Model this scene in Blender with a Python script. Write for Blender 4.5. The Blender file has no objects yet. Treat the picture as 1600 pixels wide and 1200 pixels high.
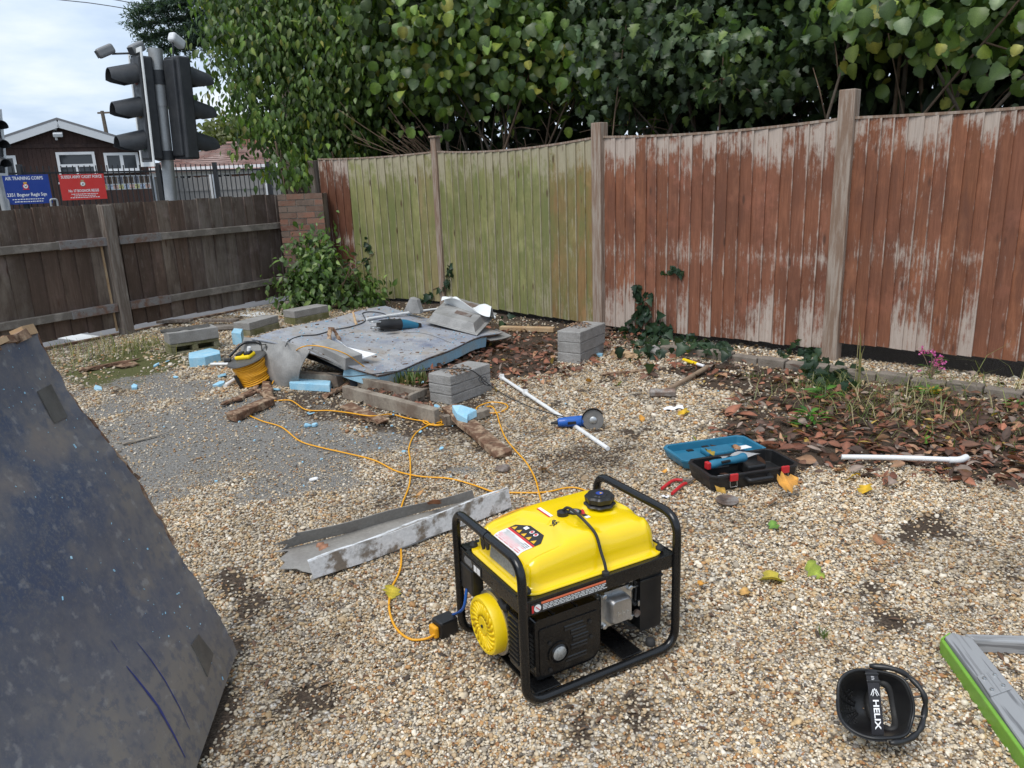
import bpy, bmesh, math, random
import numpy as np
from mathutils import Vector, Matrix
from mathutils.geometry import tessellate_polygon
R = math.radians
rnd = random.Random(7)
nrs = np.random.RandomState(11)
sc = bpy.context.scene
C = sc.collection

# ---------------------------------------------------------------- camera
CAM_H, PITCH, ROLL, FPX = 1.45, R(15.0), R(2.2), 1200.0
_D = Vector((0, math.cos(PITCH), -math.sin(PITCH)))
_U0 = Vector((0, math.sin(PITCH), math.cos(PITCH)))
_R0 = Vector((1, 0, 0))
_Rt = _R0*math.cos(ROLL) - _U0*math.sin(ROLL)
_Up = _U0*math.cos(ROLL) + _R0*math.sin(ROLL)
CAMP = Vector((0, 0, CAM_H))
cd = bpy.data.cameras.new('camera'); cam = bpy.data.objects.new('camera', cd); C.objects.link(cam)
cd.sensor_width = 36.0; cd.lens = 36.0*FPX/1600.0; cd.clip_start = 0.05; cd.clip_end = 2000
m3 = Matrix((_Rt, _Up, -_D)).transposed()
cam.matrix_world = Matrix.Translation(CAMP) @ m3.to_4x4()
sc.camera = cam

# ---------------------------------------------------------------- world, sun, exposure
SUN_EL, SUN_AZ = R(58), R(215)          # azimuth measured from +Y clockwise: light from behind-left of the camera
w = bpy.data.worlds.new('World'); sc.world = w; w.use_nodes = True
nt = w.node_tree; nt.nodes.clear()
def wn(t): return nt.nodes.new(t)
wo = wn('ShaderNodeOutputWorld'); wb = wn('ShaderNodeBackground'); sky = wn('ShaderNodeTexSky')
sky.sky_type = 'NISHITA'; sky.sun_disc = False; sky.sun_elevation = SUN_EL; sky.sun_rotation = SUN_AZ
sky.air_density = 1.2; sky.dust_density = 2.0
tc = wn('ShaderNodeTexCoord'); sep = wn('ShaderNodeSeparateXYZ'); nt.links.new(tc.outputs['Generated'], sep.inputs[0])
za = wn('ShaderNodeMath'); za.operation = 'MAXIMUM'; nt.links.new(sep.outputs['Z'], za.inputs[0]); za.inputs[1].default_value = 0.0
zb = wn('ShaderNodeMath'); zb.operation = 'ADD'; nt.links.new(za.outputs[0], zb.inputs[0]); zb.inputs[1].default_value = 0.16
dv = wn('ShaderNodeVectorMath'); dv.operation = 'DIVIDE'; nt.links.new(tc.outputs['Generated'], dv.inputs[0])
cb = wn('ShaderNodeCombineXYZ')
for i in range(3): nt.links.new(zb.outputs[0], cb.inputs[i])
nt.links.new(cb.outputs[0], dv.inputs[1])
cn = wn('ShaderNodeTexNoise'); cn.inputs['Scale'].default_value = 1.15; cn.inputs['Detail'].default_value = 7; cn.inputs['Roughness'].default_value = 0.55
mpw = wn('ShaderNodeMapping'); mpw.inputs['Location'].default_value = (3.1, 0.4, 0.0); mpw.inputs['Scale'].default_value = (1.0, 1.0, 1.0)
nt.links.new(dv.outputs[0], mpw.inputs[0]); nt.links.new(mpw.outputs[0], cn.inputs['Vector'])
cr = wn('ShaderNodeValToRGB'); nt.links.new(cn.outputs['Fac'], cr.inputs[0])
cr.color_ramp.elements[0].position = 0.36; cr.color_ramp.elements[0].color = (3.0, 3.85, 5.1, 1)
cr.color_ramp.elements[1].position = 0.66; cr.color_ramp.elements[1].color = (5.6, 6.0, 6.6, 1)
e = cr.color_ramp.elements.new(0.5); e.color = (4.2, 4.95, 6.0, 1)
mxw = wn('ShaderNodeMix'); mxw.data_type = 'RGBA'; mxw.inputs['Factor'].default_value = 0.9
nt.links.new(sky.outputs[0], mxw.inputs['A']); nt.links.new(cr.outputs[0], mxw.inputs['B'])
nt.links.new(mxw.outputs['Result'], wb.inputs['Color']); wb.inputs['Strength'].default_value = 0.105
nt.links.new(wb.outputs[0], wo.inputs[0])
sl = bpy.data.lights.new('sun', 'SUN'); sl.energy = 1.5; sl.angle = R(30); sl.color = (1.0, 0.96, 0.9)
so = bpy.data.objects.new('sun', sl); C.objects.link(so)
sdir = Vector((math.sin(SUN_AZ)*math.cos(SUN_EL), math.cos(SUN_AZ)*math.cos(SUN_EL), math.sin(SUN_EL)))
so.rotation_euler = sdir.to_track_quat('Z', 'Y').to_euler(); so.location = sdir*30
sc.view_settings.view_transform = 'Standard'; sc.view_settings.look = 'None'
sc.view_settings.exposure = 0.76; sc.view_settings.gamma = 1.0; sc.view_settings.use_curve_mapping = False
sc.render.engine = 'CYCLES'
sc.cycles.use_denoising = True
sc.cycles.max_bounces = 6; sc.cycles.transparent_max_bounces = 6; sc.cycles.diffuse_bounces = 3
try: sc.cycles.denoiser = 'OPENIMAGEDENOISE'
except Exception: pass

# ---------------------------------------------------------------- placement helpers (world metres)
def ray(px, py): return _D + _Rt*((px-800)/FPX) - _Up*((py-600)/FPX)
def gp(px, py, z=0.0):
    d = ray(px, py); t = (z-CAM_H)/d.z; return CAMP + d*t
def ad(px, py, depth):
    d = ray(px, py); return CAMP + d*(depth/d.y)
def onplane(px, py, p0, n):
    d = ray(px, py); n = Vector(n); t = (Vector(p0)-CAMP).dot(n)/d.dot(n); return CAMP + d*t
def rotz(a): return Matrix.Rotation(a, 4, 'Z')
def T(x, y=0, z=0):
    return Matrix.Translation(Vector((x, y, z))) if not isinstance(x, Vector) else Matrix.Translation(x)

# ---------------------------------------------------------------- mesh helpers
class MB:
    def __init__(s): s.v = []; s.f = []
    def add(s, vs, fs, M=None):
        b = len(s.v)
        for p in vs:
            p = Vector(p); s.v.append(M @ p if M is not None else p)
        for f in fs: s.f.append([i+b for i in f])
        return s
    def box(s, c, d, M=None):
        x, y, z = d[0]/2, d[1]/2, d[2]/2
        vs = [Vector(c)+Vector((sx*x, sy*y, sz*z)) for sz in (-1, 1) for sy in (-1, 1) for sx in (-1, 1)]
        return s.add(vs, [(0,2,3,1),(4,5,7,6),(0,1,5,4),(2,6,7,3),(0,4,6,2),(1,3,7,5)], M)
    def beam(s, a, b, wd, h, up=(0,0,1), taper=1.0):
        a = Vector(a); b = Vector(b); d = (b-a).normalized(); u = Vector(up)
        sd = d.cross(u).normalized(); u = sd.cross(d).normalized()
        vs = []
        for p, k in ((a, 1.0), (b, taper)):
            for i, j in ((-1,-1),(1,-1),(1,1),(-1,1)): vs.append(p + sd*(i*wd/2*k) + u*(j*h/2*k))
        return s.add(vs, [(0,3,2,1),(4,5,6,7),(0,1,5,4),(1,2,6,5),(2,3,7,6),(3,0,4,7)])
    def tube(s, pts, r, n=8, M=None, caps=True, radii=None):
        pts = [Vector(p) for p in pts]; N = len(pts); vs = []; fs = []
        t0 = (pts[1]-pts[0]).normalized(); u = t0.orthogonal().normalized()
        for i, p in enumerate(pts):
            t = (pts[min(i+1, N-1)]-pts[max(i-1, 0)]).normalized()
            u = (u - t*u.dot(t)); u = u.normalized() if u.length > 1e-6 else t.orthogonal().normalized()
            v = t.cross(u); rr = radii[i] if radii else r
            for k in range(n):
                a = 2*math.pi*k/n; vs.append(p + u*(math.cos(a)*rr) + v*(math.sin(a)*rr))
        for i in range(N-1):
            for k in range(n):
                fs.append((i*n+k, i*n+(k+1)%n, (i+1)*n+(k+1)%n, (i+1)*n+k))
        if caps: fs.append(tuple(range(n-1, -1, -1))); fs.append(tuple((N-1)*n+k for k in range(n)))
        return s.add(vs, fs, M)
    def lathe(s, prof, n=24, M=None, lob=None):
        vs = []; fs = []; m = len(prof)
        for k in range(n):
            a = 2*math.pi*k/n; q = lob(a) if lob else 1.0
            for r, z in prof: vs.append((r*q*math.cos(a), r*q*math.sin(a), z))
        for k in range(n):
            k2 = (k+1) % n
            for i in range(m-1): fs.append((k*m+i, k2*m+i, k2*m+i+1, k*m+i+1))
        if prof[0][0] > 1e-6: fs.append(tuple(k*m for k in range(n-1, -1, -1)))
        if prof[-1][0] > 1e-6: fs.append(tuple(k*m+m-1 for k in range(n)))
        return s.add(vs, fs, M)
    def prism(s, poly, z0, z1, M=None):
        n = len(poly); vs = [(p[0], p[1], z0) for p in poly]+[(p[0], p[1], z1) for p in poly]
        tri = tessellate_polygon([[Vector((p[0], p[1], 0)) for p in poly]])
        A = sum(poly[i][0]*poly[(i+1)%n][1]-poly[(i+1)%n][0]*poly[i][1] for i in range(n))
        fs = []
        for t in tri:
            a, b, c = t
            ar = (poly[b][0]-poly[a][0])*(poly[c][1]-poly[a][1])-(poly[c][0]-poly[a][0])*(poly[b][1]-poly[a][1])
            if ar < 0: a, b, c = a, c, b
            fs.append((c, b, a)); fs.append((a+n, b+n, c+n))
        for i in range(n):
            j = (i+1) % n
            fs.append((i, j, j+n, i+n) if A > 0 else (j, i, i+n, j+n))
        return s.add(vs, fs, M)
    def grid(s, fn, nu, nv, M=None, flip=False):
        vs = [fn(i/nu, j/nv) for j in range(nv+1) for i in range(nu+1)]; fs = []
        for j in range(nv):
            for i in range(nu):
                a = j*(nu+1)+i; q = (a, a+1, a+nu+2, a+nu+1); fs.append(q[::-1] if flip else q)
        return s.add(vs, fs, M)
    def sheet(s, fn, nu, nv, th, M=None):
        """a surface fn(u,v) given thickness th along its normal"""
        e = 1e-3
        def nrm(u, v):
            u0, u1, v0, v1 = max(u-e,0), min(u+e,1), max(v-e,0), min(v+e,1)
            return (Vector(fn(u1,v))-Vector(fn(u0,v))).cross(Vector(fn(u,v1))-Vector(fn(u,v0))).normalized()
        W = nu+1; top = []; bot = []
        for j in range(nv+1):
            for i in range(nu+1):
                u, v = i/nu, j/nv; p = Vector(fn(u, v)); n = nrm(u, v); top.append(p); bot.append(p-n*th)
        o = len(top); fs = []
        for j in range(nv):
            for i in range(nu):
                a = j*W+i; q = (a, a+1, a+W+1, a+W); fs.append(q); fs.append(tuple(x+o for x in q[::-1]))
        bd = [(i, 0) for i in range(nu)]+[(nu, j) for j in range(nv)]+[(i, nv) for i in range(nu, 0, -1)]+[(0, j) for j in range(nv, 0, -1)]
        ids = [j*W+i for i, j in bd]
        for k in range(len(ids)):
            a, b = ids[k], ids[(k+1) % len(ids)]; fs.append((b, a, a+o, b+o))
        return s.add(top+bot, fs, M)
    def bounds(s):
        xs = [p.x for p in s.v]; ys = [p.y for p in s.v]; zs = [p.z for p in s.v]
        return min(xs), max(xs), min(ys), max(ys), min(zs), max(zs)

def tag(o, label=None, cat=None, group=None, kind=None):
    if label: o['label'] = label
    if cat: o['category'] = cat
    if group: o['group'] = group
    if kind: o['kind'] = kind
    return o
def finish(me, smooth):
    if smooth is not None:
        me.polygons.foreach_set('use_smooth', [True]*len(me.polygons))
        if smooth < 179: me.set_sharp_from_angle(angle=R(smooth))
def obj(name, mb, mat, parent=None, smooth=None, bevel=0.0, seg=2, world=False, color=None, label=None):
    """links mb as one mesh object. world=True: verts are world coords and get moved to the parent's space."""
    vs = mb.v
    loc = None
    if parent is None:
        x0, x1, y0, y1, z0, z1 = mb.bounds(); loc = Vector(((x0+x1)/2, (y0+y1)/2, z0)); vs = [p-loc for p in vs]
    elif world:
        Mi = parent.matrix_basis.inverted(); vs = [Mi @ p for p in vs]
    me = bpy.data.meshes.new(name); me.from_pydata([tuple(p) for p in vs], [], mb.f); me.update()
    finish(me, smooth)
    if mat: me.materials.append(mat)
    o = bpy.data.objects.new(name, me); C.objects.link(o)
    if loc is not None: o.location = loc
    if parent is not None: o.parent = parent
    if bevel > 0:
        b = o.modifiers.new('bevel', 'BEVEL'); b.width = bevel; b.segments = seg; b.limit_method = 'ANGLE'; b.angle_limit = R(40)
    if color: o.color = (*color, 1) if len(color) == 3 else color
    if label: o['label'] = label
    return o
def link_mesh(name, me, parent=None, M=None, color=None):
    o = bpy.data.objects.new(name, me); C.objects.link(o)
    if M is not None: o.matrix_basis = M
    if parent is not None: o.parent = parent
    if color: o.color = (*color, 1)
    return o
def mesh_of(name, mb, mat, smooth=None):
    me = bpy.data.meshes.new(name); me.from_pydata([tuple(p) for p in mb.v], [], mb.f); me.update(); finish(me, smooth)
    if mat: me.materials.append(mat)
    return me
def thing(name, label, cat, loc=(0,0,0), rz=0.0, group=None, M=None):
    o = bpy.data.objects.new(name, None); C.objects.link(o); o.empty_display_size = 0.1
    o.matrix_basis = M if M is not None else (Matrix.Translation(Vector(loc)) @ rotz(rz))
    return tag(o, label, cat, group)
def npmesh(name, V, F, mat, cols=None, smooth=False, cname='lc', extra=None):
    """V (n,3), F (m,k) arrays"""
    me = bpy.data.meshes.new(name); n, (m, k) = len(V), F.shape
    me.vertices.add(n); me.vertices.foreach_set('co', np.ascontiguousarray(V, dtype=np.float32).ravel())
    me.loops.add(m*k); me.loops.foreach_set('vertex_index', F.astype(np.int32).ravel())
    me.polygons.add(m); me.polygons.foreach_set('loop_start', np.arange(0, m*k, k, dtype=np.int32))
    me.update(calc_edges=True)
    if smooth: me.polygons.foreach_set('use_smooth', np.ones(m, dtype=bool))
    if cols is not None:
        a = me.attributes.new(cname, 'FLOAT_COLOR', 'POINT'); c4 = np.ones((n, 4), np.float32); c4[:, :3] = cols; a.data.foreach_set('color', c4.ravel())
    for nm, arr in (extra or {}).items():
        a = me.attributes.new(nm, 'FLOAT', 'POINT'); a.data.foreach_set('value', arr.astype(np.float32))
    if mat: me.materials.append(mat)
    return me
def fillet(pts, r, n=6):
    pts = [Vector(p) for p in pts]; out = [pts[0]]
    for i in range(1, len(pts)-1):
        a, b, c = pts[i-1], pts[i], pts[i+1]; d1 = (a-b); d2 = (c-b); rr = min(r, d1.length*.49, d2.length*.49)
        p = b+d1.normalized()*rr; q = b+d2.normalized()*rr
        for k in range(n+1):
            t = k/n; out.append(p*(1-t)**2+b*2*t*(1-t)+q*t*t)
    out.append(pts[-1]); return out
def spline(pts, k=6):
    P = [Vector(p) for p in pts]; P = [P[0]*2-P[1]]+P+[P[-1]*2-P[-2]]; out = []
    for i in range(1, len(P)-2):
        a, b, c, d = P[i-1:i+3]
        for j in range(k):
            t = j/k; out.append(0.5*((2*b)+(c-a)*t+(2*a-5*b+4*c-d)*t*t+(3*b-a-3*c+d)*t**3))
    out.append(P[-2]); return out
def text_mb(body, size, align='CENTER', ext=0.0):
    cu = bpy.data.curves.new('txt', 'FONT'); cu.body = body; cu.size = size; cu.align_x = align; cu.align_y = 'CENTER'; cu.extrude = ext; cu.offset = size*.022; cu.resolution_u = 2
    o = bpy.data.objects.new('txt', cu); me = bpy.data.meshes.new_from_object(o)
    mb = MB(); mb.add([v.co.copy() for v in me.vertices], [list(p.vertices) for p in me.polygons])
    bpy.data.objects.remove(o); bpy.data.curves.remove(cu); bpy.data.meshes.remove(me); return mb
def xf(mb, M):
    mb.v = [M @ p for p in mb.v]; return mb
def vnoise(x, y, s, seed):
    """smooth value noise in 0..1, vectorised"""
    x = np.asarray(x)*s+1000.3; y = np.asarray(y)*s+1000.7
    xi = np.floor(x).astype(np.int64); yi = np.floor(y).astype(np.int64); fx = x-xi; fy = y-yi
    fx = fx*fx*(3-2*fx); fy = fy*fy*(3-2*fy)
    def h(a, b):
        n = (a*374761393+b*668265263+seed*1442695) & 0xffffffff; n = ((n ^ (n >> 13))*1274126177) & 0xffffffff
        return ((n ^ (n >> 16)) & 0xffff)/65535.0
    return (h(xi,yi)*(1-fx)+h(xi+1,yi)*fx)*(1-fy)+(h(xi,yi+1)*(1-fx)+h(xi+1,yi+1)*fx)*fy
def fbm(x, y, s, seed): return (vnoise(x,y,s,seed)*.5+vnoise(x,y,s*2.1,seed+1)*.27+vnoise(x,y,s*4.3,seed+2)*.15+vnoise(x,y,s*9,seed+3)*.08)

# ---------------------------------------------------------------- materials
def nmat(name):
    m = bpy.data.materials.new(name); m.use_nodes = True; t = m.node_tree; b = t.nodes['Principled BSDF']; return m, t, b
def L(t, a, b): t.links.new(a, b)
def nn(t, ty, **kw):
    n = t.nodes.new(ty)
    for k, v in kw.items(): setattr(n, k, v)
    return n
def mixc(t, fac, a, b, blend='MIX'):
    n = nn(t, 'ShaderNodeMix', data_type='RGBA', blend_type=blend)
    for sk, v in (('Factor', fac), ('A', a), ('B', b)):
        i = n.inputs[sk] if sk != 'Factor' else n.inputs[0]
        if sk in 'AB': i = [q for q in n.inputs if q.name == sk and q.type == 'RGBA'][0]
        if hasattr(v, 'links'): L(t, v, i)
        else: i.default_value = v if sk == 'Factor' else (*v, 1) if len(v) == 3 else v
    return [q for q in n.outputs if q.type == 'RGBA'][0]
def ramp(t, src, p0, p1, c0=(0,0,0), c1=(1,1,1)):
    r = nn(t, 'ShaderNodeValToRGB'); L(t, src, r.inputs[0]); e = r.color_ramp.elements
    e[0].position, e[1].position = p0, p1; e[0].color = (*c0, 1); e[1].color = (*c1, 1); return r.outputs[0]
def noise(t, vec, scale, detail=4, rough=.55):
    n = nn(t, 'ShaderNodeTexNoise'); n.inputs['Scale'].default_value = scale; n.inputs['Detail'].default_value = detail; n.inputs['Roughness'].default_value = rough
    if vec is not None: L(t, vec, n.inputs['Vector'])
    return n.outputs['Fac']
def ocoord(t, stretch=(1,1,1), rand=True):
    c = nn(t, 'ShaderNodeTexCoord'); mp = nn(t, 'ShaderNodeMapping'); L(t, c.outputs['Object'], mp.inputs[0]); mp.inputs['Scale'].default_value = stretch
    if rand:
        oi = nn(t, 'ShaderNodeObjectInfo'); mu = nn(t, 'ShaderNodeMath', operation='MULTIPLY'); L(t, oi.outputs['Random'], mu.inputs[0]); mu.inputs[1].default_value = 37.0
        cb = nn(t, 'ShaderNodeCombineXYZ'); [L(t, mu.outputs[0], cb.inputs[i]) for i in range(3)]
        L(t, cb.outputs[0], mp.inputs['Location'])
    return mp.outputs[0]
def bump(t, b, h, s, dist=.01):
    n = nn(t, 'ShaderNodeBump'); n.inputs['Strength'].default_value = s; n.inputs['Distance'].default_value = dist
    L(t, h, n.inputs['Height']); L(t, n.outputs[0], b.inputs['Normal'])
def pm(name, base, col2=None, rough=.6, metal=0.0, scale=6, lo=.4, hi=.65, bmp=.15, bscale=80, bdist=.004, stretch=(1,1,1), spec=.5, ocol=False, fine=.18, coat=0.0, rvar=.12, extra=None):
    """general weathered surface: base, patches of col2 where noise is high, fine value grain, bump"""
    m, t, b = nmat(name); v = ocoord(t, stretch)
    c = None
    if ocol: c = nn(t, 'ShaderNodeObjectInfo').outputs['Color']
    else: c = nn(t, 'ShaderNodeRGB').outputs[0]; c.default_value = (*base, 1)
    if col2: c = mixc(t, ramp(t, noise(t, v, scale, 6, .6), lo, hi), c, col2)
    if extra:
        for (ec, es, elo, ehi) in extra: c = mixc(t, ramp(t, noise(t, v, es, 5, .65), elo, ehi), c, ec)
    f = noise(t, v, bscale, 5, .65)
    c = mixc(t, 1.0, c, ramp(t, f, .25, .75, (1-fine,)*3, (1+fine*.5,)*3), 'MULTIPLY')
    L(t, c, b.inputs['Base Color']); b.inputs['Roughness'].default_value = rough; b.inputs['Metallic'].default_value = metal
    if rvar: L(t, ramp(t, noise(t, v, scale*2.3, 4), .3, .7, (max(rough-rvar,.03),)*3, (min(rough+rvar,1),)*3), b.inputs['Roughness'])
    b.inputs['Specular IOR Level'].default_value = spec
    if coat: b.inputs['Coat Weight'].default_value = coat; b.inputs['Coat Roughness'].default_value = .08
    if bmp: bump(t, b, f, bmp, bdist)
    return m

def board_mat(name, bleach, stain, top_z, bl=0.0, topk=.34, lowk=.12, midk=.08, edge=.5):
    """painted/stained fence board: vertical grain, its own share of bleached streaks and blotches, worn edges and knots"""
    m, t, b = nmat(name); v = ocoord(t, (26, 26, 1.6)); vr = ocoord(t, (1,1,1), False)
    oi = nn(t, 'ShaderNodeObjectInfo'); oc = oi.outputs['Color']
    def mth(op, a, b_=None):
        n = nn(t, 'ShaderNodeMath', operation=op)
        for k, q in enumerate((a, b_)):
            if q is None: continue
            if hasattr(q, 'links'): L(t, q, n.inputs[k])
            else: n.inputs[k].default_value = q
        return n.outputs[0]
    g = noise(t, v, 3.0, 6, .6)
    c = mixc(t, ramp(t, g, .3, .72), mixc(t, 1.0, oc, (.66,.62,.6), 'MULTIPLY'), oc)
    c = mixc(t, ramp(t, noise(t, ocoord(t, (7, 7, 1.1)), 1.5, 5, .6), .48, .7), c, stain); wpos = nn(t, 'ShaderNodeNewGeometry').outputs['Position']
    c = mixc(t, ramp(t, noise(t, wpos, 1.6, 6, .65), .46, .66, (0,0,0), (.7,.7,.7)), c, stain); c = mixc(t, ramp(t, noise(t, wpos, 3.7, 6, .65), .54, .7, (0,0,0), (.45,.45,.45)), c, mixc(t, 1.0, oc, (1.35,1.3,1.45), 'MULTIPLY'))
    c = mixc(t, ramp(t, noise(t, ocoord(t, (5, 5, 2.2)), 1.3, 5, .6), .56, .74, (0,0,0), (.6,.6,.6)), c, mixc(t, 1.0, oc, (1.25,1.3,1.3), 'MULTIPLY'))
    sp = nn(t, 'ShaderNodeSeparateXYZ'); L(t, vr, sp.inputs[0]); z = sp.outputs['Z']
    def zr_(a, b_, amt):
        n = nn(t, 'ShaderNodeMapRange'); L(t, z, n.inputs[0]); n.inputs[1].default_value = a; n.inputs[2].default_value = b_; n.inputs[3].default_value = 0; n.inputs[4].default_value = amt; return n.outputs[0]
    rn = mth('SUBTRACT', oi.outputs['Random'], .5)
    streak = noise(t, ocoord(t, (34, 34, 1.0)), 1.5, 6, .65); blot = noise(t, ocoord(t, (12, 12, 4.5)), 1.9, 7, .75)
    mk = mth('ADD', mth('MULTIPLY', streak, .5), mth('MULTIPLY', blot, .62))
    pos_ = nn(t, 'ShaderNodeNewGeometry').outputs['Position']; wide = mth('SUBTRACT', noise(t, pos_, 2.3, 5, .6), .5); wide2 = mth('SUBTRACT', noise(t, pos_, 6.5, 5, .65), .5)
    top = mth('MULTIPLY', zr_(top_z-.4, top_z+.02, topk), mth('ADD', mth('ADD', mth('MULTIPLY', rn, .55), mth('MULTIPLY', wide2, 2.2)), .85))
    mk = mth('ADD', mk, top)
    if lowk: mk = mth('ADD', mk, mth('MULTIPLY', zr_(.62, .1, lowk), mth('ADD', rn, .9)))
    if midk:
        d = mth('ABSOLUTE', mth('SUBTRACT', z, .72)); n = nn(t, 'ShaderNodeMapRange'); L(t, d, n.inputs[0]); n.inputs[1].default_value = .22; n.inputs[2].default_value = 0; n.inputs[3].default_value = 0; n.inputs[4].default_value = midk; mk = mth('ADD', mk, n.outputs[0])
    mk = mth('ADD', mk, mth('ADD', mth('MULTIPLY', rn, .06), mth('ADD', mth('MULTIPLY', wide, .3), bl)))
    # bleached board edges
    if edge:
        ex = mth('ABSOLUTE', sp.outputs['X']); n = nn(t, 'ShaderNodeMapRange'); L(t, ex, n.inputs[0]); n.inputs[1].default_value = .047; n.inputs[2].default_value = .056; n.inputs[3].default_value = 0; n.inputs[4].default_value = .22*edge; mk = mth('ADD', mk, n.outputs[0])
    fac = ramp(t, mk, .68, .83, (0,0,0), (.88,.88,.88))
    c = mixc(t, fac, c, mixc(t, ramp(t, g, .3, .7), mixc(t, 1.0, bleach if False else (1,1,1), (bleach[0]*.75, bleach[1]*.73, bleach[2]*.72), 'MULTIPLY'), bleach))
    kn = nn(t, 'ShaderNodeTexVoronoi'); kn.inputs['Scale'].default_value = 1.0; L(t, ocoord(t, (8, 8, 2.4)), kn.inputs['Vector'])
    c = mixc(t, ramp(t, kn.outputs['Distance'], .06, .13, (.8,.8,.8), (0,0,0)), c, (.08,.04,.028))
    L(t, c, b.inputs['Base Color']); b.inputs['Roughness'].default_value = .8; b.inputs['Specular IOR Level'].default_value = .25
    bump(t, b, mth('ADD', g, mth('MULTIPLY', kn.outputs['Distance'], .2)), .5, .006); return m

M = {}
M['red_board'] = board_mat('stained_red_brown_board', (.52,.45,.39), (.14,.06,.038), 1.72, .0, .34, .2, .13)
M['green_board'] = board_mat('algae_green_board', (.42,.38,.27), (.15,.17,.06), 1.72, .035, .4, .1, .04, .9)
M['dark_board'] = board_mat('weathered_dark_board', (.24,.21,.18), (.075,.052,.04), 1.25, .03, .12, 0, .05, 0)
M['post'] = pm('weathered_post', (.24,.165,.12), (.36,.3,.25), .85, 0, 3, .42, .6, .4, 30, .006, (14,14,1.2), .2)
M['greypost'] = pm('grey_weathered_wood', (.15,.12,.1), (.26,.23,.2), .85, 0, 3, .45, .65, .4, 30, .006, (14,14,1.2), .2)
M['rail'] = pm('grey_rail_wood', (.17,.15,.13), (.28,.25,.22), .85, 0, 3, .45, .65, .35, 40, .005, (3,3,3), .2)
M['bracket'] = pm('rusty_galvanised_bracket', (.24,.23,.23), (.2,.12,.09), .6, .3, 9, .45, .6, .2, 60)
M['brick'] = pm('red_brick', (.28,.11,.075), (.2,.14,.11), .9, 0, 12, .4, .7, .5, 90, .003, (1,1,1), .2, ocol=True)
M['mortar'] = pm('mortar', (.3,.27,.23), (.2,.18,.15), .95, 0, 9, .4, .65, .4, 120)
M['concrete'] = pm('concrete_block', (.34,.33,.315), (.25,.24,.225), .92, 0, 7, .4, .68, .8, 140, .004, (1,1,1), .2, fine=.35)
M['edging'] = pm('dirty_edging_brick', (.24,.205,.17), (.15,.125,.1), .92, 0, 9, .4, .68, .7, 120, .004, fine=.3)
M['mossblock'] = pm('mossy_concrete', (.27,.25,.17), (.15,.15,.06), .95, 0, 8, .38, .6, .8, 120, .005, (1,1,1), .2, fine=.35)
M['yellow'] = pm('yellow_paint', (.86,.6,.003), None, .2, 0, 5, .4, .6, 0, 50, .001, spec=.5, fine=.02, coat=.4, rvar=.05)
M['yellow_plastic'] = pm('yellow_plastic', (.85,.6,.005), None, .38, 0, 5, .4, .6, .03, 200, .001, fine=.05)
M['black_paint'] = pm('black_satin_paint', (.006,.006,.0065), (.009,.009,.009), .24, 0, 20, .4, .7, .03, 200, .001, fine=.1)
M['black_plastic'] = pm('black_plastic', (.011,.011,.012), (.017,.017,.017), .42, 0, 12, .4, .7, .1, 300, .001, fine=.15)
M['rubber'] = pm('black_rubber', (.02,.02,.02), (.03,.03,.03), .7, 0, 12, .4, .7, .1, 200, .001)
M['alu'] = pm('cast_aluminium', (.5,.5,.5), (.38,.38,.38), .4, .85, 14, .4, .6, .2, 180, .002)
M['steel'] = pm('zinc_steel', (.6,.61,.6), (.45,.46,.46), .33, .9, 10, .4, .6, .05, 120, .001)
M['white'] = pm('white_print', (.8,.8,.8), None, .5, 0, 5, bmp=0, fine=.03)
M['redp'] = pm('red_print', (.6,.03,.03), None, .5, 0, 5, bmp=0, fine=.03)
M['orangep'] = pm('orange_print', (.7,.16,.07), None, .5, 0, 5, bmp=0, fine=.03)
M['blackp'] = pm('black_print', (.02,.02,.02), None, .5, 0, 5, bmp=0, fine=.03)
M['yellowp'] = pm('amber_print', (.8,.45,.02), None, .5, 0, 5, bmp=0, fine=.03)
M['silverp'] = pm('silver_label', (.42,.43,.42), (.3,.31,.3), .4, .4, 160, .45, .55, 0, 50, fine=.1)
M['cord'] = pm('orange_yellow_flex', (.78,.36,.01), None, .45, 0, 5, .4, .6, 0, 50, fine=.08)
M['cable'] = pm('dark_grey_cable', (.035,.037,.04), None, .5, 0, 5, .4, .6, 0, 50, fine=.1)
M['lcable'] = pm('light_grey_cable', (.3,.3,.3), None, .5, 0, 5, .4, .6, 0, 50, fine=.1)
M['conduit'] = pm('white_pvc', (.74,.75,.75), (.55,.54,.5), .42, 0, 8, .55, .75, .03, 80, .001, fine=.08)
M['foam'] = pm('blue_foam', (.27,.53,.7), (.42,.62,.72), .85, 0, 14, .4, .7, .5, 120, .004, fine=.15)
M['foamdirty'] = pm('weathered_blue_foam', (.33,.55,.68), (.42,.45,.42), .9, 0, 5, .45, .7, .5, 90, .004, fine=.2)
M['slab'] = pm('dusty_blue_grey_sheet', (.25,.275,.33), (.42,.42,.42), .6, 0, 3.0, .35, .68, .3, 120, .003, fine=.3, extra=[((.12,.14,.22), 2.1, .56, .72), ((.33,.29,.25), 4.5, .5, .68), ((.2,.15,.11), 14, .58, .7), ((.5,.53,.54), 40, .64, .72)])
M['gsheet'] = pm('grey_fibre_sheet', (.25,.245,.235), (.37,.365,.35), .6, .1, 6, .4, .65, .25, 90, .003, fine=.2, extra=[((.2,.14,.1), 8, .64, .78)])
M['darkvoid'] = pm('dark_underframe_and_hollow', (.035,.045,.06), (.02,.022,.03), .6, 0, 6)  # underframe colour, also painted on parts inside the slab's shaded hollow
M['wood_rot'] = pm('rotten_brown_wood', (.17,.095,.06), (.42,.3,.2), .9, 0, 16, .46, .62, .9, 60, .008, (1,1,1), .2, fine=.45, extra=[((.07,.045,.03), 9, .56, .68)])
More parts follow.
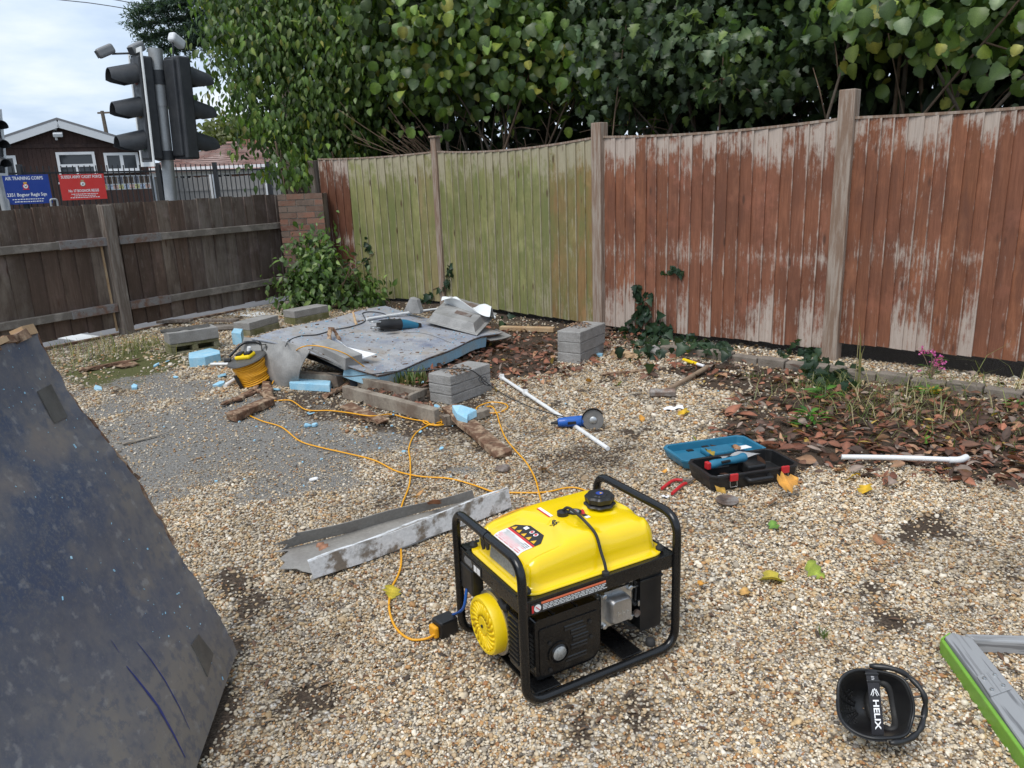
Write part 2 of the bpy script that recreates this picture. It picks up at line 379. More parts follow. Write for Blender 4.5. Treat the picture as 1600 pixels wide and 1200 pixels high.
M['wood_grey'] = pm('dirty_grey_timber', (.3,.26,.21), (.17,.13,.1), .9, 0, 6, .42, .66, .4, 60, .004, (1,1,1), .2, fine=.25)
M['wood_pale'] = pm('pale_sawn_timber', (.42,.28,.16), (.5,.37,.23), .8, 0, 6, .42, .66, .3, 60, .004, (1,1,1), .2)
M['gutter'] = pm('galvanised_gutter', (.38,.375,.36), (.78,.79,.8), .6, .05, 9, .42, .5, .35, 70, .003, fine=.25, extra=[((.24,.2,.16), 11, .52, .62)])
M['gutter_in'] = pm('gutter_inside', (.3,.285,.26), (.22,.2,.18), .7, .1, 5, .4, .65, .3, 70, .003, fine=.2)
M['bluepl'] = pm('teal_blue_plastic', (.02,.15,.25), (.03,.18,.29), .4, 0, 6, .4, .65, .05, 150, .001, fine=.08)
M['bluetool'] = pm('royal_blue_plastic', (.015,.1,.4), None, .35, 0, 6, bmp=.04, fine=.08)
M['redpl'] = pm('red_plastic', (.5,.02,.025), None, .4, 0, 6, bmp=.03, fine=.08)
M['disc'] = pm('abrasive_disc', (.13,.13,.125), (.18,.17,.16), .85, 0, 30, bmp=.4, bscale=300, bdist=.002)
M['rust'] = pm('rusty_iron', (.2,.14,.11), (.32,.3,.28), .65, .5, 14, .45, .62, .4, 90, .003, fine=.3)
M['hickory'] = pm('old_wood_handle', (.22,.15,.095), (.3,.22,.15), .7, 0, 6, bmp=.3, bscale=60)
M['stone'] = pm('grey_stone', (.38,.36,.33), (.26,.25,.23), .9, 0, 9, bmp=.6, bscale=60, bdist=.006)
M['lime'] = pm('lime_green_plastic', (.2,.42,.045), (.15,.33,.04), .4, 0, 5, bmp=.08, bscale=90, bdist=.002, fine=.12)
def m_deck(ang):
    m, t, b = nmat('grey_wood_effect_plastic'); co_ = nn(t, 'ShaderNodeTexCoord').outputs['Object']; vr_ = nn(t, 'ShaderNodeVectorRotate'); vr_.rotation_type = 'Z_AXIS'; L(t, co_, vr_.inputs['Vector']); vr_.inputs['Angle'].default_value = -ang
    mp_ = nn(t, 'ShaderNodeMapping'); L(t, vr_.outputs[0], mp_.inputs[0]); mp_.inputs['Scale'].default_value = (2.2, 50, 50); v = mp_.outputs[0]
    g = noise(t, v, 1.0, 4, .5)
    c = mixc(t, ramp(t, g, .56, .6), (.3,.305,.31), (.16,.162,.167)); c = mixc(t, ramp(t, g, .38, .42, (1,1,1), (0,0,0)), c, (.22,.222,.225))
    L(t, c, b.inputs['Base Color']); b.inputs['Roughness'].default_value = .38; bump(t, b, g, .3, .003); return m
M['strap'] = pm('woven_strap', (.016,.016,.02), None, .85, 0, 5, bmp=.4, bscale=400, bdist=.001)
M['pole'] = pm('galvanised_pole', (.36,.37,.37), (.45,.46,.46), .5, .5, 6, bmp=.05)
M['signal'] = pm('signal_black', (.026,.029,.034), (.04,.043,.047), .55, 0, 9, bmp=.05, fine=.1)
M['whiteboard'] = pm('white_backing', (.72,.74,.74), None, .5, 0, 5, bmp=0, fine=.06)
M['hutwood'] = pm('dark_brown_cladding', (.045,.024,.02), (.065,.038,.03), .75, 0, 3, .4, .65, .3, 25, .01, (5,5,.6), .3, ocol=True, fine=.3)
M['upvc'] = pm('white_upvc', (.74,.75,.76), None, .4, 0, 5, bmp=0, fine=.05)
M['fascia'] = pm('grey_white_fascia', (.62,.64,.66), None, .5, 0, 5, bmp=0, fine=.08)
M['felt'] = pm('roof_felt', (.2,.2,.21), None, .9, 0, 5, bmp=.2)
M['tile'] = None
M['railing'] = pm('black_railing', (.014,.015,.017), None, .5, 0, 5, bmp=0, fine=.05)
M['bluesign'] = pm('blue_sign', (.015,.05,.28), None, .4, 0, 5, bmp=0, fine=.05)
M['redsign'] = pm('red_sign', (.62,.045,.04), None, .4, 0, 5, bmp=0, fine=.05)
M['palewood'] = pm('pale_grey_fence', (.36,.34,.32), (.28,.26,.24), .85, 0, 3, .4, .6, .2, 30, .006, (8,8,1), .2)
M['housebrick'] = pm('far_brick', (.26,.12,.08), (.2,.1,.07), .9, 0, 4, bmp=.2)
M['bark'] = pm('grey_brown_bark', (.1,.075,.055), (.16,.13,.1), .9, 0, 9, bmp=.5, bscale=50, bdist=.006, stretch=(3,3,1))
M['twig'] = pm('brown_twig', (.13,.085,.055), (.19,.13,.085), .85, 0, 14, bmp=.2)
def m_glass():
    m, t, b = nmat('window_glass'); b.inputs['Base Color'].default_value = (.035,.04,.045,1); b.inputs['Roughness'].default_value = .06; b.inputs['Specular IOR Level'].default_value = .6; return m
M['glass'] = m_glass()
def m_leaf(name, src, trans=.35, rough=.42, spec=.45):
    m, t, b = nmat(name)
    a = nn(t, 'ShaderNodeAttribute', attribute_name='lc'); col = a.outputs['Color']
    if src == 'obj': col = mixc(t, 1.0, nn(t, 'ShaderNodeObjectInfo').outputs['Color'], col, 'MULTIPLY')
    g = noise(t, nn(t, 'ShaderNodeTexCoord').outputs['Object'], 25, 4)
    col = mixc(t, 1.0, col, ramp(t, g, .3, .7, (.75,.75,.75), (1.15,1.15,1.15)), 'MULTIPLY')
    L(t, col, b.inputs['Base Color']); b.inputs['Roughness'].default_value = rough; b.inputs['Specular IOR Level'].default_value = spec
    tr = nn(t, 'ShaderNodeBsdfTranslucent'); L(t, mixc(t, 1.0, col, (1.5,1.7,.6), 'MULTIPLY'), tr.inputs['Color']); b.inputs['Sheen Weight'].default_value = 0.0
    mx = nn(t, 'ShaderNodeMixShader'); mx.inputs[0].default_value = trans
    L(t, b.outputs[0], mx.inputs[1]); L(t, tr.outputs[0], mx.inputs[2]); L(t, mx.outputs[0], t.nodes['Material Output'].inputs[0]); return m
M['leaf'] = m_leaf('leaf_by_attribute', 'attr'); M['leafobj'] = m_leaf('leaf_by_object', 'obj')
M['deadleaf'] = m_leaf('dead_leaf', 'attr', .08, .6, .3); M['deadleafobj'] = m_leaf('dead_leaf_single', 'obj', .1, .6, .3)
# ================================================================ GROUND
def m_ground():
    m, t, b = nmat('gravel_yard_ground')
    co = nn(t, 'ShaderNodeTexCoord').outputs['Object']
    vo = nn(t, 'ShaderNodeTexVoronoi'); vo.inputs['Scale'].default_value = 62; L(t, co, vo.inputs['Vector'])
    sp = nn(t, 'ShaderNodeSeparateColor'); L(t, vo.outputs['Color'], sp.inputs[0])
    r = nn(t, 'ShaderNodeValToRGB'); L(t, sp.outputs[0], r.inputs[0]); r.color_ramp.interpolation = 'CONSTANT'
    els = [(0,(.36,.27,.17)),(.16,(.62,.58,.5)),(.36,(.42,.34,.23)),(.5,(.26,.15,.075)),(.62,(.54,.47,.35)),(.78,(.2,.18,.16)),(.86,(.68,.65,.6))]
    r.color_ramp.elements[0].color = (*els[0][1],1); r.color_ramp.elements[1].position = els[1][0]; r.color_ramp.elements[1].color = (*els[1][1],1)
    for p, c in els[2:]:
        e = r.color_ramp.elements.new(p); e.color = (*c, 1)
    c = mixc(t, ramp(t, vo.outputs['Distance'], .45, .75), r.outputs[0], (.11,.085,.06))
    c = mixc(t, ramp(t, noise(t, co, 3.0, 5), .35, .65, (.0,)*3, (.35,)*3), c, (.2,.15,.1))
    so_ = nn(t, 'ShaderNodeAttribute', attribute_name='soil').outputs['Fac']
    asx = nn(t, 'ShaderNodeAttribute', attribute_name='asph').outputs['Fac']
    fineg = noise(t, co, 140, 4, .7)
    soilc = mixc(t, ramp(t, fineg, .35, .7), (.03,.021,.015), (.11,.08,.057))
    gcov = noise(t, co, 55, 3, .6)
    def thr(fac, gn):      # break the mask edge up by grain
        a = nn(t, 'ShaderNodeMath', operation='ADD'); L(t, fac, a.inputs[0]); L(t, gn, a.inputs[1]); return ramp(t, a.outputs[0], .82, 1.02)
    c = mixc(t, thr(so_, gcov), c, soilc)
    aspc = mixc(t, ramp(t, fineg, .35, .68), (.1,.096,.09), (.3,.285,.26))
    c = mixc(t, thr(asx, gcov), c, aspc)
    mossm = nn(t, 'ShaderNodeAttribute', attribute_name='moss').outputs['Fac']
    c = mixc(t, thr(mossm, gcov), c, mixc(t, fineg, (.05,.055,.02), (.13,.13,.05)))
    L(t, c, b.inputs['Base Color']); b.inputs['Roughness'].default_value = .9; b.inputs['Specular IOR Level'].default_value = .2
    mm = nn(t, 'ShaderNodeMath', operation='MULTIPLY'); L(t, vo.outputs['Distance'], mm.inputs[0]); mm.inputs[1].default_value = -1
    bump(t, b, mm.outputs[0], .8, .012); return m
def poly_mask(x, y, poly, soft):
    """soft inside mask of a world polygon (list of Vectors)"""
    P = [(p.x, p.y) for p in poly]; n = len(P); ins = np.zeros(x.shape, bool); dm = np.full(x.shape, 1e9)
    for i in range(n):
        x1, y1 = P[i]; x2, y2 = P[(i+1) % n]
        cnd = ((y1 > y) != (y2 > y)); xx = (x2-x1)*(y-y1)/((y2-y1) if abs(y2-y1) > 1e-9 else 1e-9)+x1
        ins ^= cnd & (x < xx)
        dx, dy = x2-x1, y2-y1; tt = np.clip(((x-x1)*dx+(y-y1)*dy)/(dx*dx+dy*dy), 0, 1)
        dm = np.minimum(dm, np.hypot(x-x1-tt*dx, y-y1-tt*dy))
    sd = np.where(ins, dm, -dm); return np.clip(sd/soft*.5+.5, 0, 1)
def G(*pts): return [gp(*p) for p in pts]
ASPH = [G((196,660),(300,628),(420,640),(470,668),(560,700),(650,738),(610,775),(500,790),(380,800),(262,778),(215,720)), G((150,590),(230,585),(300,600),(240,625),(170,640))]
SOIL = [(G((620,600),(660,520),(790,505),(900,520),(870,580),(770,600),(690,640)), .8), (G((1010,575),(1090,560),(1260,580),(1270,640),(1180,640),(1090,600)), .62),
        (G((1110,670),(1180,620),(1330,600),(1600,630),(1700,700),(1650,760),(1400,735),(1250,735),(1140,700)), .85), (G((430,960),(500,975),(520,1080),(450,1090),(470,1020)), .7),
        (G((340,880),(420,890),(470,940),(390,985),(350,960)), .6), (G((330,1040),(372,1010),(345,1200),(280,1200)), .85), (G((1345,870),(1385,860),(1395,920),(1350,925)), .75),
        (G((1400,810),(1480,800),(1490,835),(1420,840)), .75), (G((1375,965),(1430,970),(1440,1005),(1390,1000)), .75), (G((735,960),(820,1010),(950,1010),(1060,990),(1000,930),(880,900)), .5),
        (G((350,620),(560,600),(760,630),(800,720),(640,690),(450,650)), .45), (G((540,790),(800,745),(900,690),(1010,700),(900,760)), .42), (G((905,1120),(1000,1115),(1010,1150),(920,1155)), .55), (G((1530,855),(1590,850),(1600,900),(1550,910)), .6)]
MOSS = [G((95,560),(240,535),(300,565),(240,590),(120,600))]
def masks(x, y):
    n1 = fbm(x, y, 2.2, 5); n2 = fbm(x, y, 5.5, 31)
    a = np.zeros_like(x)
    for p in ASPH: a = np.maximum(a, poly_mask(x, y, p, .35))
    a = np.clip(a*1.0+(n1-.5)*1.9-.12, 0, .9)*(a > .02)
    s = np.clip((n2-.58)*3.5, 0, .75)*.8*np.clip((y-1.6)/2, .35, 1)
    for p, k in SOIL: q = poly_mask(x, y, p, .12); s = np.maximum(s, np.clip(q*1.15+(n2-.5)*2.0-.1, 0, 1)*min(k*1.2, .97)*(q > .02))
    # trampled earth between yard and fence
    fl = np.clip((y-(7.1-.93*x))/.9, 0, 1)*np.clip((1.9-x)/.6, 0, 1); s = np.maximum(s, fl*(.4+n2*.55))
    s = np.maximum(s, np.clip((y-(8.28-.96*x))/.1, 0, 1)*.98)
    mo = np.zeros_like(x)
    for p in MOSS: q = poly_mask(x, y, p, .3); mo = np.maximum(mo, np.clip(q+(n2-.5)*1.4, 0, 1)*(q > .02)*.8)
    return a, s, mo
def hgt(x, y): return (fbm(x, y, 1.1, 77)-.5)*.03*np.clip((y-1.0)/3, .25, 1)
def gz(x, y): return float(hgt(np.array([x]), np.array([y]))[0])
# large ground sheet far below everything else (reaches the horizon)
mb = MB(); mb.grid(lambda u, v: (-600+1200*u, -60+1200*v, -.06), 12, 12)
tag(obj('ground', mb, pm('far_ground', (.16,.15,.12), (.1,.11,.07), .95, 0, .2, bmp=0)), kind='structure')
# the yard itself, a 5 cm grid with painted-in soil / tarmac masks
LP = Vector((-4.1, 8.07, 0)); LDIR = Vector((1.2, 1.93, 0)).normalized(); LN = Vector((-LDIR.y, LDIR.x, 0))   # left fence line and its normal (to the street)
XS = np.arange(-6.2, 5.4, .05); YS = np.arange(.3, 11.2, .05)
gx, gy = np.meshgrid(XS, YS); gxr, gyr = gx.ravel(), gy.ravel()
ms = masks(gxr, gyr)
V = np.stack([gxr, gyr, hgt(gxr, gyr)], 1)
nx = len(XS); idx = np.arange(len(V)).reshape(gx.shape)
F = np.stack([idx[:-1,:-1], idx[:-1,1:], idx[1:,1:], idx[1:,:-1]], -1).reshape(-1, 4)
cen = V[F].mean(1); side = (cen[:,0]-LP.x)*LN.x+(cen[:,1]-LP.y)*LN.y
F = F[side < .1]
me = npmesh('gravel_yard', V, F, m_ground(), None, True, extra={'asph': ms[0], 'soil': ms[1], 'moss': ms[2]})
yard = link_mesh('gravel_yard', me); tag(yard, kind='structure')

# loose pebbles: real stones instanced on points
def pebble(i):
    r = random.Random(100+i); bm = bmesh.new(); bmesh.ops.create_icosphere(bm, subdivisions=1 if i > 2 else 2, radius=.5)
    sx, sy, sz = 1.0, r.uniform(.62, .9), r.uniform(.4, .62); ph = [r.uniform(0, 6) for _ in range(6)]
    for v in bm.verts:
        k = 1+.16*math.sin(v.co.x*5+ph[0])+.14*math.sin(v.co.y*6+ph[1])+.1*math.sin(v.co.z*7+ph[2]); v.co = Vector((v.co.x*sx*k, v.co.y*sy*k, v.co.z*sz*k))
    me = bpy.data.meshes.new('pebble'); bm.to_mesh(me); bm.free(); me.polygons.foreach_set('use_smooth', [True]*len(me.polygons)); return me
def m_pebble():
    m, t, b = nmat('pebble_stone'); a = nn(t, 'ShaderNodeAttribute', attribute_name='pcol'); a.attribute_type = 'INSTANCER'
    g = noise(t, ocoord(t), 3.5, 4)
    c = mixc(t, 1.0, a.outputs['Color'], ramp(t, g, .3, .7, (.72,.72,.72), (1.1,1.1,1.1)), 'MULTIPLY'); L(t, c, b.inputs['Base Color'])
    b.inputs['Roughness'].default_value = .62; b.inputs['Specular IOR Level'].default_value = .35; return m
pebmat = m_pebble(); pcol = bpy.data.collections.new('pebble_kinds')
for i in range(7):
    me = pebble(i); me.materials.append(pebmat); pcol.objects.link(bpy.data.objects.new('pebble_kind', me))
PAL = np.array([(.70,.67,.61),(.78,.75,.7),(.60,.53,.42),(.50,.38,.23),(.44,.26,.12),(.33,.17,.085),(.40,.36,.31),(.24,.22,.21),(.12,.11,.1),(.62,.57,.49),(.55,.43,.29),(.36,.27,.18)])
PW = np.array([.13,.055,.17,.115,.06,.035,.12,.07,.04,.12,.09,.06]); PW /= PW.sum()
pts = []; scl = []; lay = []
def strip(y0, y1, s, k, layers=1):
    for l in range(layers):
        ys = np.arange(y0, y1, s); xm = max(.72*y1+.35, 1.4)
        xs = np.arange(-xm, xm, s); X, Y = np.meshgrid(xs, ys); X = X.ravel()+nrs.uniform(-.5,.5,X.size)*s*1.1; Y = Y.ravel()+nrs.uniform(-.5,.5,Y.size)*s*1.1
        keep = (np.abs(X) < .7*Y+.35); X, Y = X[keep], Y[keep]
        pts.append(np.stack([X, Y, hgt(X, Y)+(.003 if l == 0 else .008)*nrs.uniform(.3,1.2,X.size)*(s/.0105)], 1)); scl.append(s*k*nrs.lognormal(-.03, .34, X.size)); lay.append(np.full(X.size, l))
strip(1.15, 2.3, .0089, 1.1, 2); strip(2.3, 4.0, .0112, 1.1, 2); strip(4.0, 6.2, .0175, 1.05, 1); strip(6.2, 9.5, .028, .85, 1)
P = np.concatenate(pts); S = np.concatenate(scl); LY = np.concatenate(lay)
a, s, mo = masks(P[:,0], P[:,1])
cov = (1-np.clip(a*.95, 0, .6))*(1-np.clip(s*1.05, 0, .95))**1.6*(1-np.clip(mo, 0, .8))
big = fbm(P[:,0], P[:,1], 3.0, 91)
cov *= np.where(LY == 1, np.clip((big-.3)*2.2, .15, .9), 1.0)
nl = np.array([LN.x, LN.y]); behind = ((P[:,:2]-np.array([LP.x, LP.y]))@nl) > -.05
keep = (nrs.rand(len(P)) < cov) & ~behind
fy = P[:,1]-(8.35-.93*P[:,0]); keep &= fy < -.05
P, S, a, s = P[keep], S[keep], a[keep], s[keep]
col = PAL[nrs.choice(len(PAL), len(P), p=PW)]*nrs.uniform(.85, 1.2, (len(P), 1))*np.array((1.15,1.07,.94))
dirt = np.clip(fbm(P[:,0], P[:,1], 1.7, 15)*1.9-.65, 0, 1)*.7+np.clip(fbm(P[:,0], P[:,1], 9, 19)*2-.8, 0, 1)*.35+s*.45+np.clip((P[:,1]-2.4)/3, 0, .35)*np.clip((1.2-P[:,0])/1.5, 0, 1)
col = col*(1-dirt[:,None]*.55)+np.array((.2,.15,.1))*dirt[:,None]*.3
S = np.where(a > .4, S*.62, S)
N = len(P)
me = bpy.data.meshes.new('gravel_pebbles'); me.vertices.add(N); me.vertices.foreach_set('co', P.astype(np.float32).ravel())
A = me.attributes.new('pcol', 'FLOAT_COLOR', 'POINT'); c4 = np.ones((N,4), np.float32); c4[:,:3] = col; A.data.foreach_set('color', c4.ravel())
A = me.attributes.new('psc', 'FLOAT', 'POINT'); A.data.foreach_set('value', S.astype(np.float32))
rot = np.stack([nrs.normal(0,.35,N), nrs.normal(0,.35,N), nrs.uniform(0,6.28,N)], 1).astype(np.float32)
A = me.attributes.new('prot', 'FLOAT_VECTOR', 'POINT'); A.data.foreach_set('vector', rot.ravel())
A = me.attributes.new('pid', 'INT', 'POINT'); A.data.foreach_set('value', nrs.randint(0, 7, N).astype(np.int32))
gravel = link_mesh('gravel_pebbles', me); tag(gravel, 'loose rounded multicoloured gravel covering the yard', 'gravel', kind='stuff')
ng = bpy.data.node_groups.new('scatter_pebbles', 'GeometryNodeTree')
ng.interface.new_socket('Geometry', in_out='INPUT', socket_type='NodeSocketGeometry'); ng.interface.new_socket('Geometry', in_out='OUTPUT', socket_type='NodeSocketGeometry')
gi = ng.nodes.new('NodeGroupInput'); go = ng.nodes.new('NodeGroupOutput'); ip = ng.nodes.new('GeometryNodeInstanceOnPoints'); ci = ng.nodes.new('GeometryNodeCollectionInfo')
mtp = ng.nodes.new('GeometryNodeMeshToPoints')
ci.inputs['Collection'].default_value = pcol; ci.inputs['Separate Children'].default_value = True; ci.inputs['Reset Children'].default_value = True
def nattr(nm, ty):
    n = ng.nodes.new('GeometryNodeInputNamedAttribute'); n.data_type = ty; n.inputs['Name'].default_value = nm; return n.outputs['Attribute']
e2r = ng.nodes.new('FunctionNodeEulerToRotation')
ng.links.new(gi.outputs[0], mtp.inputs['Mesh']); ng.links.new(mtp.outputs[0], ip.inputs['Points']); ng.links.new(ci.outputs[0], ip.inputs['Instance']); ip.inputs['Pick Instance'].default_value = True
ng.links.new(nattr('pid', 'INT'), ip.inputs['Instance Index']); ng.links.new(nattr('prot', 'FLOAT_VECTOR'), e2r.inputs[0]); ng.links.new(e2r.outputs[0], ip.inputs['Rotation'])
ng.links.new(nattr('psc', 'FLOAT'), ip.inputs['Scale']); ng.links.new(ip.outputs[0], go.inputs[0])
md = gravel.modifiers.new('scatter', 'NODES'); md.node_group = ng
print('pebbles', N)

# street behind the left fence
mb = MB(); o0 = LP+LN*.12
q = [o0-LDIR*12, o0+LDIR*14, o0+LDIR*14+LN*2.2, o0-LDIR*12+LN*2.2]; mb.add([p+Vector((0,0,-.004)) for p in q], [(0,1,2,3)])
tag(obj('pavement', mb, pm('pavement_tarmac', (.2,.2,.21), (.16,.16,.17), .85, 0, 3, bmp=.2)), kind='structure')
q = [o0-LDIR*40+LN*2.2, o0+LDIR*60+LN*2.2, o0+LDIR*60+LN*9.5, o0-LDIR*40+LN*9.5]; mb = MB(); mb.add([p+Vector((0,0,-.03)) for p in q], [(0,1,2,3)])
tag(obj('road', mb, pm('road_asphalt', (.055,.055,.058), (.075,.075,.078), .85, 0, 2, bmp=.2)), kind='structure')
for (px, py, ll, ww) in ((392,490,.28,.14),(124,527,.2,.12)):
    p = gp(px, py); mb = MB(); mb.prism([(-ll,-ww),(ll,-ww),(ll,ww),(-ll,ww)], -.003, .002, T(p) @ rotz(math.atan2(LN.y, LN.x)))
    tag(obj('painted_marking', mb, M['whiteboard'], yard), kind=None)

# ================================================================ LEFT FENCE
def board_mesh(name, wd, h, t0, t1, mat, top_skew=0):
    """feather-edge board: thick on its left edge, thin on its right, origin at bottom centre, face towards -Y"""
    mb = MB(); x = wd/2
    sec = [(-x, 0), (x, 0), (x, -t1), (-x, -t0)]
    vs = [(a, b, 0) for a, b in sec]+[(a, b, h) for a, b in sec]
    mb.add(vs, [(0,1,2,3)[::-1], (4,5,6,7), (0,3,7,4), (3,2,6,7), (2,1,5,6), (1,0,4,5)]); return mesh_of(name, mb, mat)
lf = thing('closeboard_fence', 'low weathered dark brown closeboard fence beside the road', 'fence', LP)
FA = math.atan2(LDIR.y, LDIR.x)
def LF(k, off=0, z=0): return LDIR*k - LN*off + Vector((0,0,z))      # local to lf; off>0 towards the yard
bms = [board_mesh('board', .2, 1.26, .03, .008, M['dark_board']) for _ in range(1)]
k = -3.2; i = 0
while k < 2.42:
    wd = rnd.uniform(.15, .185); 
    z0 = .085+rnd.uniform(-.012,.012); hh = 1.36-z0+rnd.uniform(-.012,.008)+(-.015 if k < 0 else 0)
    mt = Matrix.Translation(LF(k+wd/2, 0, z0)) @ rotz(FA) @ Matrix.Rotation(R(rnd.uniform(-.5,.5)), 4, 'Y') @ Matrix.Diagonal((wd*1.12/.2, 1, hh/1.26, 1))
    v = rnd.uniform(.7, 1.25); u = rnd.random()
    col = (.18*v, .125*v, .098*v) if u < .55 else (.22*v, .178*v, .145*v)
    if k > .9: col = tuple(c*.65+.05*v for c in col)
    link_mesh('board', bms[0], lf, mt, col); k += wd
for z in (.98, .30):
    for (a, b) in ((-3.2, -.06), (.06, 2.42)):
        mb = MB(); mb.beam(LF(a, .05, z), LF(b, .05, z), .06, .075); obj('rail', mb, M['rail'], lf, bevel=.006)
    for sgn in (-1, 1):
        mb = MB(); mb.beam(LF(sgn*.07, .053, z), LF(sgn*.55, .053, z), .072, .085); br = obj('bracket', mb, M['bracket'], lf, bevel=.004)
        for q in (.14, .24, .44, .52):
            mb = MB(); mb.lathe([(.006,0),(.005,.003),(0,.004)], 6, Matrix.Translation(LF(sgn*q, .089, z+.015)) @ rotz(FA) @ Matrix.Rotation(R(90),4,'X')); obj('nail', mb, M['rust'], br)
mb = MB(); mb.beam(LF(0, .055, -.1), LF(-.02, .055, 1.34), .115, .115, up=LN); obj('post', mb, M['greypost'], lf, bevel=.006)
mb = MB(); mb.beam(LF(-2.9, .055, -.1), LF(-2.9, .055, 1.3), .115, .115, up=LN); obj('post', mb, M['greypost'], lf, bevel=.006)
mb = MB(); mb.beam(LF(-.085, .02, .05), LF(-.1, .02, .95), .02, .012, up=LN); obj('split_batten', mb, M['wood_pale'], lf)
mb = MB(); mb.beam(LP+LF(-3.2, -.01, .0), LP+LF(1.6, -.01, .0), .05, .05)
tag(obj('timber_edging', mb, M['wood_rot'], bevel=.006), 'thin brown timber edging along the foot of the low dark fence', 'edging')

# ================================================================ BRICK PILLAR (corner)
BP = gp(452, 474); bw = thing('brick_pillar', 'short red brick pillar where the two fences meet', 'pillar', (BP.x, BP.y, 0), R(2))
BWX, BWY, BH = .56, .33, 1.38
mb = MB(); mb.box((BWX/2, BWY/2, BH/2-.01), (BWX-.016, BWY-.016, BH-.03)); obj('mortar_core', mb, M['mortar'], bw)
bm_s = MB(); bm_s.box((.1075,.051,.0325), (.215,.102,.065)); me_s = mesh_of('brick', bm_s, M['brick'])
bm_h = MB(); bm_h.box((.051,.051,.0325), (.102,.102,.065)); me_h = mesh_of('brick', bm_h, M['brick'])
for r_ in range(18):
    z = .01+r_*.0755; 
    def bcol():
        v = rnd.uniform(.75, 1.2); c = rnd.choice([(.2,.09,.065),(.17,.1,.075),(.24,.12,.085),(.18,.135,.11),(.15,.11,.09)]); return tuple(q*v for q in c)
    row = [(0,1),(.225,1),(.45,0)] if r_ % 2 == 0 else [(0,0),(.112,1),(.337,1)]
    for (x, full) in row:
        link_mesh('brick', me_s if full else me_h, bw, T(x, rnd.uniform(-.003,.002), z), bcol())
    for (y, full) in ([(.112,1)] if r_ % 2 == 0 else [(.112,0),(.224,0)]):       # left return face
        link_mesh('brick', me_s if full else me_h, bw, T(.102+rnd.uniform(-.002,.003), y, z) @ rotz(R(90)), bcol())

# ================================================================ RIGHT FENCE PANELS
FP = [Vector((-2.4, 10.3, 0)), Vector((-.77, 9.3, 0)), Vector((.88, 7.25, 0)), Vector((2.5, 5.82, 0)), Vector((4.06, 4.3, 0))]
RB = board_mesh('board', .12, 1.72, .006, .022, M['red_board']); GB = board_mesh('board', .12, 1.72, .006, .022, M['green_board'])
def redc():
    v = rnd.uniform(.88, 1.12); a = rnd.random(); return ((.255+.03*a)*v, (.108+.01*a)*v, (.065-.002*a)*v)
def greenc(k):
    v = rnd.uniform(.85, 1.14); a = rnd.random()*.05; return ((.25+.06*k+a)*v, (.255-.03*k+a*.6)*v, (.1+.02*k+a*.6)*v)
def panel(i, label, n, style, z0, z1, dip):
    a, b = FP[i], FP[i+1]; d = (b-a); ln = d.length; d.normalize(); an = math.atan2(d.y, d.x)
    t = thing('boarded_fence', label, 'fence panel', a, an, 'tall boarded fence panels along the yard')
    x0, x1 = .055, ln-.055; wd = (x1-x0)/n
    for k in range(n):
        u = (k+.5)/n; x = x0+(k+.5)*wd
        zb = .035+z0*(1-u)+z1*u+rnd.uniform(-.006,.006); zt = 1.765-dip*4*u*(1-u)+rnd.uniform(-.002,.002)
        st = style(k, n)
        link_mesh('board', RB if st[0] == 'r' else GB, t, T(x, -.012+rnd.uniform(-.002,.002), zb) @ Matrix.Rotation(R(rnd.uniform(-.25,.25)),4,'Y') @ Matrix.Diagonal((wd*1.17/.12, 1, (zt-zb)/1.72, 1)), st[1])
    # capping strip following the dip, three back rails, end battens
    cp = [Vector((x0+(x1-x0)*q/14, -.012, 1.772-dip*4*(q/14)*(1-q/14))) for q in range(15)]
    mb = MB(); W_ = .045
    vs = []
    for p in cp: vs += [p+Vector((0,-W_/2,-.006)), p+Vector((0,W_/2,-.006)), p+Vector((0,W_/2,.012)), p+Vector((0,-W_/2,.012))]
    fs = [(0,1,2,3), tuple(len(vs)-4+q for q in (3,2,1,0))]
    for q in range(14):
        for e_ in range(4): fs.append((q*4+e_, q*4+4+e_, q*4+4+(e_+1)%4, q*4+(e_+1)%4))
    mb.add(vs, fs); obj('capping_strip', mb, M['post'], t)
    for z in (.25, .9, 1.55):
        mb = MB(); mb.box(((x0+x1)/2, .016, z), (x1-x0, .03, .045)); obj('back_rail', mb, M['greypost'], t)
    return t
panel(0, 'green algae-covered fence panel beside the brick pillar, dark red at its left end', 15, lambda k, n: ('r', tuple(c*.55 for c in redc())) if k < 4 else ('g', greenc(.5 if k > 12 else 0)), 0, 0, .02)
panel(1, 'green algae-covered fence panel with a brownish right end, between two grey posts', 20, lambda k, n: ('g', greenc(0)) if k < 15 else ('g', (.3*rnd.uniform(.85,1.1), .2*rnd.uniform(.9,1.05), .085)), 0, .03, .045)
panel(2, 'bleached red brown fence panel with ivy at its foot', 19, lambda k, n: ('r', redc()), .03, .04, .03)
panel(3, 'rightmost red brown fence panel with a dark gap below', 23, lambda k, n: ('r', redc()), .10, .13, .02)
def fpost(i, label, h, wd, mat, lean=0, cap=False, off=.0):
    a = FP[i]; d = (FP[min(i+1,4)]-FP[max(i-1,0)]); an = math.atan2(d.y, d.x)
    t = thing('fence_post', label, 'fence post', a, an, 'posts of the tall fence')
    mb = MB(); mb.beam((0, -.012-off, -.15), (lean, -.012-off, h), wd, wd, up=(0,1,0)); obj('shaft', mb, mat, t, bevel=.006)
    if cap: mb = MB(); mb.box((lean, -.012-off, h+.011), (wd*1.35, wd*1.35, .022)); obj('post_cap', mb, mat, t, bevel=.005)
    return t
fpost(0, 'grey post at the corner beside the brick pillar', 1.76, .095, M['greypost'], -.06)
fpost(1, 'narrow pale capped post between the two green panels', 1.93, .085, M['post'], 0, True)
fpost(2, 'thick post between the green and the red fence panels', 1.9, .11, M['post'])
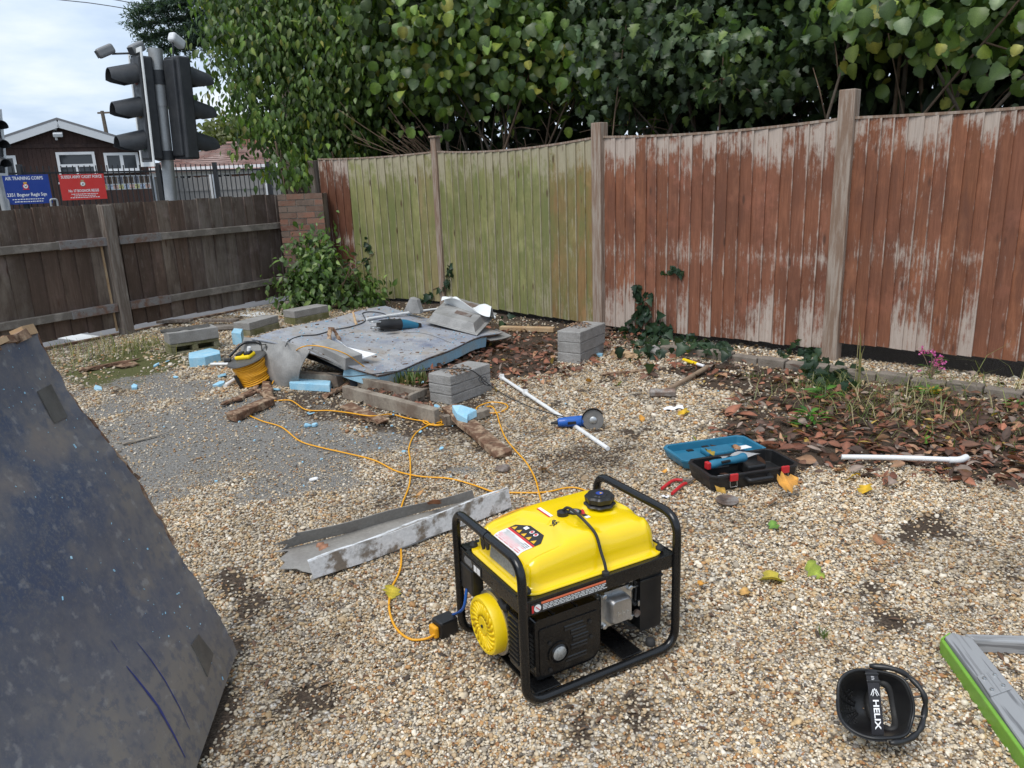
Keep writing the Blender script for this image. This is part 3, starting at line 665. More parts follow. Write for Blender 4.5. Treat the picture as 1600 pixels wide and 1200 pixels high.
fpost(3, 'tallest weathered post between the two red fence panels', 1.97, .115, M['post'])
def fence_at(px, py, off=.03):
    """point on the tall fence's yard face under a pixel"""
    best = None
    for i in range(4):
        a, b = FP[i], FP[i+1]; d = (b-a).normalized(); n = Vector((d.y, -d.x, 0))
        p = onplane(px, py, a+n*off, n); s_ = (p-a).dot(d)
        if -.02 <= s_ <= (b-a).length+.02: return p, n, d
        best = (p, n, d)
    return best

# brick edging along the foot of the red panels
ed = thing('brick_edging', 'row of grey brown edging bricks laid along the foot of the red fence', 'edging', gp(1050,550))
e0, e1 = gp(1052, 551), gp(1640, 632); dd = (e1-e0); ln = dd.length; dd.normalize(); an = math.atan2(dd.y, dd.x)
mbk = MB(); mbk.box((0,0,.03), (.205,.095,.075)); mek = mesh_of('brick', mbk, M['edging'])
for k in range(int(ln/.215)+1):
    p = e0+dd*(k*.215)+Vector((0,0,rnd.uniform(-.014,.004)))
    o = link_mesh('brick', mek, ed, ed.matrix_basis.inverted() @ (T(p) @ rotz(an+R(rnd.uniform(-3,3)))))
    bv = o.modifiers.new('bevel', 'BEVEL'); bv.width = .008; bv.segments = 2
# ================================================================ STREET BEYOND THE LEFT FENCE
def rectprism(mb, x0, x1, z0, z1, y0, y1): mb.box(((x0+x1)/2, (y0+y1)/2, (z0+z1)/2), (abs(x1-x0), abs(y1-y0), abs(z1-z0))); return mb
# ---- timber hut
HD = 24.0
HROT = R(25); _hr = ad(238, 300, HD); HUX = Vector((math.cos(HROT), math.sin(HROT), 0)); HUN = Vector((math.sin(HROT), -math.cos(HROT), 0))
_hl = onplane(-60, 300, _hr, HUN); HO = Vector((_hl.x, _hl.y, 0))
def hp(px, py):      # local coordinates on the hut's facade
    p = onplane(px, py, _hr, HUN)-HO; return Vector((p.dot(HUX), 0, p.z))
ridx = hp(90, 187).x; zr = hp(90, 187).z-.12; ze = hp(190, 214).z-.55
hut = thing('timber_hut', 'dark brown timber hut with a low pitched white-edged gable roof', 'building', HO, HROT)
W = hp(238, 300).x; rx = ridx; DEP = 7.0
n = 44; wbm = MB(); wbm.box((0,0,.5), (1,.02,1)); mew = mesh_of('cladding_board', wbm, M['hutwood'])
def roofz(x): return zr-(zr-ze)*abs(x-rx)/max(rx, W-rx)
mb = MB(); mb.add([(0,.02,0),(W,.02,0),(W,.02,roofz(W)-.05),(rx,.02,zr-.05),(0,.02,roofz(0)-.05),(0,DEP,0),(W,DEP,0),(W,DEP,roofz(W)-.05),(rx,DEP,zr-.05),(0,DEP,roofz(0)-.05)],
      [(0,1,2,3,4),(9,8,7,6,5),(1,6,7,2),(0,4,9,5),(2,7,8,3),(3,8,9,4)]); obj('wall', mb, M['hutwood'], hut, color=(.05,.028,.024))
bwid = W/n
for i in range(n):
    x = (i+.5)*bwid; v = rnd.uniform(.75, 1.3)
    link_mesh('cladding_board', mew, hut, T(x, rnd.uniform(0,.006), 0) @ Matrix.Diagonal((bwid*.95, 1, roofz(x)-.1, 1)), (.052*v, .029*v, .025*v))
zl = hp(90, 228).z; mb = MB(); rectprism(mb, .0, W, zl-.05, zl+.05, -.04, -.005); obj('band_board', mb, M['hutwood'], hut, color=(.04,.024,.022))
for s_ in (-1, 1):
    xe = rx+s_*(max(rx, W-rx)+.25)
    mb = MB(); a = Vector((rx, -.22, zr+.02)); b = Vector((xe, -.22, ze+.02-(zr-ze)*.08)); mb.beam(a, b, .05, .24); obj('bargeboard', mb, M['fascia'], hut)
    mb = MB(); mb.add([a+Vector((0,-.03,.14)), b+Vector((0,-.03,.14)), b+Vector((0,DEP+.5,.14)), a+Vector((0,DEP+.5,.14)), a+Vector((0,-.03,.08)), b+Vector((0,-.03,.08)), b+Vector((0,DEP+.5,.08)), a+Vector((0,DEP+.5,.08))],
        [(0,1,2,3),(7,6,5,4),(0,4,5,1),(1,5,6,2),(2,6,7,3),(3,7,4,0)]); obj('roof', mb, M['felt'], hut)
def window(parent, fn, px0, py0, px1, py1, lights, y=-.05):
    a = fn(px0, py1); b = fn(px1, py0); x0, x1, z0, z1 = a.x, b.x, a.z, b.z
    mb = MB(); f = .075
    rectprism(mb, x0, x1, z0, z0+f, y, y+.07); rectprism(mb, x0, x1, z1-f, z1, y, y+.07); rectprism(mb, x0, x0+f, z0+f, z1-f, y, y+.07); rectprism(mb, x1-f, x1, z0+f, z1-f, y, y+.07)
    for (u, v0, v1) in lights.get('mull', []): xx = x0+(x1-x0)*u; rectprism(mb, xx-f*.6, xx+f*.6, z0+f+(z1-z0-2*f)*v0, z0+f+(z1-z0-2*f)*v1, y+.005, y+.065)
    for v in lights.get('tran', []): zz = z0+(z1-z0)*v; rectprism(mb, x0+f, x1-f, zz-f*.5, zz+f*.5, y+.003, y+.067)
    wo_ = obj('window', mb, M['upvc'], parent); mb = MB(); rectprism(mb, x0+f*.5, x1-f*.5, z0+f*.5, z1-f*.5, y+.03, y+.036); obj('pane', mb, M['glass'], wo_)
    mb = MB(); rectprism(mb, x0-.06, x1+.06, z0-.05, z0, y-.05, y+.05); obj('sill', mb, M['upvc'], wo_)
window(hut, hp, 95, 237, 147, 285, {'tran': [.55], 'mull': [(.5, 0, .5)]})
window(hut, hp, 166, 238, 215, 268, {'mull': [(.5, 0, 1)]})
window(hut, hp, -22, 243, 24, 290, {'mull': [(.5, 0, 1)]})
p = hp(91, 209)
fl = thing('flood_light', 'small white floodlight under the gable of the timber hut', 'light fitting', HO+HUX*p.x+HUN*.1+Vector((0,0,p.z)), HROT)
mb = MB(); mb.box((0,-.1,0), (.24,.16,.11), Matrix.Rotation(R(20),4,'X')); obj('lamp_head', mb, M['fascia'], fl, bevel=.02)
mb = MB(); mb.box((-.06,0,-.12), (.06,.1,.12)); obj('sensor', mb, M['fascia'], fl, bevel=.01)
mb = MB(); mb.box((-.06,.02,.14), (.1,.06,.1)); obj('junction_box', mb, M['fascia'], fl, bevel=.01)

# ---- bungalow
def m_tile():
    m, t, b = nmat('concrete_roof_tiles'); co = nn(t, 'ShaderNodeTexCoord').outputs['Object']; mp = nn(t, 'ShaderNodeMapping'); L(t, co, mp.inputs[0]); mp.inputs['Scale'].default_value = (1,1,1)
    br = nn(t, 'ShaderNodeTexBrick'); L(t, mp.outputs[0], br.inputs['Vector']); br.inputs['Scale'].default_value = 2.0; br.inputs['Color1'].default_value = (.36,.2,.16,1); br.inputs['Color2'].default_value = (.26,.15,.13,1); br.inputs['Mortar'].default_value = (.1,.07,.06,1); br.inputs['Mortar Size'].default_value = .03
    c = mixc(t, ramp(t, noise(t, co, 1.2, 5), .4, .7), br.outputs['Color'], (.36,.27,.24)); L(t, c, b.inputs['Base Color']); b.inputs['Roughness'].default_value = .9
    return m
M['tile'] = m_tile()
BD = 36.0
b0 = ad(225, 262, BD); b1 = ad(470, 259, BD); zg = (b0.z+b1.z)/2; zt_ = ad(350, 225, BD+3).z
bun = thing('bungalow', 'brick bungalow with a pinkish tiled hip roof behind the railings', 'building', (b0.x, BD, 0))
BW = b1.x-b0.x+3; 
mb = MB(); rectprism(mb, .0, BW, 0, zg-.1, .35, 7); obj('wall', mb, M['housebrick'], bun)
# roof as overlapping courses so the tile rows are real steps
def roof_plane(a, b, c, d, rows, name):
    """a,b eaves ends, c,d ridge ends (a-d and b-c are the verges)"""
    mb = MB()
    nrm = (b-a).cross(d-a).normalized()
    if nrm.z < 0: nrm = -nrm
    for r_ in range(rows):
        u0, u1 = r_/rows, (r_+1.12)/rows; u1 = min(u1, 1)
        p = [a.lerp(d, u0)+nrm*.05, b.lerp(c, u0)+nrm*.05, b.lerp(c, u1)+nrm*.005, a.lerp(d, u1)+nrm*.005, a.lerp(d, u0), b.lerp(c, u0)]
        mb.add(p, [(0,1,2,3),(4,5,1,0)])
    return obj(name, mb, M['tile'], bun)
a, b = Vector((-.4,0,zg)), Vector((BW,0,zg)); c_, d_ = Vector((BW-3,3.6,zt_)), Vector((2.6,3.6,zt_))
roof = roof_plane(a, b, c_, d_, 18, 'roof'); roof_plane(Vector((-.4,7.2,zg)), a, d_, d_, 12, 'roof')
g0 = ad(335, 241, BD+.7)-Vector((b0.x, BD, 0))      # small hip over the bay
roof_plane(g0+Vector((-2.6,-1.0,-.75)), g0+Vector((2.4,-1.0,-.75)), g0+Vector((0,.9,0)), g0+Vector((0,.9,0)), 8, 'roof')
mb = MB(); mb.tube([(2.6,3.6,zt_+.03),(BW-3,3.6,zt_+.03)], .1, 8); obj('ridge_tiles', mb, M['tile'], roof)
mb = MB(); mb.beam(Vector((-.4,-.06,zg-.02)), Vector((BW,-.06,zg-.02)), .12, .13); obj('gutter', mb, M['upvc'], bun)
mb = MB(); rectprism(mb, -.3, BW, zg-.34, zg-.1, .12, .2); obj('fascia', mb, M['fascia'], bun)
BO = Vector((b0.x, BD+.3, 0))
bfn = lambda px, py: ad(px, py, BD+.3)-Vector((b0.x, BD, 0))
window(bun, bfn, 280, 267, 300, 284, {'mull': [(.5,0,1)]}, y=.28); window(bun, bfn, 336, 265, 360, 282, {'mull': [(.5,0,1)]}, y=.28)
cx = ad(398, 226, BD+3.4)-Vector((b0.x, BD, 0)); mb = MB(); mb.box((cx.x, 3.4, cx.z-.2), (1.0,.6,.9)); obj('chimney', mb, M['housebrick'], bun)
# ---- far mast with wires, and a far tree
pm_ = ad(170, 205, 60); mast = thing('utility_pole', 'distant wooden utility pole behind the hut roof', 'pole', (pm_.x, 60, 0))
mb = MB(); mb.tube([(0,0,0),(-.25,0,ad(167,173,60).z)], .16, 8, radii=[.2,.13]); obj('pole_shaft', mb, M['bark'], mast)
mb = MB(); mb.beam((-.6,0,ad(167,176,60).z), (.3,0,ad(167,176,60).z), .1, .12); obj('cross_arm', mb, M['bark'], mast)
for nm, (p0, p1, p2), lab in (('overhead_wire', ((60,-4),(150,6),(260,24)), 'lower overhead wire running into the cedar'), ('overhead_wire', ((165,-3),(205,4),(300,18)), 'upper overhead wire running into the cedar')):
    q = [ad(*p, 22) for p in (p0, p1, p2)]; d0 = q[0]-(q[1]-q[0])*6; mb = MB(); mb.tube(spline([d0]+q+[q[2]+(q[2]-q[1])*3], 5), .011, 5)
    tag(obj(nm, mb, M['cable'], smooth=180), lab, 'wire', 'overhead wires')

# ---- pale boarded fence in front of the bungalow
pf0, pf1 = ad(238, 279, 26), ad(470, 272, 29); ztp = pf0.z
pf = thing('boarded_fence', 'pale grey boarded garden fence behind the black railings', 'fence', (pf0.x, pf0.y, 0)); dv_ = Vector((pf1.x-pf0.x, pf1.y-pf0.y, 0)); ln = dv_.length; dv_.normalize(); an = math.atan2(dv_.y, dv_.x)
mbb = MB(); mbb.box((0,0,.5), (1,.03,1)); mep = mesh_of('board', mbb, M['palewood'])
for i in range(int(ln/.15)):
    link_mesh('board', mep, pf, T(dv_*(i+.5)*.15) @ rotz(an) @ Matrix.Diagonal((.146,1,ztp+rnd.uniform(-.02,.02),1)))
for i in range(int(ln/1.9)+1):
    mb = MB(); p = dv_*i*1.9; mb.box((p.x, p.y-.06, (ztp+.08)/2), (.12,.12,ztp+.08)); obj('post', mb, M['fascia'], pf)
for z in (.5, ztp-.4):
    mb = MB(); mb.beam(Vector((0,-.03,z)), dv_*ln+Vector((0,-.03,z)), .03, .09); obj('rail', mb, M['palewood'], pf)

# ---- black railing with vertical bars
r0, r1 = ad(-30, 272, 18.2), ad(440, 264, 22.5); zr0, zr1 = r0.z, r1.z
rl = thing('bar_railing', 'black vertical-bar railing running along the far pavement', 'railing', (r0.x, r0.y, 0)); dv_ = Vector((r1.x-r0.x, r1.y-r0.y, 0)); ln = dv_.length; dv_.normalize()
mbb = MB(); mbb.tube([(0,0,0),(0,0,1)], .014, 6); meb = mesh_of('bar', mbb, M['railing'])
nb = int(ln/.125)
for i in range(nb+1):
    p = dv_*(i*.125); zt2 = zr0+(zr1-zr0)*i/nb; link_mesh('bar', meb, rl, T(p) @ Matrix.Diagonal((1,1,zt2+.16,1)))
mbb = MB(); mbb.box((0,0,.5), (.1,.1,1)); mepo = mesh_of('post', mbb, M['railing'])
for px in (-5, 82, 262, 340, 415):
    u = (ad(px, 270, 19.5+px*.006).x-r0.x)/(r1.x-r0.x); p = dv_*ln*u; link_mesh('post', mepo, rl, T(p) @ Matrix.Diagonal((1,1,zr0+(zr1-zr0)*u+.2,1)))
for dz in (.0, -1.35):
    mb = MB(); mb.beam(Vector((0,0,zr0+dz)), dv_*ln+Vector((0,0,zr1+dz)), .05, .04); obj('rail', mb, M['railing'], rl)
def on_rail(px, py, off=.09):
    nrm = Vector((-dv_.y, dv_.x, 0)); return onplane(px, py, r0-nrm*off, nrm)
RA = math.atan2(dv_.y, dv_.x)
def sign(name, label, cpx, cpy, wd, ht, mat, lines, crest):
    c = on_rail(cpx, cpy); M0 = T(c) @ rotz(RA) @ Matrix.Rotation(R(90),4,'X')
    t = thing(name, label, 'sign', M=M0)
    mb = MB(); mb.box((0,0,0), (wd,ht,.012)); obj('sign_board', mb, mat, t)
    for (s_, y, size, font) in lines: 
        if s_.startswith('~'):      # print too small to read: short worn strokes
            mb = MB(); x = -font/2
            while x < font/2:
                l_ = rnd.uniform(.018,.05); mb.box((x+l_/2, y+rnd.uniform(-.002,.002), .0075), (l_, size, .002)); x += l_+.014
        else: mb = xf(text_mb(s_, size), T(0, y, .0075))
        if s_.startswith('~') is False and font:      # stretch to the printed width
            x0, x1, *_ = mb.bounds(); k_ = font/(x1-x0); xf(mb, Matrix.Diagonal((k_,1,1,1)))
        obj('lettering', mb, M['white'], t)
    cx_, cy_, kind = crest
    k1 = obj('crest', MB().lathe([(.0,.0),(.062,.0),(.062,.003),(0,.004)], 20, T(cx_, cy_, .007)), M['redp'] if kind == 'a' else M['wood_pale'], t)
    obj('roundel', MB().lathe([(.0,.0),(.047,.0),(.047,.006),(0,.007)], 20, T(cx_, cy_, .007)), M['white'], k1)
    mb = MB()
    if kind == 'a': mb.prism([(-.03,.02),(0,-.025),(.03,.02),(.02,.022),(0,-.002),(-.02,.022)], .0145, .016, T(cx_, cy_, 0))
    else: mb.prism([(-.012,-.025),(.008,-.02),(.016,.0),(.01,.026),(-.004,.02),(.002,.005),(-.012,.0)], .0145, .016, T(cx_, cy_, 0))
    obj('emblem', mb, M['blackp'], k1)
    mb = MB(); mb.prism([(-.03,.06),(.03,.06),(.038,.1),(.015,.085),(0,.105),(-.015,.085),(-.038,.1)], .007, .011, T(cx_, cy_, 0)); obj('crown', mb, M['yellowp'] if kind == 'a' else M['wood_pale'], k1)
    if kind == 'a': mb = MB(); mb.prism([(-.07,-.075),(.07,-.075),(.06,-.055),(-.06,-.055)], .007, .011, T(cx_, cy_, 0)); obj('scroll', mb, M['redp'], k1)
    return t
sign('blue_sign', 'blue sign with white lettering and a red crest on the railing', 41, 296, .99, .66, M['bluesign'],
     [('AIR TRAINING CORPS', .25, .105, .76), ('2351 Bognor Regis Sqn', -.12, .105, .8), ('~', -.22, .02, .62), ('~', -.275, .022, .55)], (0, .07, 'a'))
sign('red_sign', 'red sign with white lettering and a small crest on the railing', 130, 292, .98, .6, M['redsign'],
     [('SUSSEX ARMY CADET FORCE', .235, .095, .88), ('No 17 BOGNOR REGIS', -.09, .09, .66), ('~', -.165, .018, .56), ('~', -.205, .016, .46), ('~', -.245, .018, .62)], (0, .07, 'b'))
# photo banner tied behind the bars
c = on_rail(197, 285, -.03); M0 = T(c) @ rotz(RA) @ Matrix.Rotation(R(90),4,'X'); bn = thing('photo_banner', 'white banner of small photographs tied behind the railing bars', 'banner', M=M0)
mb = MB(); mb.box((0,0,0), (1.15,.34,.006)); obj('banner_cloth', mb, M['whiteboard'], bn)
for i in range(9):
    for (y, h_, cs) in ((.06,.17,[(.1,.07,.05),(.3,.22,.15),(.12,.12,.14)]), (-.1,.1,[(.5,.45,.2),(.35,.4,.55),(.45,.3,.25)])):
        col = rnd.choice(cs); mm_ = M.setdefault('ph%d_%d' % (i % 3, int(y > 0)), pm('printed_photo', col, tuple(min(1,q*2.2) for q in col), .5, 0, 30, .45, .55, 0, 50))
        mb = MB(); mb.box((-.5+i*.125, y, .0045), (.11, h_, .002)); obj('print', mb, mm_, bn)
# pale pipe hoops at the foot of the blue sign
for px in (5, 82):
    p = on_rail(px, 310, .2); mb = MB(); mb.tube(fillet([(p.x-.06,p.y,0),(p.x-.06,p.y,p.z-.02),(p.x+.04,p.y+.1,p.z-.02),(p.x+.04,p.y+.1,0)], .05), .024, 8)
    tag(obj('pipe_hoop', mb, M['pole'], smooth=60), 'pale metal pipe hoop at the %s lower corner of the blue sign' % ('left' if px < 20 else 'right'), 'barrier')

# ---- traffic signals
def signal_head(t, M0, sc_=1.0, board=True):
    """head faces local -Y; z up; 3 aspects"""
    H_ = 1.12
    mb = MB(); mb.box((0,.08,0), (.3,.16,H_), M0); o = obj('signal_case', mb, M['signal'], t, bevel=.02)
    mb = MB(); mb.box((.0,.17,0), (.2,.05,H_*.94), M0); obj('rear_door', mb, M['signal'], t, bevel=.012)
    if board:
        mb = MB()
        for (cx_, cz, sx, sz) in ((-.235,0,.05,H_+.16), (.235,0,.05,H_+.16), (0,H_/2+.055,.42,.05), (0,-H_/2-.055,.42,.05)): mb.box((cx_,.02,cz), (sx,.012,sz), M0)
        bd = obj('backing_border', mb, M['whiteboard'], t)
        mb = MB(); mb.box((0,.035,0), (.42,.01,H_+.06), M0); obj('backing_board', mb, M['signal'], t)
    for i, z in enumerate((.36, 0, -.36)):
        # hood: three-quarter cylinder cut longer at the top
        mb = MB(); n = 18; vs = []; fs = []
        for k in range(n+1):
            a = R(-38+k*(256/n)); cx_, cz = math.cos(a)*.135, math.sin(a)*.135
            ln_ = .29 if math.sin(a) > 0 else .29+.30*math.sin(a)
            for (rr, yy) in ((1,-.0),(1,-ln_),(.93,-ln_),(.93,-.0)): vs.append((cx_*rr, yy, z+cz*rr-(.075*(-yy/.29) if yy < -.05 else 0)))
        for k in range(n):
            for e_ in range(4): fs.append((k*4+e_, k*4+4+e_, k*4+4+(e_+1)%4, k*4+(e_+1)%4))
        fs += [(0,1,2,3), tuple(n*4+q for q in (3,2,1,0))]
        mb.add(vs, fs, M0); obj('hood', mb, M['signal'], t, smooth=40)
        mb = MB(); mb.lathe([(.112,0),(.1,.02),(.05,.035),(0,.04)], 20, M0 @ T(0,.005,z) @ Matrix.Rotation(R(90),4,'X')); obj('lens', mb, M['darklens'][i], t, smooth=60)
M['darklens'] = [pm('unlit_lens', c_, None, .25, 0, 5, bmp=0) for c_ in ((.09,.01,.01),(.12,.06,.005),(.01,.06,.03))]
SD = 9.5
ps = ad(268, 312, SD); pt_ = ad(242, 76, SD+.0)
sp = thing('traffic_signal', 'tall grey traffic signal pole carrying two black signal heads', 'traffic light', (ps.x, SD, 0)); PO = Vector((ps.x, SD, 0))
dxp = (pt_.x-ps.x)/(pt_.z-ps.z)
def pax(z): return Vector((dxp*(z-ps.z), 0, z))
mb = MB(); mb.tube([pax(-.1), pax(pt_.z-.5), pax(pt_.z)], .07, 16); obj('pole_shaft', mb, M['pole'], sp, smooth=40)
mb = MB(); mb.tube([pax(pt_.z-.62), pax(pt_.z)], .078, 16); obj('pole_sleeve', mb, M['pole'], sp, smooth=40)
lean = Matrix.Rotation(R(1.6), 4, 'Y')
hc = ad(218, 170, SD-.1)-PO; hM = T(hc) @ Matrix.Rotation(-math.atan(-dxp)*1.0, 4, 'Y') @ rotz(R(-50))
signal_head(sp, hM)
hc2 = ad(294, 171, SD+.05)-PO; hM2 = T(hc2) @ Matrix.Rotation(-math.atan(-dxp)*1.0, 4, 'Y') @ rotz(R(143))
signal_head(sp, hM2, board=False)
for (px, py, q) in ((236,118,hc), (262,125,hc2), (258,243,hc), (270,243,hc2)):
    a = ad(px, py, SD)-PO; z = a.z; b = pax(z); e_ = Vector((q.x+(b.x-q.x)*.25, q.y*.5, z+.04)); mb = MB(); mb.tube(fillet([b, Vector(((b.x+e_.x)/2, e_.y, z)), e_], .05), .022, 8); obj('bracket', mb, M['signal'], sp, smooth=40)
    mb = MB(); mb.lathe([(.088,-.05),(.088,.05)], 16, T(b)); obj('clamp', mb, M['signal'], sp, smooth=40)
M['detector'] = pm('grey_detector_case', (.2,.205,.21), None, .5, 0, 5, bmp=0)
# above-ground detectors on top of the heads
def detector(nm, label, base, head, aim):
    t = thing(nm, label, 'sensor', PO+base); h_ = head-base
    mb = MB(); mb.tube(fillet([(0,0,0), (0,0,h_.z*.9), (h_.x, h_.y, h_.z*.95)] if abs(h_.x) > .1 else [(0,0,0),(h_.x*.5,0,h_.z*.5),(h_.x,h_.y,h_.z)], .03), .011, 6); obj('arm', mb, M['signal'], t, smooth=40)
    mb = MB(); mb.box((0,-.05,.05), (.1,.2,.11), T(h_) @ rotz(aim) @ Matrix.Rotation(R(25),4,'X')); hd = obj('sensor_head', mb, M['fascia'] if 'pale' in label else M['detector'], t, bevel=.03, seg=3)
    mb = MB(); mb.box((0,-.152,.05), (.075,.004,.08), T(h_) @ rotz(aim) @ Matrix.Rotation(R(25),4,'X')); obj('sensor_window', mb, M['signal'], hd)
hz = lambda px, py: ad(px, py, SD)-PO
detector('vehicle_detector', 'grey vehicle detector on the long arm left of the signal heads', hz(206,86), hz(175,84)+Vector((0,0,0)), R(-50))
detector('vehicle_detector', 'grey vehicle detector standing on top of the left signal head', hz(222,87), hz(221,80), R(-20))
detector('vehicle_detector', 'pale vehicle detector on a stalk above the right signal head', hz(271,92), hz(270,66), R(160))
# second signal across the road, cut by the left edge
SD2 = 16.0; q = ad(-9, 222, SD2); s2 = thing('traffic_signal', 'smaller black traffic signal across the road at the left edge', 'traffic light', (q.x, SD2, 0))
signal_head(s2, T(-.02, 0, q.z) @ Matrix.Rotation(R(6),4,'Y') @ rotz(R(70)))
mb = MB(); mb.tube([(-.2,.3,0),(-.3,.3,q.z+.8)], .07, 12); obj('pole_shaft', mb, M['pole'], s2, smooth=40)
mb = MB(); mb.tube([(.12,0,q.z+.35),(.12,0,q.z+.75)], .03, 8); obj('bracket', mb, M['signal'], s2)
# ================================================================ VEGETATION
def leaf_template(kind):
    """unit leaf: length 1 along +Y from the stalk, width along X, normal +Z; returns V (n,3), F (m,3)"""
    if kind == 'ovate': prof = [(0,.02),(.12,.15),(.3,.24),(.5,.245),(.7,.16),(.87,.06),(1,0)]
    elif kind == 'round': prof = [(0,.06),(.03,.27),(.13,.37),(.22,.47),(.36,.45),(.46,.52),(.58,.45),(.68,.45),(.79,.31),(.88,.24),(1,0)]
    elif kind == 'lance': prof = [(0,.02),(.2,.11),(.45,.16),(.7,.12),(.9,.05),(1,0)]
    elif kind == 'lobed': prof = [(0,.03),(.05,.22),(.16,.42),(.26,.3),(.42,.5),(.52,.34),(.62,.22),(.78,.27),(.86,.14),(1,0)]
    elif kind == 'ivy': prof = [(0,.04),(-.06,.28),(.12,.34),(.24,.5),(.42,.3),(.55,.27),(.8,.12),(1,0)]
    ser = 0
    V = []; F = []; n = len(prof)
    for i, (y, w_) in enumerate(prof):
        k = 1+(ser*3 if i % 2 else -ser*2); z = -.26*y*y
        V += [(-w_*k, y-.02*(i % 2), z+.4*w_*w_+.16*w_), (0, y, z), (w_*k, y+.02*(i % 2), z+.4*w_*w_+.16*w_)]
    for i in range(n-1):
        a = i*3; b = a+3
        F += [(a,a+1,b+1),(a,b+1,b),(a+1,a+2,b+2),(a+1,b+2,b+1)]
    return np.array(V, float), np.array(F)
TPL = {k: leaf_template(k) for k in ('ovate','round','lance','lobed','ivy')}
def frames(tip, nrm):
    """rows -> rotation matrices (n,3,3) with columns x,y(tip),z(normal)"""
    y = tip/np.linalg.norm(tip, axis=1, keepdims=True); x = np.cross(y, nrm); x /= np.linalg.norm(x, axis=1, keepdims=True)+1e-9; z = np.cross(x, y)
    return np.stack([x, y, z], -1)
def vein(kind, m):
    """pale midrib, slightly darker margin: a multiplier for each vertex of the leaf"""
    k = np.ones((m, 3)); k[1::3] = (1.4, 1.32, 1.25); k[0::3] = .86; k[2::3] = .92; return k
def leaf_mesh(name, kind, pos, Rm, size, col, mat, wid=None):
    V, F = TPL[kind]; n = len(pos); m = len(V)
    VV = V[None]*size[:,None,None]
    if wid is not None: VV = VV*np.stack([wid, np.ones(n), np.ones(n)], 1)[:,None,:]
    W = np.einsum('nij,nkj->nki', Rm, VV)+pos[:,None,:]
    FF = (F[None]+(np.arange(n)*m)[:,None,None]).reshape(-1,3)
    return npmesh(name, W.reshape(-1,3), FF, mat, (col[:,None,:]*vein(kind, m)[None]*(1-.35*(nrs.rand(n)[:,None,None] < .25)*np.linspace(0,1,m)[None,:,None])).reshape(-1,3))
def leaf_objs(parent, kind, pos, Rm, size, col, mat, name='leaf'):
    V, F = TPL[kind]; key = 'tpl_'+kind+mat.name
    me = bpy.data.meshes.get(key) or npmesh(key, V, F, mat, vein(kind, len(V)))
    Mi = parent.matrix_basis.inverted()
    for i in range(len(pos)):
        m = Matrix([[*(Rm[i][r]*size[i]), pos[i][r]] for r in range(3)]+[[0,0,0,1]]); link_mesh(name, me, parent, Mi @ m, tuple(col[i]))
def unit(a): return a/(np.linalg.norm(a, axis=-1, keepdims=True)+1e-9)
FPa = np.array([(p.x, p.y) for p in FP])
def fence_sd(p):
    """signed distance beyond the tall fence (positive = far side)"""
    best = np.full(len(p), 1e9); sg = np.zeros(len(p))
    for i in range(4):
        a, b = FPa[i], FPa[i+1]; d = b-a; l_ = np.linalg.norm(d); d = d/l_; q = p[:,:2]-a; s_ = np.clip(q@d, 0 if i else -.3, l_ if i < 3 else l_+5); r_ = q-s_[:,None]*d; ds = np.linalg.norm(r_, axis=1); nb_ = np.array([-d[1], d[0]])
        up = ds < best; best = np.where(up, ds, best); sg = np.where(up, np.sign(q@nb_), sg)
    return best*sg
CAMV = np.array([0,0,CAM_H])
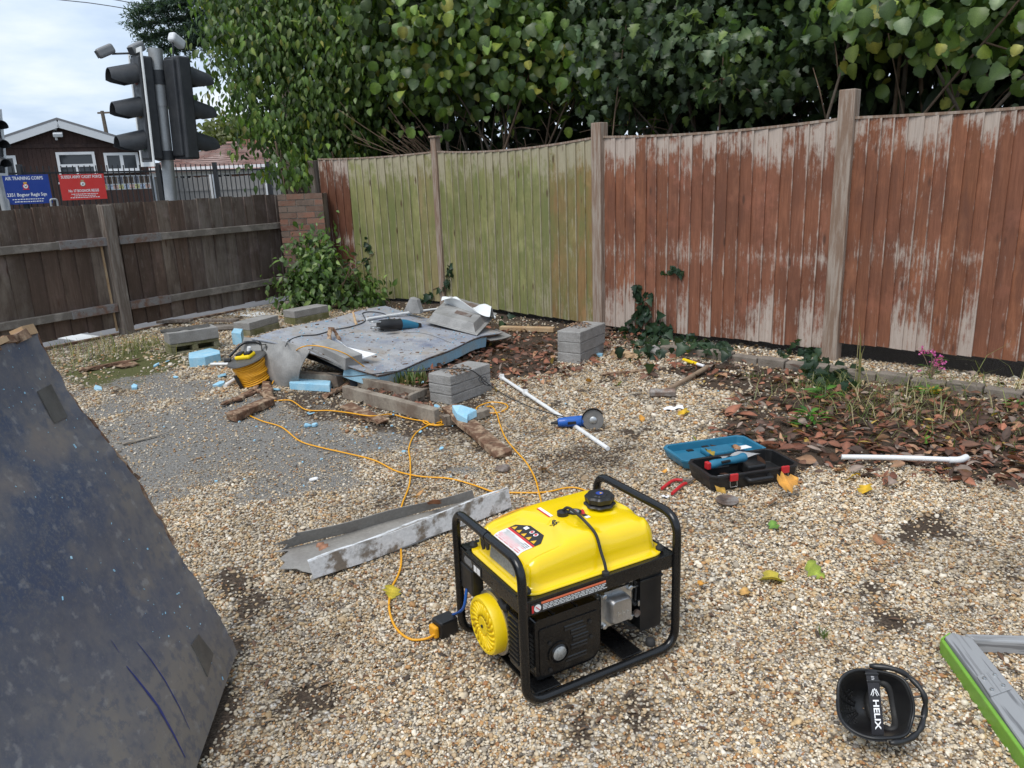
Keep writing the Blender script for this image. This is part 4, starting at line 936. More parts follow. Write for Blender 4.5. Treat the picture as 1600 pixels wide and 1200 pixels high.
def shrub(name, label, cat, base, ells, kind, nclump, per, size, cols, stems, seed, droop=.6, single=250, zmin=1.9, cr=.28, group='shrubs and trees behind the tall fence', over=.25, gapz=0.0, shell=.75, keepf=None):
    r = np.random.RandomState(seed); t = thing(name, label, cat, base, 0, group)
    E = np.array(ells, float); vol = E[:,3]*E[:,4]*E[:,5]; pick = r.choice(len(E), nclump, p=vol/vol.sum())
    d = unit(r.normal(size=(nclump,3))); rad = r.uniform(shell**3, 1, nclump)**(1/3.); inner = r.rand(nclump) < .3; rad[inner] = r.rand(inner.sum())**.4
    cc = E[pick,:3]+d*E[pick,3:]*rad[:,None]
    bright = r.uniform(.5, 1.35, nclump)
    n = nclump*per; ci = np.repeat(np.arange(nclump), per)
    off = r.normal(size=(n,3))*cr*np.array([1,1,.75])*r.uniform(.4,1,(nclump,1))[ci]
    pos = cc[ci]+off
    out = unit(pos-E[pick[ci],:3]); tocam = unit(CAMV-pos)
    nrm = unit(out*.55+tocam*.55+np.array([0,0,.75])+r.normal(size=(n,3))*.42)
    tip = unit(out*.35+r.normal(size=(n,3))*.55+np.array([0,0,-droop*1.4])); 
    sz = size*np.clip(r.lognormal(-.04,.34,n), .45, 1.3)
    C0 = np.array(cols)[r.choice(len(cols), n, p=np.array([c[3] for c in cols])/sum(c[3] for c in cols))][:,:3]*bright[ci][:,None]*r.uniform(.7,1.3,(n,1))
    sd = fence_sd(pos); keep = (~((sd < .12) & (pos[:,2] < 1.82) & (pos[:,0] > -2.4)) if over < 5 else np.ones(n, bool)) & (sd > -over) & (pos[:,2] > zmin-gapz*r.rand(n))
    if keepf is not None: keep &= keepf(pos, r)
    pos, nrm, tip, sz, C0 = pos[keep], nrm[keep], tip[keep], sz[keep], C0[keep]
    Rm = frames(tip, nrm); dist = np.linalg.norm(pos-CAMV, axis=1)
    # the leaves that show largest become single leaves, the rest one mass
    vis = ((pos-CAMV)@np.array(_D)); uu = ((pos-CAMV)@np.array(_Rt))/vis*FPX+800; vv = 600-((pos-CAMV)@np.array(_Up))/vis*FPX
    inf = (uu > 0) & (uu < 1600) & (vv > 0) & (vv < 700); order = np.argsort(np.where(inf, dist/sz, 1e9)); ns = min(single, int(inf.sum())); one = order[:ns]; rest = np.setdiff1d(np.arange(len(pos)), one)
    if ns: leaf_objs(t, kind, pos[one], Rm[one], sz[one], C0[one], M['leafobj'])
    b_ = np.array(base); me = leaf_mesh('foliage', kind, pos[rest]-b_, Rm[rest], sz[rest], C0[rest], M['leaf'])
    o = link_mesh('foliage', me, t); o['kind'] = 'stuff'
    # stems
    for k in range(stems):
        e_ = E[r.randint(len(E))]; top = e_[:3]+unit(r.normal(size=3))*e_[3:]*r.uniform(.2,.8); rt = b_+np.array([r.normal(0,.45), r.normal(0,.25), 0])
        if fence_sd(rt[None])[0] < .15 and base[2] < .5 and zmin > 1: rt = b_+np.array([r.normal(0,.2), abs(r.normal(0,.2)), 0])
        mid = rt*.55+top*.45+r.normal(size=3)*.16; rr = r.uniform(.012,.035)
        P_ = spline([rt-b_, mid-b_, top-b_], 6); mb = MB(); mb.tube(P_, rr, 7, radii=[rr*(1-.75*i/len(P_)) for i in range(len(P_))])
        s_ = obj('stem', mb, M['bark'] if k % 3 else M['twig'], t, smooth=180)
        mb = MB()
        for j in range(5):
            i_ = r.randint(4, len(P_)-1); a = P_[i_]; v = Vector(unit(r.normal(size=3)+np.array([0,0,.5])))*r.uniform(.25,.7); mb.tube([a, a+v*.5+Vector((0,0,.03)), a+v], .006, 5, radii=[.008,.006,.003])
        o2 = obj('twigs', mb, M['twig'], s_, smooth=180); o2['kind'] = 'stuff'
    return t
DG = [(0.084, 0.15, 0.034, 5), (0.12, 0.198, 0.046, 4), (0.054, 0.102, 0.026, 3), (0.18, 0.24, 0.06, 1.6), (0.264, 0.264, 0.06, 0.4)]
HZ = [(0.098, 0.172, 0.04, 5), (0.144, 0.23, 0.052, 4), (0.057, 0.103, 0.032, 3), (0.23, 0.299, 0.057, 1.6), (0.368, 0.368, 0.081, 0.7), (0.172, 0.241, 0.127, 1.2)]
FM = [(0.062, 0.106, 0.05, 5), (0.094, 0.15, 0.056, 4), (0.125, 0.181, 0.1, 2), (0.044, 0.075, 0.035, 3), (0.163, 0.237, 0.062, 1)]
DK = [(0.024, 0.043, 0.017, 4), (0.034, 0.058, 0.022, 3), (0.018, 0.032, 0.014, 3)]
shrub('leafy_shrub', 'dense small-leaved green shrub hanging over the brick pillar', 'shrub', (-2.5,11.5,0),
      [(-2.75,11.3,3.25,1.15,.9,1.5),(-3.2,11.3,3.9,.75,.7,1.0),(-2.2,11.2,2.5,.8,.6,.75),(-1.5,11.0,3.7,1.0,.9,1.2),(-2.75,10.95,1.9,.5,.35,.55),(-2.3,10.95,1.95,.5,.3,.4),(-2.8,10.25,1.75,.42,.25,.4)], 'ovate', 720, 34, .095, DG, 9, 1, 1.0, 300, 1.45, .26, over=3.0)
shrub('hazel_shrub', 'broad-leaved shrub with bare grey stems behind the green panels', 'shrub', (.1,10.1,0),
      [(-.6,10.3,3.6,1.2,.9,1.3),(.5,9.6,3.5,1.1,.9,1.2),(1.0,9.2,2.75,.9,.6,.6)], 'round', 330, 26, .108, HZ, 16, 2, .75, 300, 2.1, .3, gapz=.4)
shrub('maple_shrub', 'dark lobed-leaf shrub behind the post between green and red panels', 'shrub', (2.1,8.6,0),
      [(1.7,8.6,3.3,1.0,.8,1.2),(2.4,7.9,3.0,.9,.7,.95),(1.4,8.6,2.5,.6,.5,.5),(2.2,7.2,2.55,.55,.4,.4)], 'lobed', 270, 34, .098, FM, 8, 3, .6, 300, 1.98, .27, gapz=.3, over=.35)
shrub('hazel_shrub', 'bright large-leaved shrub leaning over the rightmost red panels', 'shrub', (3.7,7.1,0),
      [(3.3,6.4,2.75,.75,.55,.55),(4.1,6.0,2.75,.9,.55,.75),(3.6,7.0,3.7,1.4,1.0,1.0)], 'round', 330, 22, .098, HZ, 10, 4, .8, 300, 1.86, .27, gapz=.15, over=.5)
shrub('backing_hedge', 'tall dark backing hedge added to block the sky behind the shrubs', 'hedge', (1.8,11,0),  # added backing foliage that blocks the sky, leaves coloured dark for depth
      [(-.6,12.5,3.0,1.7,.6,2.4),(1.4,11.3,3.0,1.5,.6,2.4),(3.1,9.7,3.1,1.4,.7,2.3),(4.6,8.1,3.1,1.5,.8,2.3),(5.9,6.6,3.0,1.4,.9,2.3),(-2.0,13.0,3.2,1.1,.6,2.3)], 'lance', 1500, 36, .2, DK, 16, 5, .3, 0, 1.0, .36, gapz=.6, shell=.2, over=-1.0, keepf=lambda p, r: ~((p[:,2] < 2.6) & (fbm(p[:,0]*1.3, p[:,2]*2.5, 3.5, 41) > .66)))
shrub('corner_bush', 'leafy green bush in front of the brick pillar at the fence corner', 'bush', (-2.45,9.35,0),
      [(-2.32,9.4,.36,.32,.28,.33),(-2.05,9.4,.16,.44,.3,.18),(-2.5,9.38,.2,.2,.2,.18),(-2.3,9.45,.66,.2,.17,.22)], 'ovate', 125, 26, .085, [(.075,.14,.036,4),(.11,.19,.05,3),(.05,.09,.026,3),(.18,.26,.08,1)], 3, 6, .45, 300, .02, .17, group='plants in the yard', over=9, keepf=lambda p, r: fence_sd(p) < -.08)

# dead twiggy branches seen through the gap above the green panels
tw = thing('dead_branches', 'bare grey dead twigs fanning out above the left green panel', 'branches', (-.9,10.2,1.3), 0)
for k in range(16):
    a = Vector((rnd.uniform(-.1,.35), 0, rnd.uniform(0,.3))); v = Vector((-rnd.uniform(.4,1.1), rnd.uniform(-.35,.1), rnd.uniform(.25,1.0))); pts_ = [a, a+v*.5+Vector((0,0,rnd.uniform(-.04,.05))), a+v]
    mb = MB(); mb.tube(spline(pts_, 4), .006, 5, radii=[.011-.008*i/8 for i in range(9)])
    for j in range(3):
        q = a+v*rnd.uniform(.4,.9); w_ = Vector((-rnd.uniform(.05,.25), rnd.uniform(-.1,.1), rnd.uniform(-.05,.25))); mb.tube([q, q+w_], .003, 4, radii=[.004,.002])
    obj('twig', mb, M['twig'], tw, smooth=180)

# ---- cedar limb reaching in from behind the shrub
cr_ = np.random.RandomState(21); ct = ad(440, 100, 17); ced = thing('cedar_tree', 'dark blue-green cedar whose flat branches reach in at top left', 'tree', (ct.x, 17, 0))
mb = MB(); mb.tube([(0,0,0),(.1,0,3),(0,.1,8)], .3, 10, radii=[.35,.28,.15]); obj('trunk', mb, M['bark'], ced, smooth=180)
pos = []; tip = []; nrm = []
limbs = [((440,20),(330,22),(215,38)), ((440,50),(350,45),(280,72)), ((440,0),(330,-12),(212,22)), ((440,-40),(340,-30),(255,-8)), ((440,-60),(320,-60),(205,-40)), ((430,60),(370,30),(300,50)), ((440,70),(350,60),(258,76)), ((430,20),(320,38),(228,60)), ((440,10),(310,5),(222,12))]
for li, l_ in enumerate(limbs):
    q = [ad(*p, 17+.4*math.sin(li*2.1)*(j > 0))-Vector((ct.x,17,0)) for j, p in enumerate(l_)]; P_ = spline(q, 10)
    mb = MB(); mb.tube(P_, .03, 6, radii=[.06*(1-.85*i/len(P_)) for i in range(len(P_))]); obj('limb', mb, M['bark'], ced, smooth=180)
    for i in range(3, len(P_)):
        for s_ in range(9):
            d = Vector((cr_.normal(-.3,.55), cr_.normal(0,.55), cr_.normal(-.12,.3))); ln_ = cr_.uniform(.2,.6)*(1.1-.4*i/len(P_)); d = d.normalized()*ln_
            for k in range(30):
                u_ = cr_.rand(); pp = P_[i]+d*u_+Vector(cr_.normal(size=3)*.018); pos.append(pp); tip.append(d.normalized()*.6+Vector(cr_.normal(size=3))*.6+Vector((0,0,.25))); nrm.append(cr_.normal(size=3)+np.array([0,0,1]))
pos = np.array([tuple(p) for p in pos]); tip = unit(np.array([tuple(p) for p in tip])); nrm = unit(np.array(nrm)); n = len(pos)
me = leaf_mesh('foliage', 'lance', pos, frames(tip, nrm), cr_.uniform(.05,.09,n), np.array((.06,.1,.08))*cr_.uniform(.6,1.3,(n,1)), M['leaf'], np.full(n,.9)); o = link_mesh('foliage', me, ced); o['kind'] = 'stuff'
# ---- far yellowish tree over the bungalow
ft = ad(380, 250, 62); fr = np.random.RandomState(5); n = 2600; d = unit(fr.normal(size=(n,3)))*fr.rand(n,1)**.4*np.array([3.2,2.5,1.7])*(1+.25*np.sin(fr.rand(n,1)*9)); p = d+np.array([0,0,ad(378,222,62).z])
fart = thing('far_tree', 'small olive tree far off above the bungalow roof', 'tree', (ft.x, 62, 0))
me = leaf_mesh('crown', 'round', p, frames(unit(fr.normal(size=(n,3))), unit(fr.normal(size=(n,3))+np.array([0,0,1]))), np.full(n,.36), np.array((.13,.15,.06))*fr.uniform(.6,1.3,(n,1)), M['leaf']); o = link_mesh('crown', me, fart)
mb = MB(); mb.tube([(0,0,0),(0,0,4.2)], .25, 8, radii=[.3,.15]); obj('trunk', mb, M['bark'], fart)

# ---- ivy on and under the tall fence
IV = [(.018,.042,.022,4),(.03,.06,.03,3),(.05,.085,.04,1)]
def ivy(label, spots, n, size, seed, name='ivy_patch', cols=IV, kind='ivy', spread=1.0):
    r = np.random.RandomState(seed); ps, ns_, ts = [], [], []
    for i in range(n):
        a = r.rand()*(len(spots)-1); k = int(a); f = a-k; s0, s1 = spots[k], spots[min(k+1, len(spots)-1)]
        rad = (s0[2]*(1-f)+s1[2]*f)*spread; px = s0[0]*(1-f)+s1[0]*f+r.normal()*rad*.5; py = s0[1]*(1-f)+s1[1]*f+r.normal()*rad*.4
        p, nn_, d_ = fence_at(px, py, .03+abs(r.normal(0,.02)))
        if p.z < .02:
            p = gp(px, py, .03+abs(r.normal(0,.04))); nn_ = Vector((0,-.5,.8))
        ps.append(tuple(p)); ns_.append(np.array(nn_)+np.array([0,-.1,.3])+r.normal(size=3)*.35); ts.append(np.array([0,0,-.8])+r.normal(size=3)*.6)
    ps = np.array(ps); b_ = ps[np.argmin(ps[:,2])].copy(); b_[2] = 0
    t = thing(name, label, 'ivy' if kind == 'ivy' else 'plant', tuple(b_), 0, 'plants in the yard')
    sz = size*r.lognormal(0,.25,n); C0 = np.array(cols)[r.choice(len(cols), n, p=np.array([c[3] for c in cols])/sum(c[3] for c in cols))][:,:3]*r.uniform(.75,1.3,(n,1))
    leaf_objs(t, kind, ps, frames(unit(np.array(ts)), unit(np.array(ns_))), sz, C0, M['leafobj'])
    vine = [Vector(fence_at(s_[0], s_[1], .02)[0])-Vector(b_) for s_ in spots]
    mb = MB(); mb.tube(spline(vine, 5) if len(vine) > 2 else vine, .005, 5); obj('vine', mb, M['twig'], t, smooth=180)
ivy('dark ivy clump climbing the left end of the bleached red panel', [(994,448,6),(1003,475,12),(1005,505,24),(1025,520,34),(1010,535,34),(1000,540,40)], 150, .075, 1)
ivy('low ivy sprawling under the middle of the bleached red panel', [(1065,532,14),(1090,540,18),(1120,545,14),(1145,545,12)], 60, .08, 2)
ivy('ivy round the foot of the tallest post', [(1275,545,10),(1262,570,22),(1285,585,26),(1310,580,28),(1335,590,16)], 85, .085, 3)
ivy('small ivy sprig stuck halfway up the bleached red panel', [(1035,425,8),(1050,426,10),(1065,424,6)], 14, .055, 4)
ivy('thin ivy strand climbing the dark red end of the green panel', [(573,370,3),(575,400,4),(574,430,5),(580,460,10),(600,475,12),(590,480,16)], 46, .07, 5)
ivy('ivy wisps at the foot of the pale capped post', [(702,415,4),(700,440,6),(655,470,9),(780,495,9),(795,500,10)], 34, .075, 6)
ivy('small ivy seedlings below the joint left of the tallest post', [(1218,548,5),(1225,556,5),(1240,540,4),(1250,530,4)], 12, .06, 8)

# ---- ground plants
def tuft(name, label, px, py, n, h, spread, cols, seed, wid=.006, lean=.5, cat='weed', z=0.0):
    r = np.random.RandomState(seed); c = gp(px, py); t = thing(name, label, cat, (c.x, c.y, 0), 0, 'plants in the yard'); VV = []; FF = []; CC = []
    for i in range(n):
        b = np.array([r.normal(0,spread), r.normal(0,spread*.8), 0]); a = r.rand()*6.28; hh = h*r.uniform(.4,1.1); d = np.array([math.cos(a), math.sin(a), 0])*hh*lean*r.uniform(.3,1.2); s_ = np.array([-math.sin(a), math.cos(a), 0])*wid*r.uniform(.6,1.3)
        k = len(VV); m_ = b+d*.35+np.array([0,0,hh*.65]); tp = b+d+np.array([0,0,hh*r.uniform(.75,1.0)])
        VV += [b-s_, b+s_, m_-s_*.8, m_+s_*.8, tp]; FF += [(k,k+1,k+3),(k,k+3,k+2),(k+2,k+3,k+4)]; q = np.array(cols[r.randint(len(cols))])*r.uniform(.75,1.25); CC += [q]*5
    o = link_mesh('blades', npmesh('blades', np.array(VV), np.array(FF), M['leaf'], np.array(CC)), t); o['kind'] = 'stuff'; return t
GR = [(.08,.13,.03),(.12,.17,.05),(.2,.2,.08)]; ST = [(.35,.3,.15),(.42,.36,.2),(.22,.24,.09)]
tuft('grass_tuft', 'grass tuft growing beside the stacked blocks and broken planter', 645, 598, 120, .13, .08, GR, 1)
for i, (px, py, n, h, s_, lab) in enumerate([(1395,640,380,.15,.36,'long straggly grass lying over the fallen leaves at right'),(1290,612,110,.14,.14,'green weeds by the ivy at the tallest post'),(1480,612,90,.13,.2,'thin dry grass beside the edging bricks'),(1180,590,40,.05,.06,'tiny green weeds in the gravel before the edging bricks'),(1555,700,50,.07,.06,'small grass tuft among the red leaves at far right'),(1285,998,16,.045,.012,'single tiny grass sprig in the gravel beside the mask'),(160,555,200,.18,.3,'mossy grass strip at the foot of the low dark fence'),(225,545,120,.2,.16,'taller grass clump beside the low fence post'),(270,545,70,.1,.12,'short grass left of the mossy hollow block')]):
    tuft('grass_tuft', lab, px, py, n, h, s_, GR+ST if i in (0,2,6,7) else GR, 10+i, .0026, 1.9 if i in (0,2) else .9)
def leafplant(label, px, py, n, size, h, cols, seed, name='weed_plant'):
    r = np.random.RandomState(seed); c = gp(px, py); t = thing(name, label, 'weed', (c.x, c.y, 0), 0, 'plants in the yard')
    a = r.rand(n)*6.28; e_ = r.uniform(.2,.9,n); ps = np.stack([np.cos(a)*.25*size*3*r.rand(n), np.sin(a)*.25*size*3*r.rand(n), h*r.uniform(.2,1,n)], 1)+np.array([c.x,c.y,0])
    tip_ = np.stack([np.cos(a), np.sin(a), e_*.6], 1); C0 = np.array(cols)[r.randint(len(cols), size=n)]*r.uniform(.8,1.25,(n,1))
    leaf_objs(t, 'lance', ps, frames(unit(tip_), unit(np.array([[0,0,1.]]*n)+r.normal(size=(n,3))*.25)), size*r.uniform(.7,1.2,n), C0, M['leafobj'])
    mb = MB(); mb.tube([(0,0,0),(0,0,h*.9)], .003, 5); obj('stem', mb, M['twig'], t); return t
GW = [(.07,.19,.03),(.1,.24,.045),(.05,.14,.03)]
leafplant('bright green leafy weed among the red leaves', 1265, 668, 26, .085, .09, GW, 1); leafplant('green weed before the ivy at the tallest post', 1290, 625, 22, .09, .07, GW, 2)
leafplant('low green weeds left of the pink flower', 1450, 618, 24, .07, .05, GW, 3); leafplant('small green seedling on a stalk right of the tool case', 1222, 692, 7, .045, .05, GW, 4); leafplant('small green weed at the end of the edging bricks', 1585, 640, 9, .05, .05, GW, 6)
tuft('straw_stalks', 'tall straw-coloured grass stalks before the rightmost panel', 1338, 605, 6, .62, .02, ST, 31, .003, .18); tuft('straw_stalks', 'bent dry stalks at the right edge by the fence', 1570, 620, 9, .34, .12, ST, 32, .0025, 1.3)
# pink flower against the fence
c = gp(1455, 598); fl_ = leafplant('pink-flowered plant growing at the fence foot', 1455, 600, 30, .06, .2, [(.06,.12,.03),(.09,.15,.04)], 7, 'pink_flower'); fl_['category'] = 'flower'
for (px, py) in ((1440,547),(1456,551),(1468,562),(1462,566),(1438,584),(1472,570)):
    p, nn_, d_ = fence_at(px, py, .1); r = np.random.RandomState(px); n = 18
    leaf_objs(fl_, 'round', np.array(tuple(p))+r.normal(size=(n,3))*.012, frames(unit(r.normal(size=(n,3))), unit(r.normal(size=(n,3))+np.array([0,-1,.6]))), r.uniform(.012,.02,n), np.tile(np.array((.5,.12,.36)),(n,1))*r.uniform(.8,1.4,(n,1)), M['leafobj'], 'petal')
    q = Vector((p.x-c.x, p.y-c.y, p.z)); mb = MB(); mb.tube([(0,0,.05), q*.6+Vector((0,0,.03)), q], .002, 5); obj('stem', mb, M['twig'], fl_)

# ---- leaf litter
DL = [(.2,.085,.055,5),(.13,.07,.048,5),(.28,.12,.075,3),(.08,.05,.038,5),(.34,.2,.12,2),(.24,.19,.16,2.5),(.42,.3,.08,.5)]
def litter(name, label, areas, size, seed, kinds=('lance','ovate')):
    r = np.random.RandomState(seed); b_ = np.array([0,0,0.])
    for ki, kind in enumerate(kinds):
        ps = []
        for poly, n in areas:
            xs = [p[0] for p in poly]; ys = [p[1] for p in poly]; q = 0
            pl_ = [Vector((p[0], p[1], 0)) for p in poly]
            X = r.uniform(min(xs), max(xs), n*3); Y = r.uniform(min(ys), max(ys), n*3); mk = poly_mask(X, Y, pl_, 38)+(r.rand(n*3)-.5)*.95+(vnoise(X, Y*1.8, .035, seed)-.5)*.7 > .5
            for x, y in list(zip(X[mk], Y[mk]))[:n//len(kinds)]:
                p = gp(x, y); ps.append((p.x, p.y, gz(p.x, p.y)+r.uniform(.004,.045)))
        ps = np.array(ps); n = len(ps); nr = unit(np.array([[0,0,1.]]*n)+r.normal(size=(n,3))*.45); tp = unit(np.stack([r.normal(size=n), r.normal(size=n), r.normal(0,.2,n)], 1))
        C0 = np.array(DL)[r.choice(len(DL), n, p=np.array([c[3] for c in DL])/sum(c[3] for c in DL))][:,:3]*r.uniform(.7,1.25,(n,1))
        o = link_mesh(name, leaf_mesh(name, kind, ps, frames(tp, nr), size*r.lognormal(0,.25,n), C0, M['deadleaf'])); tag(o, label if ki == 0 else label+', broader ones', 'fallen leaves', kind='stuff')
litter('leaf_litter', 'brown and red fallen leaves heaped between the yard and the red fence', [([(1105,690),(1150,650),(1200,625),(1320,595),(1460,610),(1620,640),(1640,765),(1540,750),(1400,725),(1250,725),(1150,705)], 1500), ([(1060,560),(1120,555),(1260,585),(1200,610),(1100,590)], 150), ([(1000,545),(1060,550),(1130,570),(1090,600),(1010,580)], 70)], .066, 3)
litter('leaf_litter', 'crumpled brown fallen leaves beside the demolished slab', [([(640,590),(700,545),(770,515),(870,520),(960,510),(1000,520),(990,540),(900,570),(850,580),(780,590),(690,610)], 1300), ([(560,602),(640,612),(672,632),(650,640),(570,615)], 130)], .058, 4)
r = np.random.RandomState(9)
# small dark bits, bark crumbs and dust over the gravel
n = 1500; px = r.uniform(150,1600,n); py = r.uniform(520,1150,n); ps = np.array([tuple(gp(a_, b_)) for a_, b_ in zip(px, py)]); ps[:,2] = [gz(a_, b_)+.012 for a_, b_ in ps[:,:2]]
keepm = (ps[:,0]*LN.x+ps[:,1]*LN.y-(LP.x*LN.x+LP.y*LN.y) < -.3); ps = ps[keepm]; n = len(ps)
C0 = np.array([(.12,.07,.045),(.2,.13,.08),(.06,.045,.035),(.3,.22,.14)])[r.randint(4, size=n)]
o = link_mesh('ground_crumbs', leaf_mesh('ground_crumbs', 'lance', ps, frames(unit(np.stack([r.normal(size=n), r.normal(size=n), r.normal(0,.1,n)],1)), unit(np.array([[0,0,1.]]*n)+r.normal(size=(n,3))*.3)), r.uniform(.012,.04,n), C0, M['deadleaf'])); tag(o, 'small brown bark and leaf crumbs strewn over the gravel', 'debris', kind='stuff')
# single fallen leaves
def one_leaf(label, px, py, size, col, kind='lobed', seed=0, z=.014, tilt=.25):
    r = random.Random(seed*31+px); V, F = TPL[kind]; p = gp(px, py, z); V = V.copy(); V[:,2] += .12*np.sin(V[:,0]*6+r.random()*3)+.14*np.sin(V[:,1]*6+r.random()*3); V[:,0] *= r.uniform(.8,1.2); V[:,1] -= .5
    vc_ = vein(kind, len(V))*np.array([1,1,1])*(.6+.5*nrs.rand(len(V),1)); me = npmesh('fallen_leaf', V, F, M['deadleafobj'], vc_); Rm_ = Matrix.Rotation(r.uniform(0,6.28),4,'Z') @ Matrix.Rotation(r.uniform(-tilt,tilt),4,'X') @ Matrix.Rotation(r.uniform(-tilt,tilt),4,'Y')
    o = link_mesh('fallen_leaf', me, None, T(Vector((p.x, p.y, gz(p.x,p.y)*(z < .05)+z+.01))) @ Rm_ @ Matrix.Diagonal((size,size,size,1)), col); tag(o, label, 'leaf', 'fallen leaves lying singly')
YL, GL, BL, OL = (.62,.4,.03), (.3,.38,.06), (.32,.17,.09), (.6,.3,.06)
for i, a_ in enumerate([('large curled brown leaf in front of the tool case', 1203, 788, .14, BL), ('mottled yellow green leaf right of the generator', 1205, 905, .12, (.5,.42,.06)), ('pale green leaf near the mottled one right of the generator', 1275, 897, .1, GL),
    ('yellow brown leaf leaning on the tool case front', 1125, 768, .11, (.45,.27,.05)), ('orange leaf leaning on the right corner of the tool case', 1232, 755, .12, OL), ('yellow leaf right of the sledgehammer head', 1068, 648, .1, YL),
    ('yellow leaf left of the sledgehammer', 920, 598, .09, OL), ('pair of yellow leaves by the gravel edge below the leaves', 1330, 748, .1, YL), ('small yellow leaf on the gravel under the white pipe', 1350, 770, .08, YL), ('orange leaf between hammer and tool case', 1003, 657, .08, OL),
    ('yellow green leaf beside the generator cord', 612, 930, .08, (.55,.45,.05)), ('green leaf left of the sledgehammer handle', 965, 603, .09, GL), ('brown maple leaf behind the metal channel', 655, 772, .13, (.45,.25,.1)), ('red brown leaf lying in the metal channel', 678, 788, .09, (.3,.13,.08)),
    ('pale dry leaf on the low end of the channel', 507, 857, .07, (.33,.17,.11)), ('orange leaf in front of the blue case lid', 1035, 740, .07, OL), ('small orange leaf at the right of the generator', 1097, 915, .06, OL), ('small orange leaf below the red pliers', 1165, 930, .06, (.5,.3,.1)),
    ('green yellow leaf at the foot of the hammer', 1088, 690, .08, GL), ('big yellow leaf under the pink flower', 1460, 612, .1, YL), ('brown leaf in front of the long white pipe', 1375, 848, .07, BL), ('yellow leaf below the stacked blocks', 775, 610, .08, YL), ('large tan leaf in the gravel right of the hammer', 850, 735, .07, (.35,.2,.12)),
    ('small green leaf between generator and mask', 1210, 825, .07, (.14,.28,.05)), ('yellow leaf among the red leaves at far right', 1553, 650, .08, YL), ('brown leaf at the left end of the pipe', 1310, 735, .08, BL), ('fresh green leaf right of the long pipe elbow', 1450, 690, .08, (.16,.34,.05)), ('orange leaf beside the angle grinder', 935, 655, .07, OL)]):
    nm, x, y, s_, col = a_; one_leaf(nm, x, y, s_*.8, col, 'lobed' if i % 3 else 'ovate', i, z=.07 if 'lean' in nm or 'channel' in nm else .012, tilt=.9 if 'lean' in nm else .3)
# ================================================================ CONCRETE BLOCKS
def block_at(label, corner_px, ang, z, size=(.44,.215,.1), mat='concrete', hollow=False, group='stacked concrete blocks', jig=0.0, dz=0):
    """corner_px: ground position (Vector) of the block's near-left corner; long axis along ang"""
    p = corner_px; t = None; Lx, Ly, Lz = size
    mt = T(Vector((p.x, p.y, z))) @ rotz(ang+R(jig)); mb = MB()
    if not hollow: mb.box((Lx/2, Ly/2, Lz/2), size)
    else:   # two oval cores seen on the long side
        ys = [.0, Ly]; mb.box((Lx/2, Ly/2, .014), (Lx, Ly, .028)); mb.box((Lx/2, Ly/2, Lz-.014), (Lx, Ly, .028))
        for x0, x1 in ((0,.05),(.195,.245),(.39,.44)): mb.box(((x0+x1)/2, Ly/2, Lz/2), (x1-x0, Ly, Lz-.056))
        mb.box((Lx/2, Ly*.75, Lz/2), (Lx-.02, .03, Lz-.056))
    n = bmesh.new(); me = bpy.data.meshes.new('concrete_block'); me.from_pydata([tuple(v) for v in mb.v], [], mb.f); n.from_mesh(me)
    if not hollow:
        bmesh.ops.subdivide_edges(n, edges=n.edges[:], cuts=5, use_grid_fill=True)
        rr = random.Random(int(p.x*1000)+int(z*100))
        for v in n.verts:
            on_edge = sum(abs(c_) < 1e-4 or abs(c_-s_) < 1e-4 for c_, s_ in zip(v.co, size)); k = .004 if on_edge > 1 else .0012
            v.co += Vector((rr.gauss(0,1), rr.gauss(0,1), rr.gauss(0,.6)))*k*.22
    n.to_mesh(me); n.free(); me.materials.append(M[mat]); o = link_mesh('concrete_block', me, None, mt); b = o.modifiers.new('bevel','BEVEL'); b.width = .006; b.segments = 2; b.limit_method = 'ANGLE'; b.angle_limit = R(50)
    tag(o, label, 'concrete block', group); return o
def stack(px, py, pxr, pyr, labels, mats, hol, s=(.44,.215,.1), z0=0, jig=1.5):
    """near corner at (px,py), long side runs towards pixel (pxr,pyr); blocks extend to the left of that side"""
    a = gp(px, py); b = gp(pxr, pyr); an = math.atan2(b.y-a.y, b.x-a.x)
    for i, (lb, mt, ho) in enumerate(zip(labels, mats, hol)):
        block_at(lb, a, an, z0+i*(s[2]+.001), s, mt, ho, jig=rnd.uniform(-jig, jig))
B1 = (.46,.205,.086)
stack(907, 570, 945, 551, ['bottom concrete block of the three standing before the brown end of the green fence', 'middle concrete block of the three before the brown end of the green fence', 'top concrete block of three before the brown end of the green fence'], ['concrete']*3, [0]*3, B1)
stack(706, 634, 768, 611, ['bottom concrete block of the three beside the broken wooden trough', 'middle concrete block of the three beside the broken wooden trough', 'top concrete block of the three under the black cable'], ['concrete']*3, [0]*3, (.42,.2,.066))
stack(268, 557, 332, 547, ['mossy hollow concrete block near the low fence post', 'grey concrete slab block on the mossy hollow block'], ['mossblock','concrete'], [1,0], (.44,.2,.105))
stack(392, 528, 446, 512, ['mossy lower block behind the demolished slab', 'grey upper block on the mossy one behind the slab'], ['mossblock','concrete'], [0,0], (.46,.2,.075))
stack(462, 509, 520, 497, ['pale lower block in front of the corner bush', 'rough grey upper block in front of the corner bush'], ['mossblock','concrete'], [0,0], (.46,.2,.078))

